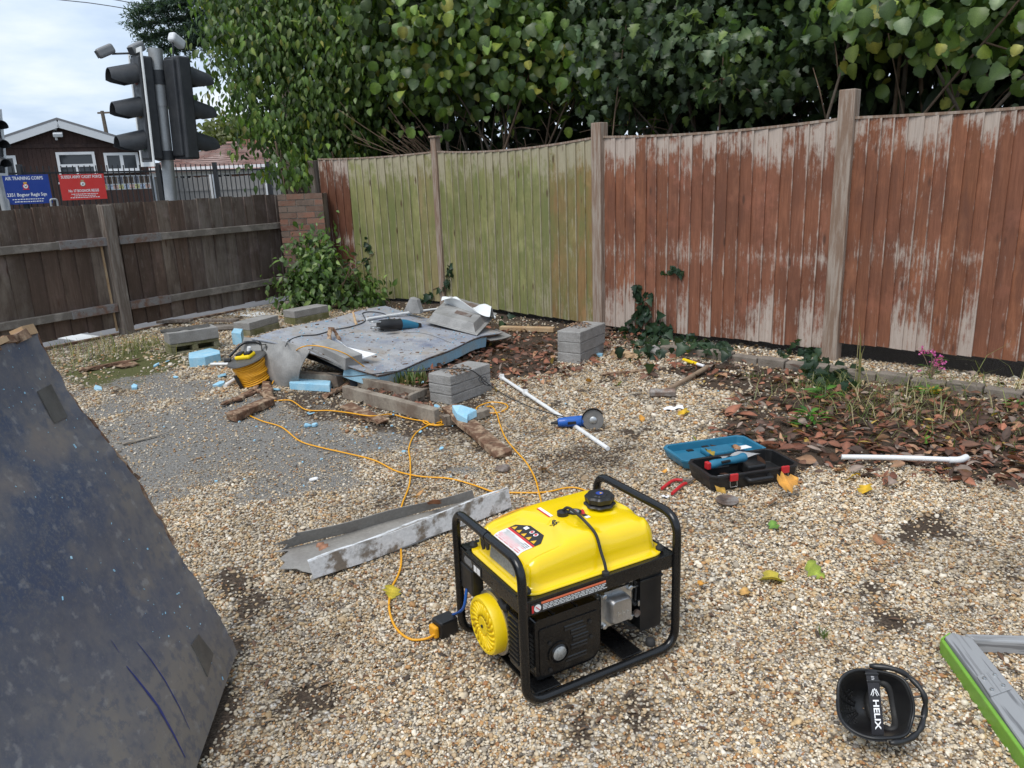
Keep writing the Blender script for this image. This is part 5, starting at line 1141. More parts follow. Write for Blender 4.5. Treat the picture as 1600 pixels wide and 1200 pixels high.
# leaves lying in the hollows of the two stacks
# ================================================================ GENERAL BITS
def w_beam(name, label, cat, a, b, wd, h, mat, rough=0.0, taper=1.0, group=None, up=(0,0,1), cuts=8, parent=None):
    """a timber piece between two world points, with an uneven broken surface"""
    a, b = Vector(a), Vector(b); mb = MB(); mb.beam(a, b, wd, h, up, taper)
    me = bpy.data.meshes.new(name); c = (a+b)/2; c.z = min(a.z, b.z)-h/2
    me.from_pydata([tuple(v-c) for v in mb.v], [], mb.f); n = bmesh.new(); n.from_mesh(me)
    d = (b-a).normalized(); le = [e for e in n.edges if abs((e.verts[0].co-e.verts[1].co).normalized().dot(d)) > .9]
    bmesh.ops.subdivide_edges(n, edges=le, cuts=cuts); r = random.Random(int(abs(a.x)*997+abs(b.y)*331)); L0 = (b-a).length
    for v in n.verts:
        s_ = (v.co+c-a).dot(d)/L0; k = rough*(1.8 if s_ < .02 or s_ > .98 else 1)
        v.co += Vector((r.gauss(0,1), r.gauss(0,1), r.gauss(0,1)*.7))*k
        if rough and (s_ < .02 or s_ > .98): v.co += d*r.gauss(0,1)*rough*3
    n.to_mesh(me); n.free(); me.materials.append(mat); o = link_mesh(name, me, None, T(c)); bv = o.modifiers.new('bevel','BEVEL'); bv.width = min(.004, h*.15); bv.segments = 1; bv.limit_method = 'ANGLE'; bv.angle_limit = R(40)
    return tag(o, label, cat, group)
def pz(px, py, z=0.0): return gp(px, py, z)
def tubeobj(name, label, cat, pts, r, mat, n=8, k=6, group=None, caps=True):
    mb = MB(); mb.tube(spline(pts, k) if len(pts) > 2 else pts, r, n, caps=caps); return tag(obj(name, mb, mat, smooth=60), label, cat, group)

# ================================================================ FOREGROUND LEANING PANEL
A_ = Vector((-.902, 2.133, .035)); B_ = Vector((-.78, 1.05, .03)); T_ = Vector((-1.294, 2.088, 1.093)); Tb = Vector((-1.27, 1.0, 1.06))
lpn = thing('leaning_panel', 'large scuffed dark blue sheet panel leaning in the left foreground', 'panel', (A_.x, A_.y, 0)); LO = Vector((A_.x, A_.y, 0))
pe = (T_-A_).normalized(); pu = (B_-A_).normalized(); pn = pu.cross(pe).normalized()
if pn.x < 0: pn = -pn
def lp_fn(u, v):      # u along the bottom edge towards the camera, v up the sheet
    lo = A_.lerp(B_, u); hi = T_.lerp(Tb, u); p = lo.lerp(hi, v); s_ = p-LO
    wob = .012*math.sin(v*5.1+u*2)+.006*math.sin(v*13)+pn.dot(Vector((0,0,0)))
    jag = 0
    if u < .001: jag = .006*math.sin(v*41)+.005*math.sin(v*97+1)+.012*math.sin(v*9)
    return s_+pn*wob+pu*jag
def m_sheet():
    m, t, b = nmat('scuffed_dark_blue_sheet'); v = ocoord(t, (1,1,1), False)
    n1 = noise(t, v, 1.7, 6, .62); n2 = noise(t, v, 30, 6, .75); n3 = noise(t, v, 4.5, 6, .65)
    zz = nn(t, 'ShaderNodeSeparateXYZ'); L(t, v, zz.inputs[0]); ad_ = nn(t, 'ShaderNodeMath', operation='MULTIPLY_ADD'); L(t, zz.outputs['Z'], ad_.inputs[0]); ad_.inputs[1].default_value = -.22; ad_.inputs[2].default_value = .12; a2 = nn(t, 'ShaderNodeMath', operation='ADD'); L(t, n1, a2.inputs[0]); L(t, ad_.outputs[0], a2.inputs[1])
    c = mixc(t, ramp(t, a2.outputs[0], .38, .62), (.058,.076,.122), (.19,.17,.148))
    c = mixc(t, ramp(t, n3, .5, .72), c, (.19,.165,.14))
    c = mixc(t, ramp(t, n2, .5, .58, (0,0,0), (.75,.75,.75)), c, (.08,.088,.115))
    st = noise(t, ocoord(t, (70, 26, 1.6), False), 1.0, 4); c = mixc(t, ramp(t, st, .6, .7, (0,0,0), (.55,.55,.55)), c, (.27,.265,.26)); c = mixc(t, ramp(t, noise(t, v, 120, 4, .75), .5, .64, (0,0,0), (.45,.45,.45)), c, (.17,.165,.155)); c = mixc(t, ramp(t, noise(t, v, 11, 7, .75), .55, .68, (0,0,0), (.55,.55,.55)), c, (.19,.18,.17))
    c = mixc(t, ramp(t, noise(t, v, 2.3, 4, .6), .62, .72, (0,0,0), (.8,.8,.8)), c, (.2,.165,.14))
    L(t, c, b.inputs['Base Color']); L(t, ramp(t, n3, .3, .7, (.38,)*3, (.62,)*3), b.inputs['Roughness']); b.inputs['Specular IOR Level'].default_value = .45
    bump(t, b, n2, .25, .002); return m
M['sheet'] = m_sheet()
mb = MB(); mb.sheet(lp_fn, 14, 60, -.006 if pn.dot(pu.cross(pe)) < 0 else .006); obj('face_sheet', mb, M['sheet'], lpn, smooth=50)
def core_fn(u, v): return lp_fn(.012+u*.98, v*.995)-pn*.008+pu*(.008*math.sin(v*23) if u < .01 else 0)
mb = MB(); mb.sheet(core_fn, 6, 60, .045 if pn.dot(pu.cross(pe)) > 0 else -.045); obj('foam_core', mb, M['foamdirty'], lpn)
# splintered wooden rim along the far edge and the top
for k in range(26):
    v0 = .36+k*.0245; ln_ = rnd.uniform(.02,.05); a = lp_fn(0, min(v0,1))-pn*.012-pu*.010; b = lp_fn(0, min(v0+ln_,1))-pn*.014-pu*rnd.uniform(.006,.022)
    if (b-a).length < .01: continue
    mb = MB(); mb.beam(a, b, rnd.uniform(.012,.026), rnd.uniform(.016,.03), pn, rnd.uniform(.6,1)); obj('splinter', mb, M['wood_rot'], lpn)
for k in range(12):
    u0 = k*.04; a = lp_fn(u0, 1)+pe*rnd.uniform(.0,.012)-pn*.012; b = lp_fn(u0+.05, 1)+pe*rnd.uniform(0,.025)-pn*rnd.uniform(.01,.02); mb = MB(); mb.beam(a, b, rnd.uniform(.03,.05), rnd.uniform(.012,.03), pe, rnd.uniform(.7,1.1)); obj('splinter', mb, M['wood_rot'] if k % 3 else M['wood_pale'], lpn)
def on_surf(fn, O_, px, py, u=.3, v=.5):
    """(u,v) of a parametric surface seen at a pixel, by Newton steps"""
    def pr(u, v):
        q = fn(max(u,.002), v)+O_-CAMP; z = q.dot(_D); return Vector((800+FPX*q.dot(_Rt)/z-px, 600-FPX*q.dot(_Up)/z-py))
    for _ in range(25):
        e0 = pr(u, v); a = (pr(u+.003, v)-e0)/.003; b = (pr(u, v+.003)-e0)/.003; det = a.x*b.y-a.y*b.x
        if abs(det) < 1e-6: break
        u -= .8*(e0.x*b.y-e0.y*b.x)/det; v -= .8*(a.x*e0.y-a.y*e0.x)/det; u = max(-.5, min(1.5, u)); v = max(-.3, min(1.3, v))
    return u, v
def on_sheet(px, py): return on_surf(lp_fn, LO, px, py)
def lpatch(name, pix, th, mat, lift=.0005):
    vs = []
    for p in pix: u, v = on_sheet(*p); vs.append(lp_fn(max(u,.002), v)+pn*(lift+.0005))
    n = len(vs); mb = MB(); mb.add([v for v in vs]+[v+pn*th for v in vs], [tuple(range(n)), tuple(range(2*n-1,n-1,-1))]+[(i,(i+1)%n,(i+1)%n+n,i+n) for i in range(n)]); return obj(name, mb, mat, lpn)
M['plate'] = pm('dull_grey_plate', (.12,.115,.105), (.085,.08,.075), .5, .3, 8, bmp=.1)
lpatch('patch_plate', [(57,612),(78,601),(104,652),(84,662)], .003, M['plate']); lpatch('patch_plate', [(298,1008),(309,992),(332,1022),(323,1058)], .003, M['plate'])
M['bluescr'] = pm('bright_blue_scratch', (.015,.03,.17), None, .5, 0, 5, bmp=0)
for path_, wd_ in (([(197,1041),(222,1072),(246,1103),(270,1146),(289,1184)], .009), ([(213,1003),(236,1032),(257,1063),(280,1105),(296,1140)], .005), ([(173,1000),(186,1020)], .002)):
    P_ = []
    for a, b in zip(path_[:-1], path_[1:]):
        for k in range(6): P_.append((a[0]+(b[0]-a[0])*k/6, a[1]+(b[1]-a[1])*k/6))
    P_.append(path_[-1]); W_ = []
    for px, py in P_: u, v = on_sheet(px, py); W_.append(lp_fn(max(u,.002), v)+pn*.0012)
    vs = []; N_ = len(W_)
    for k, p in enumerate(W_):
        d = (W_[min(k+1,N_-1)]-W_[max(k-1,0)]).normalized(); sd = d.cross(pn).normalized(); w_ = wd_*(.3+.7*math.sin(math.pi*(k+.5)/N_))*rnd.uniform(.75,1.1)/2; vs += [p-sd*w_, p+sd*w_]
    mb = MB(); mb.add(vs, [(2*k,2*k+1,2*k+3,2*k+2) for k in range(N_-1)]); obj('scratch', mb, M['bluescr'], lpn)
mb = MB()
for k in range(120):      # scattered blue foam crumbs and pale chips stuck to the sheet
    px, py = rnd.choice([(rnd.gauss(60,40), rnd.gauss(680,90)), (rnd.gauss(170,60), rnd.gauss(800,90)), (rnd.gauss(285,28), rnd.gauss(920,50)), (rnd.gauss(30,30), rnd.gauss(590,30))])
    u, v = on_sheet(px, py)
    if not (.01 < u < .95 and .02 < v < .99): continue
    s_ = min(.006, .0011*rnd.lognormvariate(.2,.6)); q = pn.to_track_quat('Z','Y').to_matrix().to_4x4()
    mb.box((0,0,0), (s_*rnd.uniform(.6,3.5), s_*rnd.uniform(.5,1.4), s_*.6), T(lp_fn(u, v)+pn*.001) @ q @ rotz(rnd.gauss(1.2,.7)))
o = obj('foam_crumbs', mb, M['foam'], lpn); o['kind'] = 'stuff'
# props that hold the sheet up (behind it)
for u in (.25, .8):
    a = LO+lp_fn(u, .86)-pn*.06; b = Vector((a.x-.5, a.y, .02)); w_beam('timber_prop', 'timber prop behind the leaning panel, %s one' % ('farther' if u < .5 else 'nearer'), 'prop', a, b, .05, .05, M['wood_grey'], 0)

# ================================================================ DEMOLISHED SLAB
SC = [Vector(pz(392,529,.34)), Vector(pz(603,479,.30)), Vector(pz(786,519,.13)), Vector(pz(591,584,.13))]   # front-left, back-left, back-right, front-right
sl_o = Vector((SC[3].x, SC[3].y, 0)); slab = thing('demolished_slab', 'large dusty blue-grey insulated slab lying broken on the ground', 'debris', sl_o)
def slab_fn(u, v, lift=0.0):    # u: left->right, v: front->back
    p = SC[0].lerp(SC[3], u).lerp(SC[1].lerp(SC[2], u), v)-sl_o
    return p+Vector((0, 0, .018*math.sin(u*5+v*3)+.01*math.sin(v*9+u*2)-.01*u*math.sin(v*14)+lift))
mb = MB(); mb.sheet(slab_fn, 24, 24, .007); obj('top_sheet', mb, M['slab'], slab, smooth=50)
mb = MB(); mb.sheet(lambda u, v: slab_fn(.01+u*.975, .012+v*.975, -.008), 16, 16, .016); obj('ply_layer', mb, M['wood_rot'], slab)
mb = MB(); mb.sheet(lambda u, v: slab_fn(.72+u*.265, .02+v*.84, -.0255), 16, 16, .085); obj('foam_layer', mb, M['foamdirty'], slab)
mb = MB(); mb.sheet(lambda u, v: slab_fn(.9+u*.12, .86+v*.2, -.014-.03*u), 6, 6, .006); obj('torn_corner', mb, M['gsheet'], slab)
tp = [Vector(pz(381,527,.345)), Vector(pz(432,531,.335)), Vector(pz(456,537,.33)), Vector(pz(484,548,.3))]; bt = [Vector(pz(384,590)), Vector(pz(425,602)), Vector(pz(448,606)), Vector(pz(468,604))]
tps, bts = spline(tp, 6), spline(bt, 6)
def flange(u, v):
    k = min(int(u*18), 17); f = u*18-k; a = bts[k].lerp(bts[k+1], f); b = tps[k].lerp(tps[k+1], f); c = a.lerp(b, v); 
    return c+Vector((-.03,-.05,0))*math.sin(v*math.pi)*.8-sl_o
mb = MB(); mb.sheet(flange, 18, 8, .008); fg = obj('side_flange', mb, M['gsheet'], slab, smooth=50)
mb = MB(); p = Vector(pz(421,542,.27))-sl_o+Vector((-.02,-.07,0)); 
for dx in (-.017,.017): mb.box(p+Vector((dx,0,0)), (.007,.012,.075))
for dz in (-.034,.034): mb.box(p+Vector((0,0,dz)), (.034,.012,.007))
obj('catch_loop', mb, M['plate'], fg)
mb = MB(); a = Vector(pz(500,541,.27))-sl_o; b = Vector(pz(553,566,.19))-sl_o; mb.beam(a, b, .16, .1); obj('box_profile', mb, M['gsheet'], slab, bevel=.006)
mb = MB(); mb.beam(Vector(pz(484,546,.31))-sl_o, Vector(pz(540,574,.16))-sl_o, .02, .012); obj('edge_strip', mb, M['gsheet'], slab)
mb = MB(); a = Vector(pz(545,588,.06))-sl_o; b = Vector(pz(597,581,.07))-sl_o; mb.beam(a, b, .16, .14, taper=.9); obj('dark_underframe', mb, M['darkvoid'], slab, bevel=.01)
mb = MB(); mb.sheet(lambda u, v: slab_fn(.05+.85*u, .1+.85*v, -.12), 4, 4, .01); obj('underside_sheet', mb, M['darkvoid'], slab)  # dark colour stands in for shade in the hollow
# packing under the slab so that it rests on the ground, coloured dark like the shaded hollow
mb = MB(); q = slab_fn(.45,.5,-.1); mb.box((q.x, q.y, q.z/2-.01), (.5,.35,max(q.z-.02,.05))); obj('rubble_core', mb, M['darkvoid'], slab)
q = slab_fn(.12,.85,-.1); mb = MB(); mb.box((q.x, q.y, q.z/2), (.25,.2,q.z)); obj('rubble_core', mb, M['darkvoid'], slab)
def slab_pt(px, py, lift=.0):
    u, v = on_surf(slab_fn, sl_o, px, py); return slab_fn(u, v)+sl_o+Vector((0,0,lift))
# white torn strip on the sheet, corner bracket, debris dust
mb = MB(); q = [pz(525,532,.29), pz(541,545,.26), pz(588,556,.2), pz(567,563,.19), pz(556,555,.22)]
mb.add([Vector(p)-sl_o+Vector((0,0,.012)) for p in q]+[Vector(p)-sl_o+Vector((0,0,.016)) for p in q], [(0,1,2,3,4)[::-1],(5,6,7,8,9)]+[(i,(i+1)%5,(i+1)%5+5,i+5) for i in range(5)]); obj('torn_white_strip', mb, M['white'], slab)
mb = MB(); p0 = Vector(pz(632,488,.27))-sl_o; mb.prism([(0,0),(.2,0),(.2,.03),(.17,.13),(.1,.15)], -.03, .03, T(p0) @ rotz(R(-30)) @ Matrix.Rotation(R(90),4,'X')); obj('corner_bracket', mb, M['gsheet'], slab, bevel=.006)
r = np.random.RandomState(3); mb = MB()
for k in range(230):
    u_, v_ = r.rand(), r.rand(); p = slab_fn(u_, v_, .004); s_ = min(.03, .004*r.lognormal(.3,.7)); mb.box((0,0,0), (s_*r.uniform(.5,3.2), s_*.6, s_*.35), T(p) @ rotz(r.uniform(0,3.1)))
o = obj('debris_crumbs', mb, M['wood_rot'], slab); o['kind'] = 'stuff'
mb = MB()
for k in range(160):
    u_, v_ = r.rand(), r.rand(); p = slab_fn(u_, v_, .004); s_ = r.uniform(.004,.014); mb.box((0,0,0), (s_, s_*.7, s_*.4), T(p) @ rotz(r.uniform(0,3.1)))
o = obj('foam_crumbs', mb, M['foam'], slab); o['kind'] = 'stuff'
# hatch tray lying on the back corner
h0 = [Vector(pz(*p)) for p in ((668,503,.24),(700,470,.30),(774,491,.24),(744,523,.17))]
ht = thing('hatch_lid', 'dirty aluminium hatch lid lying upside down on the slab corner', 'hatch lid', h0[0])
def hq(k, s, lift): c = sum(h0, Vector())/4; return [c+(p-c)*s+Vector((0,0,lift))-h0[0] for p in h0]
a, b, c_, d_ = hq(0,1.06,.0), hq(0,1.06,.008), hq(0,.94,.008), hq(0,.84,.075)
mb = MB(); vs = a+b+c_+d_; fs = [(3,2,1,0)]
for q in range(3):
    for i in range(4): fs.append((q*4+i, q*4+(i+1)%4, q*4+4+(i+1)%4, q*4+4+i))
fs.append((12,13,14,15)); mb.add(vs, fs); obj('tray', mb, M['gsheet'], ht, bevel=.004)
tq = hq(0,.8,.078)
for (u0, u1, v0, v1) in ((.05,.95,.72,.92),(.45,.85,.2,.36)):
    P4 = [tq[0].lerp(tq[3],v).lerp(tq[1].lerp(tq[2],v),1-0) if False else tq[0].lerp(tq[1],vv).lerp(tq[3].lerp(tq[2],vv),uu) for uu, vv in ((u0,v0),(u1,v0),(u1,v1),(u0,v1))]; mb = MB(); mb.add(P4+[p+Vector((0,0,.004)) for p in P4], [(3,2,1,0),(4,5,6,7)]+[(i,(i+1)%4,(i+1)%4+4,i+4) for i in range(4)]); obj('rust_patch', mb, M['rust'], ht)
mb = MB(); r = np.random.RandomState(8)
def wrap(u, v): a = Vector(pz(690,480,.32)).lerp(Vector(pz(765,497,.27)), u); return a+Vector((.05*v,.22*v,.05*math.sin(u*9)*v+.05*math.sin(v*7+u*5)-.08*v+.06))
mb.sheet(wrap, 22, 12, .003); tag(obj('torn_foil_sheet', mb, M['whiteboard'], smooth=60), 'crumpled pale foil sheet behind the hatch lid', 'sheet')

# ================================================================ TIMBER AND FOAM DEBRIS
w_beam('timber_plank', 'brown rotten plank propped under the blue foam wedge', 'plank', pz(702,637,.07), pz(790,713,.02), .1, .035, M['wood_rot'], .003)
w_beam('timber_batten', 'front rail of the broken wooden trough, grey timber', 'timber', pz(540,612,.05), pz(683,650,.05), .05, .09, M['wood_grey'], .0015)
w_beam('timber_batten', 'back rail of the broken wooden trough, half buried in leaves', 'timber', pz(562,596,.04), pz(660,618,.04), .05, .08, M['wood_grey'], .0015)
w_beam('timber_batten', 'short grey batten leaning at the trough end by the blocks', 'timber', pz(640,622,.06), pz(664,612,.05), .03, .05, M['wood_grey'], .002)
w_beam('timber_block', 'short brown timber block at the foot of the stacked blocks', 'timber', pz(692,657,.035), pz(712,654,.035), .05, .06, M['wood_grey'], .002)
w_beam('timber_block', 'small dark timber offcut right of the blue foam wedge', 'timber', pz(738,650,.03), pz(762,643,.03), .06, .05, M['wood_grey'], .002)
w_beam('rotten_timber', 'short split dark brown timber in front of the cable reel', 'timber', pz(362,652,.03), pz(422,626,.035), .09, .05, M['wood_rot'], .004)
w_beam('rotten_timber', 'flaky rotten wood chunk lying across the orange cord', 'timber', pz(545,640,.03), pz(603,660,.02), .1, .05, M['wood_rot'], .009, .6)
w_beam('rotten_timber', 'splintered wood stub under the cable reel', 'timber', pz(415,600,.03), pz(420,618,.02), .06, .05, M['wood_rot'], .005)
w_beam('timber_batten', 'thick grey timber under the front of the slab', 'timber', pz(465,590,.05), pz(530,594,.05), .08, .09, M['wood_grey'], .0015)
w_beam('timber_batten', 'pale new timber lying at the foot of the green fence', 'timber', pz(782,513,.03), pz(866,515,.03), .07, .045, M['wood_pale'], 0)
w_beam('wood_splinter', 'long thin splinter on the tarmac patch', 'splinter', pz(192,694,.008), pz(268,674,.01), .025, .01, M['wood_grey'], .002, .4)
w_beam('wood_splinter', 'long rotten strip along the mossy ground left of the blocks', 'splinter', pz(120,580,.02), pz(212,562,.025), .07, .03, M['wood_rot'], .006, .7)
w_beam('wood_splinter', 'flat brown bark strip by the rotten strip', 'splinter', pz(185,574,.015), pz(212,568,.015), .12, .02, M['wood_rot'], .005)
w_beam('wood_splinter', 'dark stick lying before the sledgehammer', 'stick', pz(938,586,.015), pz(1022,577,.02), .03, .025, M['wood_rot'], .003, .7)
w_beam('wood_splinter', 'splintered pale stub beside the grey stone', 'timber', pz(958,550,.03), pz(1000,558,.02), .09, .05, M['wood_pale'], .007, .6)
for i, (x0,y0,x1,y1,w_,lab) in enumerate([(345,632,400,612,.04,'reddish splinter behind the split dark timber'),(400,610,433,625,.03,'thin splinter pointing from the reel to the cord'),(505,620,545,602,.05,'broken lath leaning at the trough corner'),(520,612,560,592,.035,'upper broken lath at the trough corner'),(370,625,402,604,.05,'crumbling bark strip left of the cable reel'),(575,655,610,650,.03,'bark sliver beside the rotten chunk'),(880,572,905,580,.02,'thin twig right of the tall block stack'),(1130,640,1150,655,.018,'twig between hammer and tool case')]):
    w_beam('wood_splinter', lab, 'splinter', pz(x0,y0,.02), pz(x1,y1,.015), w_, .02, M['wood_rot'], .004, .6)
w_beam('wood_splinter', 'upright splintered lath standing on the slab', 'splinter', slab_pt(513,537), pz(516,511,slab_pt(513,537).z+.1), .035, .015, M['wood_rot'], .003, .8, up=(0,1,0)); w_beam('wood_splinter', 'second splintered lath leaning on the slab', 'splinter', slab_pt(530,531), pz(520,512,slab_pt(530,531).z+.09), .03, .012, M['wood_rot'], .003, .8, up=(0,1,0))
w_beam('wood_splinter', 'thin pale lath standing up at the back of the slab', 'splinter', slab_pt(557,508), pz(551,486,slab_pt(557,508).z+.1), .02, .012, M['wood_pale'], .002, .8, up=(0,1,0))
for i, (x0,y0,x1,y1) in enumerate([(246,503,300,500),(318,501,372,500)]): w_beam('pale_slat', '%s pale slat lying on the ground behind the hollow block' % ('left' if i == 0 else 'right'), 'slat', pz(x0,y0,.05), pz(x1,y1,.05), .08, .03, M['greypost'], .001)
w_beam('grey_board', 'flat grey boards stacked behind the mossy block', 'board', pz(318,512,.04), pz(380,510,.04), .12, .04, M['rail'], .001)
w_beam('dark_board', 'dark warped sheet lying on the grey slab block', 'board', pz(252,518,.275), pz(330,508,.285), .14, .008, M['plate'], .004)
# foam
def foam_poly(label, pix, z0, h, mat='foam', name='foam_piece', group='blue foam pieces'):
    q = [gp(*p, z0) for p in pix]; mb = MB(); n = len(q); mb.add([Vector(p) for p in q]+[Vector(p)+Vector((0,0,h)) for p in q], [tuple(range(n-1,-1,-1)), tuple(range(n,2*n))]+[(i,(i+1)%n,(i+1)%n+n,i+n) for i in range(n)])
    A2 = sum(q[i].x*q[(i+1)%n].y-q[(i+1)%n].x*q[i].y for i in range(n))
    if A2 < 0: mb.f = [f[::-1] for f in mb.f]
    return tag(obj(name, mb, M[mat], bevel=.004), label, 'foam', group)
foam_poly('curved blue foam block lying by the cable reel', [(297,575),(322,573),(346,567),(345,562),(330,558),(297,566)], 0, .085)
foam_poly('long blue foam strip in front of the slab', [(453,609),(516,613),(518,606),(478,600),(457,600)], 0, .055, 'foam')
foam_poly('small blue foam cube under the flange at far left', [(364,540),(379,542),(382,534),(368,533)], .0, .13)
def wedge(label, pts_, h, group='blue foam pieces'):
    mb = MB(); n = len(pts_); q = [Vector(p) for p in pts_]; mb.add(q+[p+Vector((0,0,-h)) for p in q], [tuple(range(n)), tuple(range(2*n-1,n-1,-1))]+[(i,i+n,(i+1)%n+n,(i+1)%n) for i in range(n)]); return tag(obj('foam_piece', mb, M['foam'], bevel=.003), label, 'foam', group)
wedge('blue foam wedge balanced on the brown plank', [pz(706,633,.15), pz(720,632,.16), pz(745,640,.13), pz(731,647,.11), pz(730,655,.09), pz(713,645,.12)], .045)
fr_ = random.Random(4); frag = [(152,608,.1,'blue foam scrap beside the leaning panel edge'),(210,606,.07,'flat blue sliver left of the tarmac patch'),(245,573,.07,'blue foam scrap below the mossy hollow block'),(262,567,.05,'smaller foam scrap below the mossy block'),(348,590,.09,'angular blue foam scrap left of the reel'),(345,603,.1,'thin blue foam sliver at the pipe end'),(430,597,.09,'blue foam lump right of the reel'),(433,611,.07,'blue foam flake below the reel'),(486,649,.05,'foam crumb beside the orange cord'),(480,668,.05,'foam crumb left of the pair below the cord'),(492,667,.05,'foam crumb right of the pair below the cord'),(683,636,.06,'foam bit standing at the trough end'),(632,708,.035,'foam crumb on the gravel left of the cord'),(657,676,.035,'foam crumb by the cord bend'),(275,590,.04,'foam crumb below the curved block'),(490,750,.05,'white scrap on the tarmac patch'),(690,703,.03,'tiny foam crumb below the plank'),(660,600,.03,'tiny foam crumb at the trough'),(575,620,.03,'tiny foam crumb behind the trough'),(1025,552,.07,'foam scrap by the stone'),(935,557,.09,'blue foam strip at the foot of the tall block stack')]
for x, y, s_, lab in frag:
    c = gp(x, y, .0); mb = MB(); k = fr_.randint(5,7); hh = s_*fr_.uniform(.15,.38); po = [(s_*.6*fr_.uniform(.4,1.2)*math.cos(j/k*6.28), s_*.4*fr_.uniform(.6,1.1)*math.sin(j/k*6.28)) for j in range(k)]
    mb.prism(po, 0, hh, T(Vector((c.x, c.y, gz(c.x,c.y)+.004))) @ rotz(fr_.uniform(0,3)) @ Matrix.Rotation(fr_.uniform(-.4,.4),4,'X') @ Matrix.Rotation(fr_.uniform(-.3,.3),4,'Y')); tag(obj('foam_piece', mb, M['foam'] if 'white' not in lab else M['white'], bevel=.003), lab, 'foam', 'blue foam pieces')
mb = MB()
for k in range(120):
    x, y = fr_.gauss(520,170), fr_.gauss(640,60)
    if y < 560 or x < 180: continue
    c = gp(x, y); s_ = fr_.uniform(.004,.014); mb.box((0,0,0), (s_, s_*.7, s_*.5), T(Vector((c.x,c.y,gz(c.x,c.y)+.014))) @ rotz(fr_.uniform(0,3)))
tag(obj('foam_crumbs', mb, M['foam']), 'tiny blue foam crumbs strewn in front of the slab', 'crumbs', kind='stuff')
# stones
def stone(label, px, py, s_, mat='stone', seed=1):
    c = gp(px, py); bm = bmesh.new(); bmesh.ops.create_icosphere(bm, subdivisions=2, radius=1); r = random.Random(seed)
    ph = [r.uniform(0,6) for _ in range(3)]
    for v in bm.verts:
        k = 1+.18*math.sin(v.co.x*3+ph[0])+.15*math.sin(v.co.y*3.5+ph[1])+.12*math.sin(v.co.z*4+ph[2]); v.co = Vector((v.co.x*s_*k*1.2, v.co.y*s_*k, max(v.co.z,-.6)*s_*.8*k))
    me = bpy.data.meshes.new('stone'); bm.to_mesh(me); bm.free(); me.materials.append(M[mat]); o = link_mesh('stone', me, None, T(Vector((c.x,c.y,s_*.45)))); tag(o, label, 'stone', 'stones')
stone('pale grey stone at the ivy clump', 1021, 556, .06); stone('dark half-buried stone left of the tank cord', 785, 737, .03, 'rust', 2)

# ================================================================ PIPES, CABLES
def conduit(label, a, b, fits=(), elbow=None, r=.0125, name='white_pipe'):
    a, b = Vector(a), Vector(b); t = thing(name, label, 'pipe', (a.x, a.y, 0), 0, 'white plastic pipes'); o_ = Vector((a.x, a.y, 0))
    d = (b-a); sag = Vector((0,0,.004)); pts_ = [a-o_+d*k/6+sag*math.sin(k/6*3.14) for k in range(7)]
    mb = MB(); mb.tube(pts_, r, 12); obj('tube', mb, M['conduit'], t, smooth=60)
    for f in fits:
        p = a-o_+d*f; mb = MB(); mb.tube([p-d.normalized()*.012, p+d.normalized()*.012], r*1.5, 10); mb.box(p+Vector((0,0,r*1.4)), (.03,.02,.02)); obj('clip', mb, M['conduit'], t, smooth=40)
    if elbow is not None:
        p = b-o_; mb = MB(); mb.tube(fillet([p-d.normalized()*.05, p, p+Vector(elbow)], .03), r*1.3, 12); obj('elbow', mb, M['conduit'], t, smooth=60)
conduit('long white pipe under the angle grinder', pz(781,588,.03), pz(950,701,.018), (.03,.3), None)
conduit('white pipe with an elbow lying on the fallen leaves', pz(1315,714,.06), pz(1500,719,.055), (), (.05,.035,.0))
conduit('white pipe lying across the back of the slab', slab_pt(573,501,.014), slab_pt(690,487,.03), (), None)
conduit('white pipe passing behind the curved foam block', pz(330,569,.02), pz(384,570,.05), (), None)
conduit('white pipe stub poking from under the reel', pz(352,603,.02), pz(382,585,.05), (), None, .016)
CG = 'orange cord runs'
cz = .012
def cord(label, pix, r=.0042, mat='cord', name='extension_cord', cat='cord', group=CG):
    pts_ = []
    for p in pix:
        if len(p) > 2 and p[2] == 'slab': pts_.append(slab_pt(p[0], p[1], .006)); continue
        z = p[2] if len(p) > 2 else None; q = gp(p[0], p[1], z if z is not None else cz); 
        if z is None: q.z = gz(q.x, q.y)+cz
        pts_.append(q)
    return tubeobj(name, label, cat, pts_, r, M[mat], 8, 6, group)
cord('orange cord from the generator plug round and under the metal channel to the knot', [(680,991,.03),(664,998),(640,998),(618,980),(608,950),(612,920),(622,900),(627,880),(626,850),(625,820),(628,790),(640,755),(641,720),(639,700),(648,678),(668,664),(690,658)])
cord('orange cord sweeping from the split timber past the channel to behind the tank', [(388,648),(410,658),(440,668),(468,688),(500,698),(545,708),(585,718),(620,736),(660,744),(700,747),(740,757),(770,768),(800,770),(850,770),(885,763),(905,764),(925,772),(940,785)])
cord('orange cord running from the split timber to the knot by the blocks', [(392,632,.04),(415,627),(450,625),(462,630),(475,640),(490,643),(515,643),(545,645,.04),(580,650,.05),(610,648),(640,654),(670,658),(690,657)])
cord('orange cord loops knotted beside the stacked blocks', [(692,655),(670,652),(661,658),(672,663),(690,661),(684,653),(665,656),(680,664),(705,660),(725,655),(750,648)])
cord('orange cord looped right of the blocks and running to behind the generator', [(748,646),(745,636),(765,628),(788,630),(793,637),(778,644),(760,643),(756,637),(768,634),(776,645),(781,662),(790,685),(806,705),(822,722),(835,745),(842,770),(846,792),(838,806)])
cord('orange cord curving on the gravel behind the yellow tank', [(760,822),(790,806),(825,793),(860,785),(900,782),(930,790)])
cord('orange cord rising from the reel over the slab edge', [(425,600,.03),(433,585,.07),(445,568,.15),(458,552,.24),(470,543,.345),(487,540,.35),(510,543,.335),(540,553,.28),(565,570,.17),(592,588,.05),(622,602,.03)])
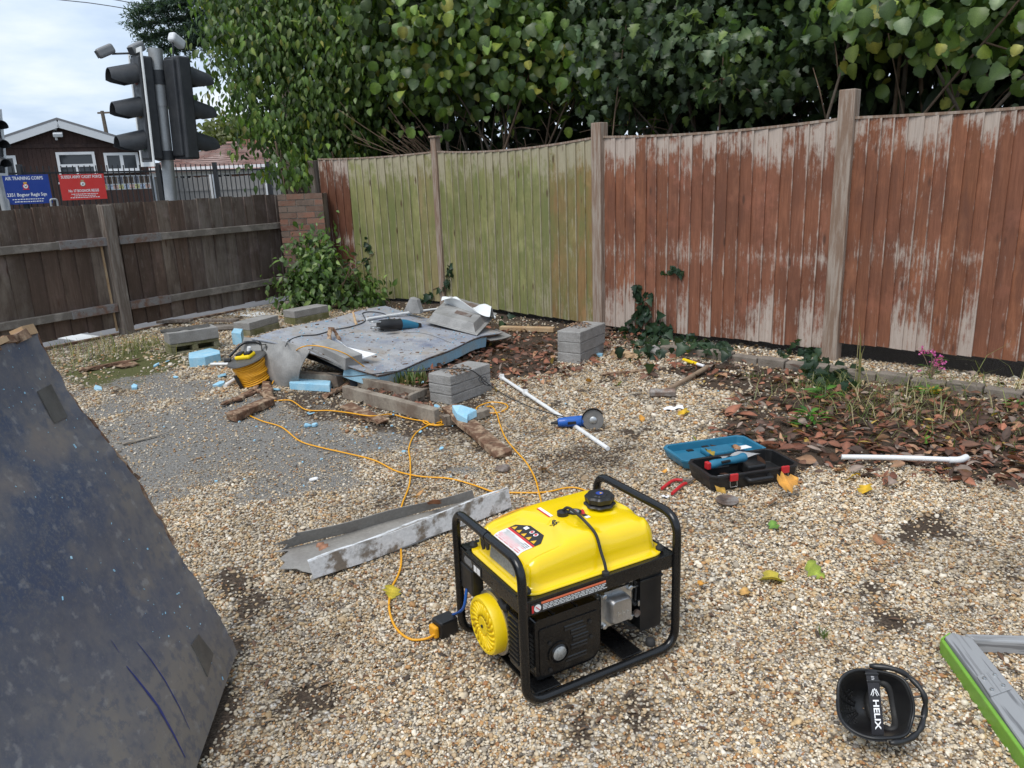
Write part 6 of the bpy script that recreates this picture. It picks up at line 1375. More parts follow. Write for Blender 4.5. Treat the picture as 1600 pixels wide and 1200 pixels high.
cord('grey cable sagging from the reel past the slab and over the blocks to the grinder', [(415,560,.17),(440,569,.15),(470,574,.12),(505,582,.09),(540,588,.13),(580,585,.13),(620,580,.12),(655,580,.18),(680,577,.208),(712,576,.208),(735,578,.208),(750,588,.14),(758,596,.1),(770,605,.05),(790,618,.02),(815,630,.02),(840,640,.04),(868,648,.04),(884,652,.05)], .0038, 'cable', 'power_cable', 'cable', 'dark cables')
cord('small black cable coil hanging at the right face of the blocks', [(752,588,.15),(748,592,.13),(752,597,.12),(760,594,.12),(758,589,.13),(752,592,.12),(757,600,.08),(766,603,.06)], .0036, 'cable', 'power_cable', 'cable', 'dark cables')
cord('dark cable snaking over the top of the slab', [(446,541,.345),(452,533,'slab'),(470,526,'slab'),(495,524,'slab'),(520,517,'slab'),(550,511,'slab'),(570,503,'slab'),(568,494,'slab'),(567,490,'slab'),(580,488,'slab'),(602,492,'slab'),(612,505,'slab')], .0042, 'cable', 'power_cable', 'cable', 'dark cables')
cord('thin pale cable trailing over the right of the slab', [(630,520,'slab'),(660,521,'slab'),(685,528,'slab'),(704,536,'slab')], .003, 'lcable', 'power_cable', 'cable', 'dark cables')

# ================================================================ CABLE REEL
rc = gp(402, 601); reel = thing('cable_reel', 'cable reel wound with orange cord standing by the slab', 'cable reel', M=T(Vector((rc.x, rc.y, .012))) @ rotz(R(-20)) @ Matrix.Rotation(R(14),4,'X') @ Matrix.Rotation(R(-8),4,'Y'))
mb = MB(); mb.lathe([(.0,0),(.138,0),(.143,.006),(.138,.014),(0,.014)], 32); obj('lower_flange', mb, M['black_plastic'], reel, smooth=40)
mb = MB(); mb.lathe([(.0,.2),(.142,.2),(.148,.206),(.142,.216),(.05,.222),(0,.222)], 32); obj('upper_flange', mb, M['plate'], reel, smooth=40)
mb = MB(); pts_ = []
r = random.Random(2)
for k in range(13*24):
    a = k/24*2*math.pi; z = .024+.165*(k/(13*24)); pts_.append((math.cos(a)*(.112+.004*r.random()+.01*math.sin(k/24*1.3)), math.sin(a)*(.112+.004*r.random()), z+.004*math.sin(a*1.0+k/40)))
mb.tube(pts_, .0072, 6); obj('wound_cord', mb, M['cord'], reel, smooth=180)
mb = MB(); mb.lathe([(.098,.014),(.102,.2)], 24); obj('drum', mb, M['cord'], reel, smooth=40)
mb = MB(); mb.box((0,0,.235), (.14,.09,.03)); sk = obj('socket_unit', mb, M['yellow_plastic'], reel, bevel=.012)
for x in (-.04,.04): mb = MB(); mb.box((x,.0,.256), (.05,.055,.018)); obj('socket_cover', mb, M['black_plastic'], sk, bevel=.005)
mb = MB(); mb.tube(fillet([(.05,.13,-.01),(.06,.15,.27),(-.1,.14,.29),(-.15,.0,.24)], .05), .011, 8); obj('carry_handle', mb, M['black_paint'], reel, smooth=60)
mb = MB(); mb.beam((-.02,-.135,-.012), (-.045,-.13,.14), .028, .014, (0,1,0)); obj('foot_bracket', mb, M['black_plastic'], reel, bevel=.004)
mb = MB(); mb.tube([(-.12,-.03,.225),(-.16,-.05,.235)], .018, 8); obj('wind_knob', mb, M['black_plastic'], reel, smooth=40)
mb = MB(); mb.tube([(.03,.02,.25),(.045,.03,.29)], .014, 8); obj('plug', mb, M['white'], reel, smooth=40)

# ================================================================ RECIPROCATING SAW (on slab)
sp_ = slab_pt(613, 516); saw = thing('power_saw', 'dark power saw body with a teal grip lying on the slab', 'power tool', M=T(Vector((sp_.x, sp_.y, sp_.z+.05))) @ rotz(R(35)) @ Matrix.Rotation(R(6),4,'Y'))
mb = MB(); mb.lathe([(.0,-.13),(.035,-.13),(.045,-.1),(.05,-.03),(.046,.05),(.05,.08),(0,.09)], 18, Matrix.Rotation(R(90),4,'Y')); obj('gear_housing', mb, M['black_plastic'], saw, smooth=40)
mb = MB(); mb.tube(spline([(.06,0,.0),(.13,0,.0),(.2,0,-.012),(.25,0,-.02)], 5), .04, 12, radii=[.046-.018*i/15 for i in range(16)]); obj('grip', mb, M['bluepl'], saw, smooth=60)
mb = MB(); mb.tube([(.245,0,-.02),(.275,0,-.025)], .03, 12); obj('end_cap', mb, M['black_plastic'], saw, smooth=40)
mb = MB(); mb.tube(fillet([(-.12,-.03,.03),(-.2,-.03,.03),(-.2,.03,.03),(-.12,.03,.03)], .02), .007, 8); mb.tube(fillet([(-.12,-.025,-.02),(-.19,-.025,-.02),(-.19,.025,-.02),(-.12,.025,-.02)], .02), .006, 8); obj('guide_shoe', mb, M['steel'], saw, smooth=60)
mb = MB(); mb.box((-.05,-.085,-.035), (.12,.025,.012)); obj('side_lever', mb, M['black_plastic'], saw, bevel=.004)

# ================================================================ ANGLE GRINDER
gc = gp(912, 672); gr = thing('angle_grinder', 'blue angle grinder with a grey cutting disc lying on the gravel', 'power tool', M=T(Vector((gc.x, gc.y, .0))) @ rotz(R(6)))
mb = MB(); mb.lathe([(0,0),(.02,0),(.026,.01),(.03,.06),(.033,.14),(.03,.17),(0,.175)], 16, T(-.15,.03,.048) @ Matrix.Rotation(R(90),4,'Y') @ Matrix.Diagonal((1.0,1.0,1,1))); obj('motor_body', mb, M['bluetool'], gr, smooth=40)
mb = MB(); mb.box((.04,.03,.048), (.055,.06,.062)); obj('gear_head', mb, M['steel'], gr, bevel=.014, seg=3)
dM = T(.055,-.012,.062) @ Matrix.Rotation(R(82),4,'X') @ Matrix.Rotation(R(-14),4,'Y')
mb = MB(); mb.lathe([(.011,-.0015),(.062,-.0015),(.062,.0015),(.011,.0015)], 36, dM); dk = obj('cutting_disc', mb, M['disc'], gr, smooth=30)
mb = MB(); mb.lathe([(.0,.0),(.021,0),(.021,.005),(.012,.009),(0,.009)], 16, dM @ T(0,0,.0015)); obj('flange_nut', mb, M['steel'], dk, smooth=40)
mb = MB(); n = 16; vs = []
for k in range(n+1):
    a = math.pi*(.15+1.0*k/n); 
    for rr, z in ((.069,.014),(.069,-.02),(.03,-.02)): vs.append(dM @ Vector((rr*math.cos(a), rr*math.sin(a), z)))
mb.add(vs, [(k*3+i, k*3+i+1, k*3+4+i, k*3+3+i) for k in range(n) for i in range(2)]); obj('disc_guard', mb, M['black_paint'], gr, smooth=50)
mb = MB(); mb.tube([(-.15,.03,.048),(-.19,.035,.045)], .011, 8, radii=[.014,.006]); obj('cable_boot', mb, M['rubber'], gr)
mb = MB(); mb.box((-.07,-.003,.05), (.05,.006,.018)); obj('switch', mb, M['black_plastic'], gr, bevel=.003)
# ================================================================ SLEDGEHAMMER and small tool
hd = gp(1035, 622); he = gp(1105, 580); an = math.atan2(he.y-hd.y, he.x-hd.x)
sh = thing('sledgehammer', 'sledgehammer with a rusty head and old wooden handle', 'hammer', (hd.x, hd.y, 0)); ln = (he-hd).length
mb = MB(); HM = T(0,0,.035) @ rotz(R(-6)); vs = []; 
prof = [(-.085,.027),(-.08,.032),(-.03,.033),(-.02,.029),(.02,.029),(.03,.033),(.08,.032),(.085,.027)]
mb.lathe([(0,-.085)]+[(r_, x) for x, r_ in prof]+[(0,.085)], 8, HM @ Matrix.Rotation(R(90),4,'Y') @ rotz(R(22.5))); obj('head', mb, M['rust'], sh, smooth=25)
e_ = he-hd; mb = MB(); P_ = [Vector((0,0,.04)), e_*.3+Vector((0,0,.035)), e_*.7+Vector((0,0,.03)), e_+Vector((0,0,.03))]; mb.tube(P_, .017, 10, radii=[.014,.015,.018,.019], M=Matrix.Identity(4)); obj('handle', mb, M['hickory'], sh, smooth=60)
ta, tb = gp(1068,562,.02), gp(1150,588,.02); wr = thing('scraper', 'yellow and white handled bar tool beside the sledgehammer', 'hand tool', (ta.x, ta.y, 0)); e_ = tb-ta
for (u0, u1, r_, mt, nm) in ((0,.28,.014,'yellow_plastic','grip'),(.28,.42,.012,'white','collar'),(.42,1,.007,'black_paint','shaft')):
    mb = MB(); mb.tube([e_*u0+Vector((0,0,.02)), e_*u1+Vector((0,0,.02))], r_, 8); obj(nm, mb, M[mt], wr, smooth=40)
# crumpled white wrapper
mb = MB(); c = gp(1052, 641); mb.sheet(lambda u, v: (c.x+(u-.5)*.13, c.y+(v-.5)*.05+.03*(u-.5), .014+.005*math.sin(u*11+v*5)+.006*math.sin(v*9)), 14, 6, .001); tag(obj('paper_scrap', mb, M['white'], smooth=60), 'crumpled white wrapper beside the yellow leaf by the hammer', 'litter')
mb = MB(); c = gp(1040, 779); mb.sheet(lambda u, v: (c.x+(u-.5)*.03, c.y+(v-.5)*.02, .012+.004*math.sin(u*7)), 5, 3, .0008); tag(obj('paper_scrap', mb, M['white'], smooth=60), 'small white paper scrap below the red pliers', 'litter')
# crumbs of leaf and soil lying on the two front block stacks
def top_crumbs(label, px, py, z, seed, n=90):
    r = np.random.RandomState(seed); c = gp(px, py, z); a = r.rand(n)*6.28; q = r.rand(n)**.5; ps = np.stack([c.x+np.cos(a)*q*.09+.0*q, c.y+np.sin(a)*q*.13, np.full(n, z+.006)], 1); n_ = unit(np.array([[0,0,1.]]*n)+r.normal(size=(n,3))*.35)
    C0 = np.array([(.16,.1,.07),(.24,.15,.1),(.09,.065,.05),(.32,.22,.14)])[r.randint(4, size=n)]
    o = link_mesh('leaf_crumbs', leaf_mesh('leaf_crumbs', 'ovate', ps, frames(unit(np.stack([r.normal(size=n), r.normal(size=n), r.normal(0,.1,n)],1)), n_), r.uniform(.015,.04,n), C0, M['deadleaf'])); tag(o, label, 'debris', kind='stuff')
top_crumbs('dry leaf crumbs on top of the blocks by the trough', 714, 578, .2, 1); top_crumbs('dry leaf crumbs on top of the blocks by the fence', 907, 508, .26, 2)
# ================================================================ TOOL CASE
n0, n1, n2 = gp(1113,774), gp(1250,752), gp(1074,744); ax = (n1-n0); CL = ax.length; ax.normalize(); ay = Vector((-ax.y, ax.x, 0)); CDp = max((n2-n0).dot(ay), .24); an = math.atan2(ax.y, ax.x)
case = thing('tool_case', 'open tool case, black base and teal blue lid, on the gravel', 'tool case', (n0.x, n0.y, .012), an)
def tray(mb, x0, x1, y0, y1, z0, z1, wall, flare=.012, floor=.012, ch=.03):
    """open tray with chamfered corners: outer shell, rim, inner walls, floor"""
    def ring(i, z, e=0): 
        a, b, c, d = x0+i-e, x1-i+e, y0+i-e, y1-i+e; k = max(ch-i*.6, .006); return [Vector((a+k,c,z)),Vector((b-k,c,z)),Vector((b,c+k,z)),Vector((b,d-k,z)),Vector((b-k,d,z)),Vector((a+k,d,z)),Vector((a,d-k,z)),Vector((a,c+k,z))]
    rs = [ring(flare, z0), ring(0, z0+(z1-z0)*.6), ring(0, z1-.012), ring(0, z1-.012, .004), ring(0, z1, .004), ring(wall, z1), ring(wall+.004, z0+floor)]
    vs = [p for r_ in rs for p in r_]; fs = [tuple(range(7,-1,-1))]
    for k in range(len(rs)-1):
        for i in range(8): fs.append((k*8+i, k*8+(i+1)%8, k*8+8+(i+1)%8, k*8+8+i))
    fs.append(tuple(len(vs)-8+i for i in range(8))); return mb.add(vs, fs)
obj('base_shell', tray(MB(), 0, CL, 0, CDp, 0, .075, .012), M['black_plastic'], case, bevel=.003)
for (x, y, w_, d_, h_) in ((.12,.17,.12,.05,.05),(.3,.15,.1,.1,.045),(.2,.05,.22,.03,.035),(.06,.06,.05,.06,.03),(.36,.06,.05,.08,.03)):
    if x+w_/2 < CL: mb = MB(); mb.box((x, y*CDp/.25, .012+h_/2), (w_, d_, h_)); obj('moulded_divider', mb, M['black_plastic'], case, bevel=.008)
mb = MB(); mb.tube(fillet([(CL*.5-.06,-.0,.045),(CL*.5-.06,-.03,.045),(CL*.5+.06,-.03,.045),(CL*.5+.06,0,.045)], .012), .011, 8); obj('carry_handle', mb, M['black_plastic'], case, smooth=60)
for fx in (.22, .8):
    mb = MB(); mb.box((CL*fx,-.012,.066), (.04,.012,.035), ); obj('latch', mb, M['redpl'], case, bevel=.003)
    mb = MB(); mb.tube(fillet([(CL*fx-.018,-.008,.05),(CL*fx-.018,-.012,.02),(CL*fx+.018,-.012,.02),(CL*fx+.018,-.008,.05)], .004), .0015, 6); obj('latch_wire', mb, M['steel'], case)
obj('lid', tray(MB(), 0, CL, CDp+.012, 2*CDp+.012, .012, .062, .012, .014), M['bluepl'], case, bevel=.003)
lo_ = CDp+.012
for (x, y, w_, d_, h_) in ((.09,.1,.13,.13,.02),(.26,.13,.16,.1,.026),(.04,.06,.04,.08,.016),(.36,.08,.07,.06,.014)):
    if x+w_/2 < CL-.02: mb = MB(); mb.box((x, lo_+y*CDp/.25, .024+h_/2), (w_, d_, h_)); obj('lid_boss', mb, M['bluepl'], case, bevel=.008)
for (x, y) in ((.12,.17),(.22,.19)): mb = MB(); mb.box((x, lo_+y*CDp/.25, .046), (.035,.022,.004)); obj('lid_recess', mb, M['black_plastic'], case)
mb = MB(); mb.tube([(.03,CDp+.006,.066),(CL-.03,CDp+.006,.066)], .007, 8); obj('hinge', mb, M['black_plastic'], case, smooth=60)
CMx = case.matrix_basis
def inside(x, y, z): return CMx @ Vector((x, y, z))
jig = thing('jigsaw_tool', 'teal cordless tool handle lying in the black case base', 'power tool', M=CMx @ T(.11,.14,.08) @ rotz(R(6)))
mb = MB(); mb.tube(spline([(-.05,0,0),(.03,0,.004),(.1,0,.002),(.16,.005,.004)], 5), .02, 10, radii=[.018,.022,.022,.02,.018,.017,.017,.018,.019,.02,.02,.02,.02,.022,.024,.02]); obj('grip', mb, M['bluepl'], jig, smooth=60)
mb = MB(); mb.box((-.06,0,0), (.02,.03,.035)); obj('red_button', mb, M['redpl'], jig, bevel=.004)
mb = MB(); mb.box((.03,-.018,.01), (.05,.012,.012)); obj('trigger', mb, M['black_plastic'], jig, bevel=.003)
mb = MB(); mb.sheet(lambda u, v: inside(.16+.2*u, .2+.04*(v-.5)+.02*math.sin(u*4), .075+.012*math.sin(u*8+v*3)), 14, 5, .0008); tag(obj('blade_packet', mb, M['lcable'], smooth=60), 'clear packet of blades lying at the back of the case base', 'packet')
mb = MB(); mb.tube([inside(.05,.045,.055), inside(.2,.03,.058)], .007, 8); tag(obj('steel_rod', mb, M['steel'], smooth=60), 'pale rod lying along the front of the case base', 'rod')
mb = MB(); mb.prism([(0,0),(.1,.01),(.09,.05),(.01,.045)], 0, .002, CMx @ T(CL*.68, lo_+.06, .055)); tag(obj('paper_scrap', mb, M['white']), 'white paper lying in the teal case lid', 'paper')
one_leaf('yellow green leaf lying in the middle of the teal lid', 1112, 711, .075, (.45,.33,.06), 'lobed', 77, z=.07); one_leaf('curled brown leaf in the back corner of the teal lid', 1150, 702, .06, BL, 'lobed', 78, z=.08)
# red pliers and loose disc
p0 = gp(1036, 768); pl_ = thing('pliers', 'red-handled pliers on the gravel left of the tool case', 'pliers', (p0.x, p0.y, .012), 0)
q = [gp(*p)-p0 for p in ((1034,769),(1052,758),(1066,757),(1080,755))]; q2 = [gp(*p)-p0 for p in ((1050,777),(1066,765),(1072,762),(1084,754))]
for a in (q, q2):
    mb = MB(); mb.tube(spline([a[0]+Vector((0,0,.006)), a[1]+Vector((0,0,.012)), a[2]+Vector((0,0,.01))], 5), .008, 8); obj('handle', mb, M['redpl'], pl_, smooth=60)
    mb = MB(); mb.beam(a[2]+Vector((0,0,.01)), a[3]+Vector((0,0,.008)), .014, .009, taper=.5); obj('jaw', mb, M['rust'], pl_, bevel=.002)
c = gp(1136, 788); mb = MB(); mb.lathe([(.009,-.0015),(.03,-.0035),(.05,-.0015),(.05,.0015),(.03,.0),(.018,-.003),(.009,.0015)], 32, T(Vector((c.x, c.y, .022))) @ Matrix.Rotation(R(5),4,'X'))
tag(obj('grinding_disc', mb, M['rust'], smooth=30), 'loose worn grinding disc in front of the tool case', 'disc')

# ================================================================ METAL CHANNEL
near = [gp(455,836,.095), gp(431,862,.026), gp(490,905,.022), gp(481,878,.1)]; far = [gp(738,766,.07), gp(742,778,.026), gp(799,792,.022), gp(794,762,.12)]
go_ = (near[2].x, near[2].y, 0); gut = thing('metal_channel', 'battered U-shaped metal channel lying behind the generator', 'metal channel', go_); gv = Vector(go_)
def gwall(i, j, jag):
    def fn(u, v):
        a = near[i].lerp(near[j], v); b = far[i].lerp(far[j], v); uu = u
        p = a.lerp(b, uu); 
        if u < .001 and jag: p = p+(b-a).normalized()*(.03*math.sin(v*9)+.018*math.sin(v*23)-jag)
        return p-gv+Vector((0,0,.004*math.sin(u*11+v*2)))+ (Vector((0,-.006*math.sin(u*3.14),0)))
    return fn
mb = MB(); mb.sheet(gwall(3,2,0), 30, 6, .003); obj('front_wall', mb, M['gutter'], gut, smooth=50)
mb = MB(); mb.sheet(gwall(2,1,.015), 30, 8, .003); obj('floor', mb, M['gutter_in'], gut, smooth=50)
mb = MB(); mb.sheet(gwall(1,0,-.01), 30, 6, .003); obj('back_wall', mb, M['gutter_in'], gut, smooth=50)
def lip(u, v): 
    a = near[3].lerp(far[3], u)-gv; return a+Vector((-.008*v, .022*v, .003-.006*v+.003*math.sin(u*17)))+Vector((0,-.006*math.sin(u*3.14),0))
mb = MB(); mb.sheet(lip, 30, 2, .003); obj('top_lip', mb, M['gutter'], gut, smooth=50)

# ================================================================ PAINTBALL-STYLE FACE MASK
mc = gp(1348, 1140); MK = T(Vector((mc.x, mc.y, .012))) @ rotz(R(-4)); mask = thing('face_mask', 'black goggle face mask lying face down with its white-lettered strap up', 'face mask', M=MK @ T(0,.01,.046) @ Matrix.Rotation(R(46),4,'X') @ Matrix.Diagonal((.92,.92,.95,1)))
AX, AY = .113, .088
def bowl(rho, a, off=0.0):
    k = 1-.08*math.cos(2*a)-.05*math.cos(a*3+.4)+.035*math.cos(5*a+.6)*rho**2
    x = (AX+off)*rho*math.cos(a)*k; y = (AY+off)*rho*math.sin(a)*(1.0-.16*math.cos(a) if math.cos(a) < 0 else 1.0); z = .115*rho**2.6+.012*math.sin(a*3)*rho**3-.015*math.cos(a)*rho**2
    if math.cos(a) < -.3: z -= .02*(rho**2)*(-math.cos(a)-.3)
    return Vector((x, y, z))
hx, hy, hc_ = .026, .058, .042
n, m = 96, 30; vs = []; fs = []
mb = MB()
for i in range(m+1):
    for k in range(n): vs.append(bowl(max(i/m, .02), 2*math.pi*k/n))
def inhole(c): return ((c.x-hc_)/hx)**2+(c.y/hy)**2 < 1
for i in range(m):
    for k in range(n):
        q = (i*n+k, i*n+(k+1)%n, (i+1)*n+(k+1)%n, (i+1)*n+k); c = sum((vs[j] for j in q), Vector())/4
        if inhole(c): continue
        # vents: rows of small openings in the mouth area
        if c.x < -.03 and abs(c.y) < .05 and i % 3 == 1 and k % 2 == 0 and i > 8: continue
        fs.append(q)
mb.add(vs, fs); sh_ = obj('mask_shell', mb, M['black_plastic'], mask, smooth=60); so_ = sh_.modifiers.new('thickness','SOLIDIFY'); so_.thickness = .004
def hz_(x, y):
    a = math.atan2(y/AY, x/AX); r_ = min(math.hypot(x/AX, y/AY), 1); return bowl(r_, a).z
ring = [Vector((hc_+hx*1.12*math.cos(2*math.pi*k/40), hy*1.06*math.sin(2*math.pi*k/40), hz_(hc_+hx*1.1*math.cos(2*math.pi*k/40), hy*math.sin(2*math.pi*k/40))+.010)) for k in range(41)]
mb = MB(); mb.tube(ring, .010, 8, caps=False); obj('foam_surround', mb, M['rubber'], mask, smooth=180)
mb = MB(); mb.prism([(hc_+hx*math.cos(2*math.pi*k/32), hy*math.sin(2*math.pi*k/32)) for k in range(32)], -.004, -.002, T(0,0,.0)); 
def m_lens():
    m_, t, b = nmat('clear_lens'); b.inputs['Base Color'].default_value = (.9,.9,.9,1); b.inputs['Roughness'].default_value = .05; b.inputs['Transmission Weight'].default_value = 1.0; b.inputs['IOR'].default_value = 1.1; return m_
obj('lens', mb, m_lens(), mask)
rim = [bowl(1.0, 2*math.pi*k/60) for k in range(61)]; mb = MB(); mb.tube(rim, .0045, 8, caps=False); obj('rim_bead', mb, M['black_plastic'], mask, smooth=180)
# outer brim hoop on the brow side with its spokes
brow = [bowl(1.0, a)+Vector((math.cos(a)*.03*max(0, math.cos(a))**.6, math.sin(a)*.012, .004+.006*math.sin(a*7))) for a in [R(-88+176*k/28) for k in range(29)]]
mb = MB(); mb.tube(brow, .0075, 8, radii=[.0055+.0035*abs(math.sin(k*.9)) for k in range(29)]); bh = obj('brow_hoop', mb, M['black_plastic'], mask, smooth=180)
for a in (-50,-18,12,44): mb = MB(); v = Vector((math.cos(R(a))*.032, math.sin(R(a))*.012, .004)); mb.tube([bowl(.97, R(a)), bowl(1.0, R(a))+v], .0032, 6); obj('spoke', mb, M['black_plastic'], bh)
# ribs of the cheek
for y in (-.05,-.02,.02,.05):
    P_ = [bowl(r_, math.atan2(y*r_*1.0, -.07*r_))+Vector((0,0,.004)) for r_ in (.25,.45,.65,.85,.98)]; mb = MB(); mb.tube(spline(P_, 4), .004, 6); obj('cheek_rib', mb, M['black_plastic'], mask, smooth=180)
def cheek(u, v):
    a = R(175+95*u); p = bowl(1.0, a); return p+Vector((math.cos(a)*.004*(1-v), math.sin(a)*.005*(1-v), .004-.04*v))*1.0-Vector((p.x*.12*v, p.y*.12*v, 0))
mb = MB(); mb.sheet(cheek, 20, 6, .003); ck = obj('cheek_guard', mb, M['black_plastic'], mask, smooth=50)
for k in range(3): mb = MB(); P_ = [cheek(.35+.3*q/6, .3+.18*k)+Vector((0,-.003,.001)) for q in range(7)]; mb.tube(P_, .0022, 6); obj('cheek_slot', mb, M['rubber'], ck, smooth=180)
# strap: a wide band from the far rim to the near rim
s0, s1 = Vector((.004,.088,.105)), Vector((-.012,-.086,.1)); SW = .032
def strap_fn(u, v): p = s0.lerp(s1, u); return p+Vector(((v-.5)*SW, 0, .012*math.sin(u*3.14)+.0025*math.sin(u*9)))
mb = MB(); mb.sheet(strap_fn, 16, 3, .0018 if True else 0); stp = obj('strap', mb, M['strap'], mask, smooth=50)
for u_ in (.06, .17): p = strap_fn(u_, .5); mb = MB(); mb.box(p, (SW*1.15,.006,.009)); obj('buckle', mb, M['black_plastic'], stp, bevel=.002)
def on_strap(mbt, u0):     # place flat print on the band, reading from far to near
    out = []
    for p in mbt.v:
        u_ = u0+p.x/(s1-s0).length; v_ = .5+p.y/SW; out.append(strap_fn(u_, v_)+Vector((0,0,.0025)))
    mbt.v = out; return mbt
tx = text_mb('HELIX', .03); x0, x1, *_ = tx.bounds(); xf(tx, Matrix.Diagonal((.075/(x1-x0),.72,1,1))); obj('lettering', on_strap(tx, .66), M['white'], stp)
lg = MB()
for sx in (-1, 1):
    for (a, b) in (((-.010,0),(.0,.004)),((-.008,.004),(.004,.009)),((.0,.002),(.010,.006)),((-.002,.006),(.008,.011))): lg.beam(Vector((a[0],a[1]*sx,0)), Vector((b[0],b[1]*sx,0)), .0018, .0004)
obj('emblem', on_strap(lg, .34), M['white'], stp)
lg = MB(); [lg.beam(Vector((-.003+.004*k,-.004,0)), Vector((-.001+.004*k,.004,0)), .001, .0004) for k in range(3)]; obj('emblem', on_strap(lg, .115), M['white'], stp)

# ================================================================ GREEN AND GREY FRAME AT THE RIGHT EDGE
fp0 = gp(1500, 1010); frm = thing('step_frame', 'grey wood-effect frame corner with bright green sides at the right edge', 'frame', (fp0.x, fp0.y, 0))
def gpl(px, py, z): return gp(px, py, z)-Vector((fp0.x, fp0.y, 0))
ZT = .055
def polyprism(name, pts_, z0, z1, mat, bevel=.006):
    n_ = len(pts_); A2 = sum(pts_[i].x*pts_[(i+1)%n_].y-pts_[(i+1)%n_].x*pts_[i].y for i in range(n_)); P_ = pts_ if A2 > 0 else pts_[::-1]; mb = MB(); mb.prism([(p.x, p.y) for p in P_], z0, z1); return obj(name, mb, mat, frm, bevel=bevel)
c0 = gpl(1476,994,ZT); c1 = gpl(1488,987,ZT); ci_ = gpl(1519,996,ZT); d1 = gpl(1600,990,ZT)-c1; d2 = (gpl(1600,1164,ZT)-c0); d1e = c1+d1*4.5; d2e = c0+d2*2.2
wv = ci_-c0
polyprism('long_rail', [c0, c1, ci_, ci_+d2*2.2+Vector((.03,.0,0)), d2e], .004, ZT, m_deck(math.atan2(d2.y,d2.x)))
ln1 = d1.normalized(); M['deck'] = m_deck(math.atan2(d2.y,d2.x)); M['deck2'] = m_deck(math.atan2(d1.y,d1.x)); polyprism('cross_rail', [c1+Vector((.0,0,0))+ln1*.035, d1e, d1e+Vector((.0,-.07,0)), ci_+ln1*.004+Vector((0,-.004,0))], .004, ZT-.004, M['deck2'])
nd = d2.normalized(); nl_ = Vector((nd.y, -nd.x, 0)); 
if nl_.x > 0: nl_ = -nl_
polyprism('green_side', [c0+nl_*.002-nd*.0, d2e+nl_*.002, d2e+nl_*.014, c0+nl_*.014+nd*.01], .0, ZT-.006, M['lime'], .004)
polyprism('green_side', [c0+nl_*.002, c1+Vector((0,.002,0)), c1+Vector((0,.012,0)), c0+nl_*.012], .0, ZT-.008, M['lime'], .004)
pc = [gpl(1526,1058,ZT), gpl(1556,1048,ZT), gpl(1580,1078,ZT), gpl(1547,1090,ZT)]; pj = polyprism('joint_plate', pc, ZT+.0005, ZT+.004, M['deck'], .001)
cc_ = sum(pc, Vector())/4
for p in pc: q = cc_+(p-cc_)*.55; mb = MB(); mb.lathe([(.006,0),(.005,.004),(0,.005)], 10, T(q.x, q.y, ZT+.004)); obj('rivet', mb, M['steel'], pj, smooth=60)

# ================================================================ GENERATOR
GL_, GW_, ZR, ZH = .536, .414, .3286, .4614
gen = thing('generator', 'bright yellow portable petrol generator in a black tube frame', 'generator', (.006, 1.8444, .012), .499)
GM = gen.matrix_basis; TR = .0135
tz = TR
for side, nm in ((0, 'front'), (GW_, 'back')):
    half = GW_/2
    path = [(0, half, ZH-TR), (0, side, ZH-TR), (0, side, tz), (GL_, side, tz), (GL_, side, ZH-TR), (GL_, half, ZH-TR)]
    mb = MB(); mb.tube(fillet(path, .065, 8), TR, 14); obj('frame_tube', mb, M['black_paint'], gen, smooth=60)
mb = MB(); mb.tube([(0, half-.012, ZH-TR), (0, half+.012, ZH-TR)], TR*1.12, 14); obj('handle_sleeve', mb, M['black_paint'], gen, smooth=40)
def gbox(name, c, s, mat, bevel=.003, smooth=None, Mx=None): mb = MB(); mb.box(c, s, Mx); return obj(name, mb, mat, gen, bevel=bevel)
RH = .044
rail_f = gbox('upper_rail', (GL_/2, .003, ZR-RH/2), (GL_-.02, .004, RH), M['black_paint'], .001); gbox('upper_rail', (GL_/2, .026, ZR-.002), (GL_-.02, .046, .004), M['black_paint'], .001)
gbox('upper_rail', (GL_/2, GW_-.003, ZR-RH/2), (GL_-.02, .004, RH), M['black_paint'], .001); gbox('upper_rail', (GL_/2, GW_-.026, ZR-.002), (GL_-.02, .046, .004), M['black_paint'], .001)
rail_l = gbox('upper_rail', (.003, GW_/2, ZR-RH/2), (.004, GW_-.03, RH), M['black_paint'], .001); gbox('upper_rail', (.022, GW_/2, ZR-.0025), (.036, GW_-.1, .004), M['black_paint'], .001)
gbox('upper_rail', (GL_-.003, GW_/2, ZR-RH/2), (.004, GW_-.03, RH), M['black_paint'], .001); gbox('upper_rail', (GL_-.022, GW_/2, ZR-.0025), (.036, GW_-.1, .004), M['black_paint'], .001)
gbox('base_plate', (.075, GW_/2, .03), (.085, GW_-.01, .006), M['black_paint'], .002); gbox('base_plate', (.375, GW_/2, .03), (.075, GW_-.01, .006), M['black_paint'], .002)
mb = MB(); mb.lathe([(.014,0),(.016,.008),(.013,.02),(.008,.024),(0,.024)], 14, T(.455,.02,.03)); obj('rubber_mount', mb, M['rubber'], gen, smooth=40)
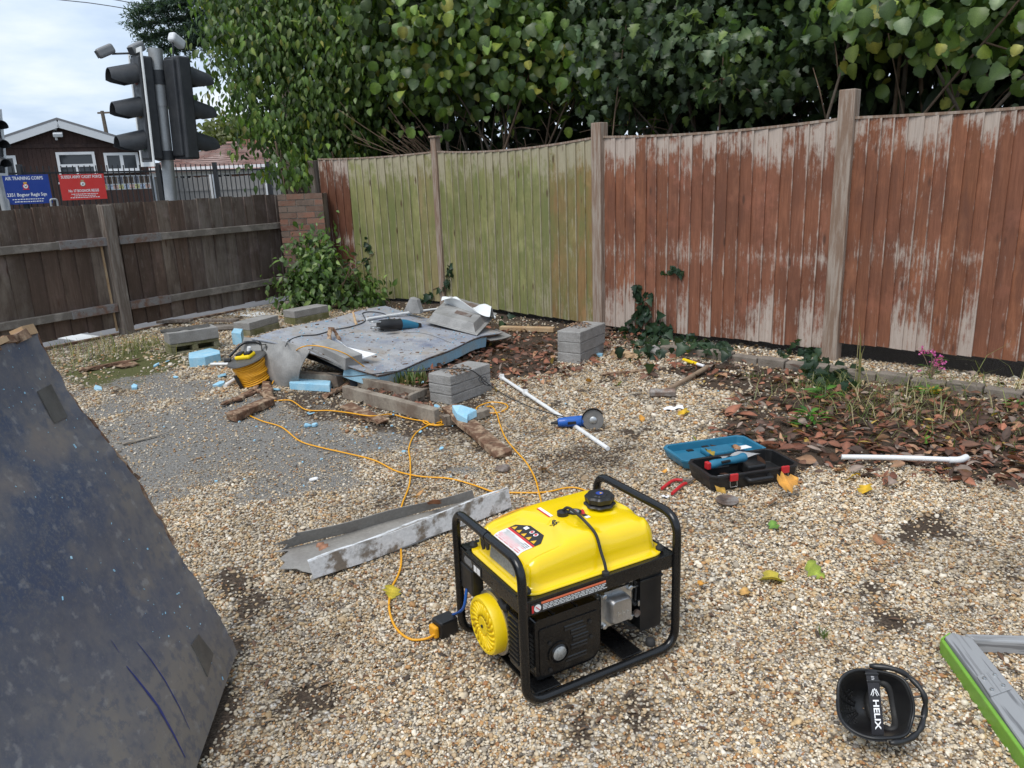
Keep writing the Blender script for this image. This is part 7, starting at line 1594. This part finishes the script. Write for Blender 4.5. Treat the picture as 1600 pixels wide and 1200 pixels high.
# --- tank
X0, X1, Y0, Y1 = .016, GL_-.018, .016, GW_-.03
tcx, tcy, ta_, tb_ = (X0+X1)/2, (Y0+Y1)/2, (X1-X0)/2, (Y1-Y0)/2
SH = .042
def sm(x): x = max(0., min(1., x)); return x*x*(3-2*x)
def hexd(x, y, cx_, cy_, rx_, ry_):
    u, v = abs(x-cx_)/rx_, abs(y-cy_)/ry_; return max(v, u*.9+v*.45)
def plateau(x, y):
    z = .42+.025*sm((x-.02)/.25)-.012*sm((x-.42)/.12)-.006*sm((abs(y-.2)-.08)/.1)
    z -= .010*sm((1.02-hexd(x, y, .108, .19, .1, .125))/.09)
    z -= .009*sm((1.02-hexd(x, y, .38, .115, .105, .08))/.1)
    z += .004*sm((1.0-math.hypot((x-.396)/.062, (y-.2)/.062))/.25)
    return z
def rr_ring(d, n_):
    a, b = ta_-d, tb_-d; r_ = max(.055-d*.75, min(a, b)*.25, .004); out = []
    r_ = min(r_, a*.98, b*.98)
    per = [(a-r_)*2, (b-r_)*2]
    q = n_//4
    for c_i, (sx, sy) in enumerate(((1,1),(-1,1),(-1,-1),(1,-1))):
        for k in range(q):
            # half the points on the corner arc, half on the following straight edge
            if k < q//2:
                an_ = math.pi/2*(c_i+k/(q//2)); out.append((tcx+sx*(a-r_)+r_*math.cos(an_), tcy+sy*(b-r_)+r_*math.sin(an_)))
            else:
                t_ = (k-q//2)/(q-q//2); nx_ = ((1,1),(-1,1),(-1,-1),(1,-1))[(c_i+1)%4]; an_ = math.pi/2*(c_i+1)
                p = (tcx+sx*(a-r_)+r_*math.cos(an_), tcy+sy*(b-r_)+r_*math.sin(an_)); p2 = (tcx+nx_[0]*(a-r_)+r_*math.cos(an_), tcy+nx_[1]*(b-r_)+r_*math.sin(an_)); out.append((p[0]+(p2[0]-p[0])*t_, p[1]+(p2[1]-p[1])*t_))
    return out
def tank_z(x, y):
    d = min(ta_-abs(x-tcx), tb_-abs(y-tcy))-.022; q = max(0, min(1, d/SH)); s_ = (1-(1-q)**2.3)**(1/2.3); zb = ZR+.03; return zb+(plateau(x, y)-zb)*s_
NP = 160; rings = []
rings.append([Vector((x, y, ZR+.001)) for x, y in rr_ring(0, NP)]); rings.append([Vector((x, y, ZR+.006)) for x, y in rr_ring(0, NP)]); rings.append([Vector((x, y, ZR+.0065)) for x, y in rr_ring(.004, NP)])
rings.append([Vector((x, y, ZR+.009)) for x, y in rr_ring(.017, NP)]); rings.append([Vector((x, y, ZR+.016)) for x, y in rr_ring(.0215, NP)])
for k in range(1, 13):
    q = 1-math.cos(math.pi/2*k/12); s_ = (1-(1-q)**2.3)**(1/2.3)
    rings.append([Vector((x, y, (ZR+.03)+(plateau(x,y)-(ZR+.03))*s_)) for x, y in rr_ring(.022+SH*q, NP)])
d0 = .022+SH
for k in range(1, 40): rings.append([Vector((x, y, plateau(x,y))) for x, y in rr_ring(d0+(tb_-d0-.002)*k/39, NP)])
vs = [p for r_ in rings for p in r_]; fs = []
for k in range(len(rings)-1):
    for i in range(NP): fs.append((k*NP+i, k*NP+(i+1)%NP, (k+1)*NP+(i+1)%NP, (k+1)*NP+i))
fs.append(tuple(len(vs)-NP+i for i in range(NP)))
mb = MB(); mb.add(vs, fs); tank = obj('fuel_tank', mb, M['yellow'], gen, smooth=180)
mb = MB(); mb.box((tcx, tcy, ZR-.016), (ta_*1.5, tb_*1.35, .034)); obj('tank_belly', mb, M['yellow'], gen, bevel=.015, seg=3)
for (x, y) in ((X0+.018,Y0+.02),(X0+.018,Y1-.02),(X1-.018,Y0+.02),(X1-.018,Y1-.02)): mb = MB(); mb.lathe([(.0125,0),(.0125,.008),(.009,.012),(.006,.018),(0,.018)], 12, T(x, y, ZR+.006)); obj('tank_bolt', mb, M['rubber'], gen, smooth=40)
zc = plateau(.396,.2)
mb = MB(); mb.lathe([(.046,0),(.048,.004),(.044,.008),(.036,.01),(.036,.012),(.043,.014),(.045,.028),(.04,.034),(.026,.034),(.024,.037),(0,.037)], 64, T(.396,.2,zc-.001), lob=lambda a: 1+.045*(1 if math.sin(8*a) > 0 else -1)*min(1,abs(math.sin(8*a))*3)); cap = obj('fuel_cap', mb, M['black_plastic'], gen, smooth=35)
mb = MB(); mb.lathe([(.0,0),(.012,0),(.012,.0008),(0,.0008)], 24, T(.396,.2,zc+.0362)); cb_ = obj('cap_badge', mb, M['bluesign'], cap)
mb = MB(); mb.prism([(-.005,-.004),(.005,-.004),(0,.005)], 0, .0006, T(.398,.197,zc+.0372)); obj('cap_symbol', mb, M['yellowp'], cb_)
mb = MB(); mb.lathe([(.021,0),(.021,.003),(.017,.0045),(.015,.003),(0,.003)], 24, T(.303,.2,plateau(.303,.2))); ga = obj('fuel_gauge', mb, M['black_plastic'], gen, smooth=35)
mb = MB(); mb.lathe([(0,0),(.014,0),(.014,.0004),(0,.0004)], 20, T(.303,.2,plateau(.303,.2)+.0034)); obj('gauge_face', mb, M['silverp'], ga); mb = MB(); mb.box((.303,.2,plateau(.303,.2)+.0042), (.012,.003,.0006)); obj('gauge_needle', mb, M['redp'], ga)
# breather hose
mb = MB(); mb.lathe([(.018,0),(.018,.012),(.012,.015),(0,.016)], 16, T(.262,.203,plateau(.262,.203))); obj('breather_cap', mb, M['black_plastic'], gen, smooth=40)
hp_ = [(.262,.203,.46),(.268,.185,.474),(.272,.15,.472),(.276,.1,.458),(.279,.055,.428),(.28,.03,.39),(.281,.014,.36),(.282,.008,.335)]
hp_ = [(x, y, max(z, tank_z(x, y)+.008) if i < 5 else z) for i, (x, y, z) in enumerate(hp_)]; mb = MB(); mb.tube(spline(hp_, 6), .0045, 10); obj('breather_hose', mb, M['rubber'], gen, smooth=60)
mb = MB(); mb.lathe([(.011,0),(.011,.007),(.007,.01),(0,.01)], 12, T(.282,.012,ZR)); obj('hose_grommet', mb, M['rubber'], gen, smooth=40)
# decals on the tank top
def decal(name, poly, mat, lift=.0012, parent=None, sub=6):
    """flat print laid on the tank surface, finely divided so that it follows the curve"""
    mb0 = MB(); mb0.prism([(p[0], p[1]) for p in poly], 0, .0003); bm = bmesh.new(); vs_ = [bm.verts.new((p[0], p[1], 0)) for p in poly]; bm.faces.new(vs_)
    xs = [p[0] for p in poly]; ys = [p[1] for p in poly]
    for k in range(1, int((max(xs)-min(xs))/.008)+1): bmesh.ops.bisect_plane(bm, geom=bm.verts[:]+bm.edges[:]+bm.faces[:], plane_co=(min(xs)+k*.008,0,0), plane_no=(1,0,0))
    for k in range(1, int((max(ys)-min(ys))/.008)+1): bmesh.ops.bisect_plane(bm, geom=bm.verts[:]+bm.edges[:]+bm.faces[:], plane_co=(0,min(ys)+k*.008,0), plane_no=(0,1,0))
    for v in bm.verts: v.co.z = tank_z(v.co.x, v.co.y)+lift
    bmesh.ops.recalc_face_normals(bm, faces=bm.faces)
    me = bpy.data.meshes.new(name); bm.to_mesh(me); bm.free(); me.materials.append(mat); o = link_mesh(name, me, parent or gen); return o
lab = decal('warning_label', [(.055,.118),(.104,.118),(.104,.268),(.055,.268)], M['white'])
decal('red_band', [(.104,.118),(.112,.118),(.112,.268),(.104,.268)], M['redp'], .0013, lab); decal('black_field', [(.112,.118),(.132,.118),(.162,.15),(.162,.228),(.132,.268),(.112,.268)], M['blackp'], .0013, lab)
for k in range(5): y = .13+k*.028; decal('warning_triangle', [(.115,y),(.115,y+.02),(.131,y+.01)], M['yellowp'], .0022, lab)
for (x, y) in ((.145,.168),(.145,.19)):
    decal('warning_sign', [(x+.008*math.cos(a*.524), y+.008*math.sin(a*.524)) for a in range(12)], M['white'], .0022, lab); decal('warning_sign', [(x+.005*math.cos(a*.524), y+.005*math.sin(a*.524)) for a in range(12)], M['redp'], .003, lab)
decal('warning_sign', [(.138,.215),(.152,.215),(.152,.232),(.138,.232)], M['white'], .0022, lab)
for k in range(7):
    x = .06+k*.006; y = .125
    while y < .255:
        w_ = rnd.uniform(.01,.03); 
        if rnd.random() < .85: decal('print_line', [(x,y),(x+.0022,y),(x+.0022,min(y+w_,.262)),(x,min(y+w_,.262))], M['redp'] if k < 4 else M['blackp'], .0021, lab)
        y += w_+.006
st_ = decal('red_white_sticker', [(.225,.215),(.235,.215),(.235,.29),(.225,.29)], M['white']); decal('red_edge', [(.22,.215),(.225,.215),(.225,.29),(.22,.29)], M['redp'], .0013, st_)
for k, c_ in enumerate((M['white'], M['blackp'], M['redp'])): decal('gauge_mark', [(.318,.158+k*.015),(.334,.158+k*.015),(.334,.172+k*.015),(.318,.172+k*.015)], c_)
tx = text_mb('96', .03); xf(tx, Matrix.Rotation(R(-80),4,'Z')); tx.v = [Vector((p.x+.215, p.y+.178, 0)) for p in tx.v]; tx.v = [Vector((p.x, p.y, tank_z(p.x,p.y)+.0012)) for p in tx.v]; obj('lettering', tx, M['blackp'], gen)
# silver plate on the tank's left side
pl2 = [Vector((X0+.0205,y,z)) for y, z in ((.105,ZR+.021),(.255,ZR+.021),(.255,ZR+.06),(.105,ZR+.06))]
for p in pl2[2:]: p.x += .006
mb = MB(); mb.add(pl2+[p+Vector((-.0025,0,.0)) for p in pl2], [(0,1,2,3),(7,6,5,4)]+[(i,i+4,(i+1)%4+4,(i+1)%4) for i in range(4)]); obj('rating_plate', mb, M['silverp'], gen)
# hanger bracket under the left handle
mb = MB(); mb.prism([(-.034,0),(.02,0),(.02,-.045),(.01,-.06),(-.002,-.054),(-.006,-.03),(-.018,-.05),(-.03,-.044),(-.034,-.02)], -.002, .002, T(.004, half+.02, ZH-TR) @ rotz(R(90)) @ Matrix.Rotation(R(90),4,'X')); obj('hanger_bracket', mb, M['black_paint'], gen)
# rail labels
rl_ = MB(); rl_.box((.15,-.0005,.303), (.25,.0016,.03)); rlab = obj('rail_label', rl_, M['blackp'], gen)
mb = MB(); mb.box((.165,-.0018,.315), (.215,.0012,.006)); obj('orange_stripe', mb, M['orangep'], rlab)
for k in range(4):
    x = .062+(.0 if k else 0); mb = MB()
    while x < .265:
        w_ = rnd.uniform(.006,.02); mb.box((x+w_/2,-.0018,.308-k*.0045), (w_,.001,.0016)); x += w_+.003
    obj('print_line', mb, M['whiteboard'], rlab)
mb = MB(); mb.lathe([(0,0),(.011,0),(.011,.0008),(0,.0008)], 20, T(.045,-.0015,.303) @ Matrix.Rotation(R(90),4,'X')); s1_ = obj('prohibition_sign', mb, M['white'], rlab); mb = MB(); mb.beam((.039,-.003,.309),(.051,-.003,.297),.002,.002); obj('sign_bar', mb, M['redp'], s1_); mb = MB(); mb.box((.03,-.0018,.303),(.006,.001,.022)); obj('red_tab', mb, M['redp'], rlab)
mb = MB(); mb.box((-.0002,.31,.305), (.0016,.12,.032)); l2 = obj('side_label', mb, M['blackp'], gen)
for k in range(2): mb = MB(); mb.box((-.0012,.265+k*.022,.303), (.001,.018,.02)); obj('service_symbol', mb, M['white'], l2)
for k in range(5): mb = MB(); mb.box((-.0012,.335,.316-k*.005), (.001,.06*rnd.uniform(.7,1),.0016)); obj('print_line', mb, M['lcable'], l2)
# --- engine
gbox('crankcase', (.17,.235,.115), (.2,.17,.15), M['alu'], .015); gbox('engine_foot', (.17,.235,.045), (.16,.2,.02), M['black_paint'], .003)
mb = MB(); mb.lathe([(0,0),(.075,0),(.082,.01),(.082,.16),(.07,.19),(0,.19)], 28, T(.27,.25,.13) @ Matrix.Rotation(R(90),4,'Y')); obj('alternator', mb, M['black_paint'], gen, smooth=40)
mb = MB(); mb.lathe([(0,0),(.078,0),(.098,.012),(.1,.05),(0,.05)], 32, T(.075,.235,.14) @ Matrix.Rotation(R(-90),4,'Y')); obj('blower_housing', mb, M['alu'], gen, smooth=40)
SM = T(.026,.235,.14) @ Matrix.Rotation(R(-90),4,'Y')
mb = MB(); mb.lathe([(.09,0),(.09,.03),(.086,.037),(.078,.038),(.074,.034),(.03,.034),(.026,.038),(0,.038)], 48, SM); stc = obj('recoil_starter', mb, M['yellow_plastic'], gen, smooth=35)
mbx = MB()
for k in range(22):
    a = 2*math.pi*k/22; pts_ = [Vector((r_*math.cos(a+tw_), r_*math.sin(a+tw_), .035)) for r_, tw_ in ((.034,0),(.048,.08),(.062,.2),(.073,.34))]; mbx.tube(pts_, .0052, 6, SM)
rb = obj('swirl_ribs', mbx, M['yellow_plastic'], stc, smooth=180); rb['kind'] = 'stuff'
mb = MB(); mb.lathe([(0,0),(.005,0),(.005,.004),(0,.004)], 8, SM @ T(0,0,.038)); obj('centre_bolt', mb, M['blackp'], stc)
mb = MB(); mb.tube(spline([(.03,.19,.235),(.028,.165,.228),(.034,.15,.232)], 4), .011, 10); obj('pull_handle', mb, M['rubber'], gen, smooth=60)
# louvred black shroud beside the starter
gbox('side_shroud', (.052,.1,.15), (.06,.07,.17), M['black_paint'], .006)
for k in range(9): mb = MB(); mb.beam((.021,.072,.09+k*.0155),(.021,.128,.09+k*.0155),.008,.006); obj('shroud_louvre', mb, M['black_plastic'], gen)
# muffler shield
def rounded(x0, x1, z0, z1, rs, n_=6):
    out = []
    for (cx_, cz_, r_, a0) in ((x1,z0,rs[0],-90),(x1,z1,rs[1],0),(x0,z1,rs[2],90),(x0,z0,rs[3],180)):
        sx = -1 if cx_ == x1 else 1; sz = 1 if cz_ == z0 else -1
        for k in range(n_+1): a = R(a0+90*k/n_); out.append((cx_+sx*r_+r_*math.cos(a), cz_+sz*r_+r_*math.sin(a)))
    return out
MX0, MX1, MZ0, MZ1 = .055, .278, .045, .238
XZ = Matrix.Rotation(R(90),4,'X')     # prism (x,z) plane, extruded along -y
mb = MB(); mb.prism(rounded(MX0, MX1, MZ0, MZ1, (.045,.012,.012,.012)), -.15, -.035, XZ); ms_ = obj('muffler_shield', mb, M['black_paint'], gen, bevel=.003)
mb = MB(); mb.prism(rounded(MX0+.012, MX1-.008, MZ0+.01, MZ1-.03, (.04,.01,.01,.015)), -.035, -.0315, XZ); obj('shield_face', mb, M['black_paint'], ms_, bevel=.003)
hxc, hzc = .13, .115
mb = MB(); mb.lathe([(.036,0),(.036,.004),(.03,.004),(.027,-.006),(.027,.002),(.022,.006),(0,.007)], 32, T(hxc,.031,hzc) @ XZ); obj('exhaust_outlet', mb, M['black_paint'], ms_, smooth=35)
mb = MB(); mb.lathe([(0,0),(.024,0),(.022,.004),(0,.006)], 24, T(hxc,.029,hzc) @ XZ); obj('exhaust_mesh', mb, M['silverp'], ms_, smooth=60)
for k, (xa, xb, z) in enumerate(((.15,.215,.185),(.172,.225,.165),(.178,.232,.143),(.172,.228,.118),(.152,.225,.083))):
    mb = MB(); mb.tube([(xa,.0315,z+.003),(xb,.0315,z+.003)], .005, 8); mb.v = [Vector((p.x, p.y*.5+.0155, p.z)) for p in mb.v]; obj('slot_lip', mb, M['black_paint'], ms_, smooth=60)
    mb = MB(); mb.box(((xa+xb)/2,.0305,z-.004), (xb-xa,.003,.006)); obj('dark_slot_strip', mb, M['blackp'], ms_)  # raised black strip paints the dark depth of a slot
for (x, z) in ((.1,.155),(.238,.18),(.242,.128),(.1,.068)): mb = MB(); mb.lathe([(.007,0),(.007,.004),(0,.005)], 6, T(x,.0315,z) @ XZ); obj('shield_bolt', mb, M['black_plastic'], ms_)
for k in range(9): mb = MB(); mb.box((MX0-.0008,.062,.07+k*.014), (.002,.03,.006)); obj('dark_side_strip', mb, M['blackp'], ms_)  # black strips on the surface, painting the side slots' dark depth
for x in (.12,.2): mb = MB(); mb.box((x,.09,MZ1+.0015), (.006,.1,.003)); obj('top_seam', mb, M['black_plastic'], ms_)
# cylinder head, valve cover
gbox('cylinder_head', (.33,.12,.185), (.09,.12,.11), M['alu'], .006)
for k in range(6): mb = MB(); mb.box((.33,.1,.14+k*.018), (.11,.1,.004)); obj('cooling_fin', mb, M['alu'], gen)
HMx = T(.342,.05,.19) @ XZ @ Matrix.Diagonal((1.12,1.12,1.15,1))
mb = MB(); mb.prism(rounded(-.05,.05,-.052,.052,(.012,.012,.012,.012)), 0, .008, HMx); vf = obj('valve_flange', mb, M['steel'], gen, bevel=.002)
mb = MB(); a1 = rounded(-.036,.036,-.038,.038,(.012,.02,.012,.012)); a2 = [(x*.82, z*.82) for x, z in a1]; n_ = len(a1)
mb.add([HMx @ Vector((x,z,.008)) for x, z in a1]+[HMx @ Vector((x*.97,z*.97,.026)) for x, z in a1]+[HMx @ Vector((x,z,.034)) for x, z in a2], [(i,(i+1)%n_,(i+1)%n_+n_,i+n_) for i in range(n_)]+[(i+n_,(i+1)%n_+n_,(i+1)%n_+2*n_,i+2*n_) for i in range(n_)]+[tuple(2*n_+i for i in range(n_))]); vc = obj('valve_cover', mb, M['alu'], gen, smooth=40)
for k, h_ in enumerate((.012,.014,.01)): mb = MB(); mb.box((-.014+k*.014,-.006,.0345), (.003,h_,.0015), HMx); mb.box((-.01+k*.014,-.006,.0345), (.006,.003,.0015), HMx); obj('cast_mark', mb, M['steel'], vc)
for (x, z) in ((-.042,-.044),(.042,-.044),(-.042,.044),(.042,.044)): mb = MB(); mb.lathe([(.008,0),(.008,.007),(.005,.009),(0,.009)], 8, HMx @ T(x,z,.008)); obj('cover_bolt', mb, M['steel'], vf)
# air filter, carburettor, hoses
mb = MB(); mb.prism(rounded(.442,.525,.06,.275,(.012,.02,.02,.012)), -.2, -.055, XZ); af = obj('air_filter_box', mb, M['black_plastic'], gen, bevel=.012); af.modifiers[0].segments = 3
gbox('filter_lip', (.484,.1,.235), (.09,.1,.008), M['black_plastic'], .002); gbox('filter_clip', (.44,.06,.16), (.008,.008,.018), M['steel'], .001)
gbox('carburettor', (.415,.13,.19), (.045,.06,.06), M['alu'], .006); mb = MB(); mb.lathe([(0,0),(.02,0),(.022,.02),(.016,.04),(0,.04)], 16, T(.415,.13,.125)); obj('float_bowl', mb, M['alu'], gen, smooth=40)
for pts_ in ([(.4,.1,.27),(.41,.08,.23),(.42,.07,.17),(.43,.062,.155)], [(.38,.12,.29),(.4,.09,.26),(.43,.08,.24)], [(.36,.14,.28),(.39,.1,.285),(.44,.09,.28)], [(.35,.1,.25),(.38,.075,.265),(.41,.07,.29)]): mb = MB(); mb.tube(spline(pts_, 6), .006, 8); obj('fuel_hose', mb, M['rubber'], gen, smooth=60)
mb = MB(); mb.tube([(.39,.07,.215),(.46,.066,.215)], .003, 6); obj('choke_rod', mb, M['steel'], gen); mb = MB(); mb.beam((.3,.07,.118),(.43,.062,.128),.004,.018,(0,1,0)); obj('brace_bar', mb, M['steel'], gen, bevel=.002); mb = MB(); mb.lathe([(.012,0),(.012,.008),(0,.008)], 12, T(.43,.06,.13) @ XZ); obj('brace_bolt', mb, M['rust'], gen)
for pts_ in ([(.4,.09,.3),(.405,.07,.25),(.4,.06,.2),(.41,.065,.14),(.44,.07,.11)], [(.43,.11,.3),(.42,.085,.27),(.435,.07,.22),(.43,.065,.17)], [(.31,.1,.285),(.36,.08,.28),(.4,.085,.26),(.42,.1,.22)], [(.39,.16,.12),(.4,.1,.1),(.42,.08,.08),(.46,.09,.06)]): mb = MB(); mb.tube(spline(pts_, 6), .0045, 8); obj('wiring', mb, M['rubber'], gen, smooth=60)
gbox('governor_arm', (.4,.07,.24), (.05,.003,.012), M['steel'], .001); gbox('carburettor_flange', (.436,.12,.19), (.006,.075,.07), M['steel'], .002); gbox('ignition_coil', (.39,.15,.25), (.04,.04,.04), M['black_plastic'], .005); gbox('engine_side', (.36,.2,.13), (.14,.06,.12), M['black_plastic'], .008)
for (x, z) in ((.402,.215),(.402,.165),(.436,.225),(.436,.155)): mb = MB(); mb.lathe([(.006,0),(.006,.006),(0,.007)], 6, T(x,.075,z) @ XZ); obj('small_bolt', mb, M['steel'], gen)
# control box at the back left, blue lead and the plug
gbox('control_panel', (.02,.36,.235), (.04,.085,.09), M['black_plastic'], .006); gbox('oil_drain', (.06,.27,.05), (.03,.02,.02), M['steel'], .004); gbox('tank_stay', (.45,.03,.3), (.02,.03,.02), M['black_paint'], .002)
mb = MB(); mb.tube(spline([GM @ Vector((.0,.36,.2)), GM @ Vector((-.012,.37,.13)), gp(705,962,.05), gp(700,970,.05)], 6), .005, 8); tag(obj('blue_lead', mb, M['bluetool'], smooth=60), 'short blue lead from the generator to the plug', 'cord')
pc_ = gp(695, 992); pg = thing('plug_adapter', 'black socket adapter with an orange plug beside the generator', 'plug', M=T(Vector((pc_.x, pc_.y, .0))) @ rotz(R(38)))
mb = MB(); mb.box((.004,.0,.036), (.07,.058,.06)); obj('adapter_body', mb, M['black_plastic'], pg, bevel=.008)
mb = MB(); mb.box((-.04,-.0,.032), (.018,.04,.04)); obj('orange_plug', mb, M['cord'], pg, bevel=.006)
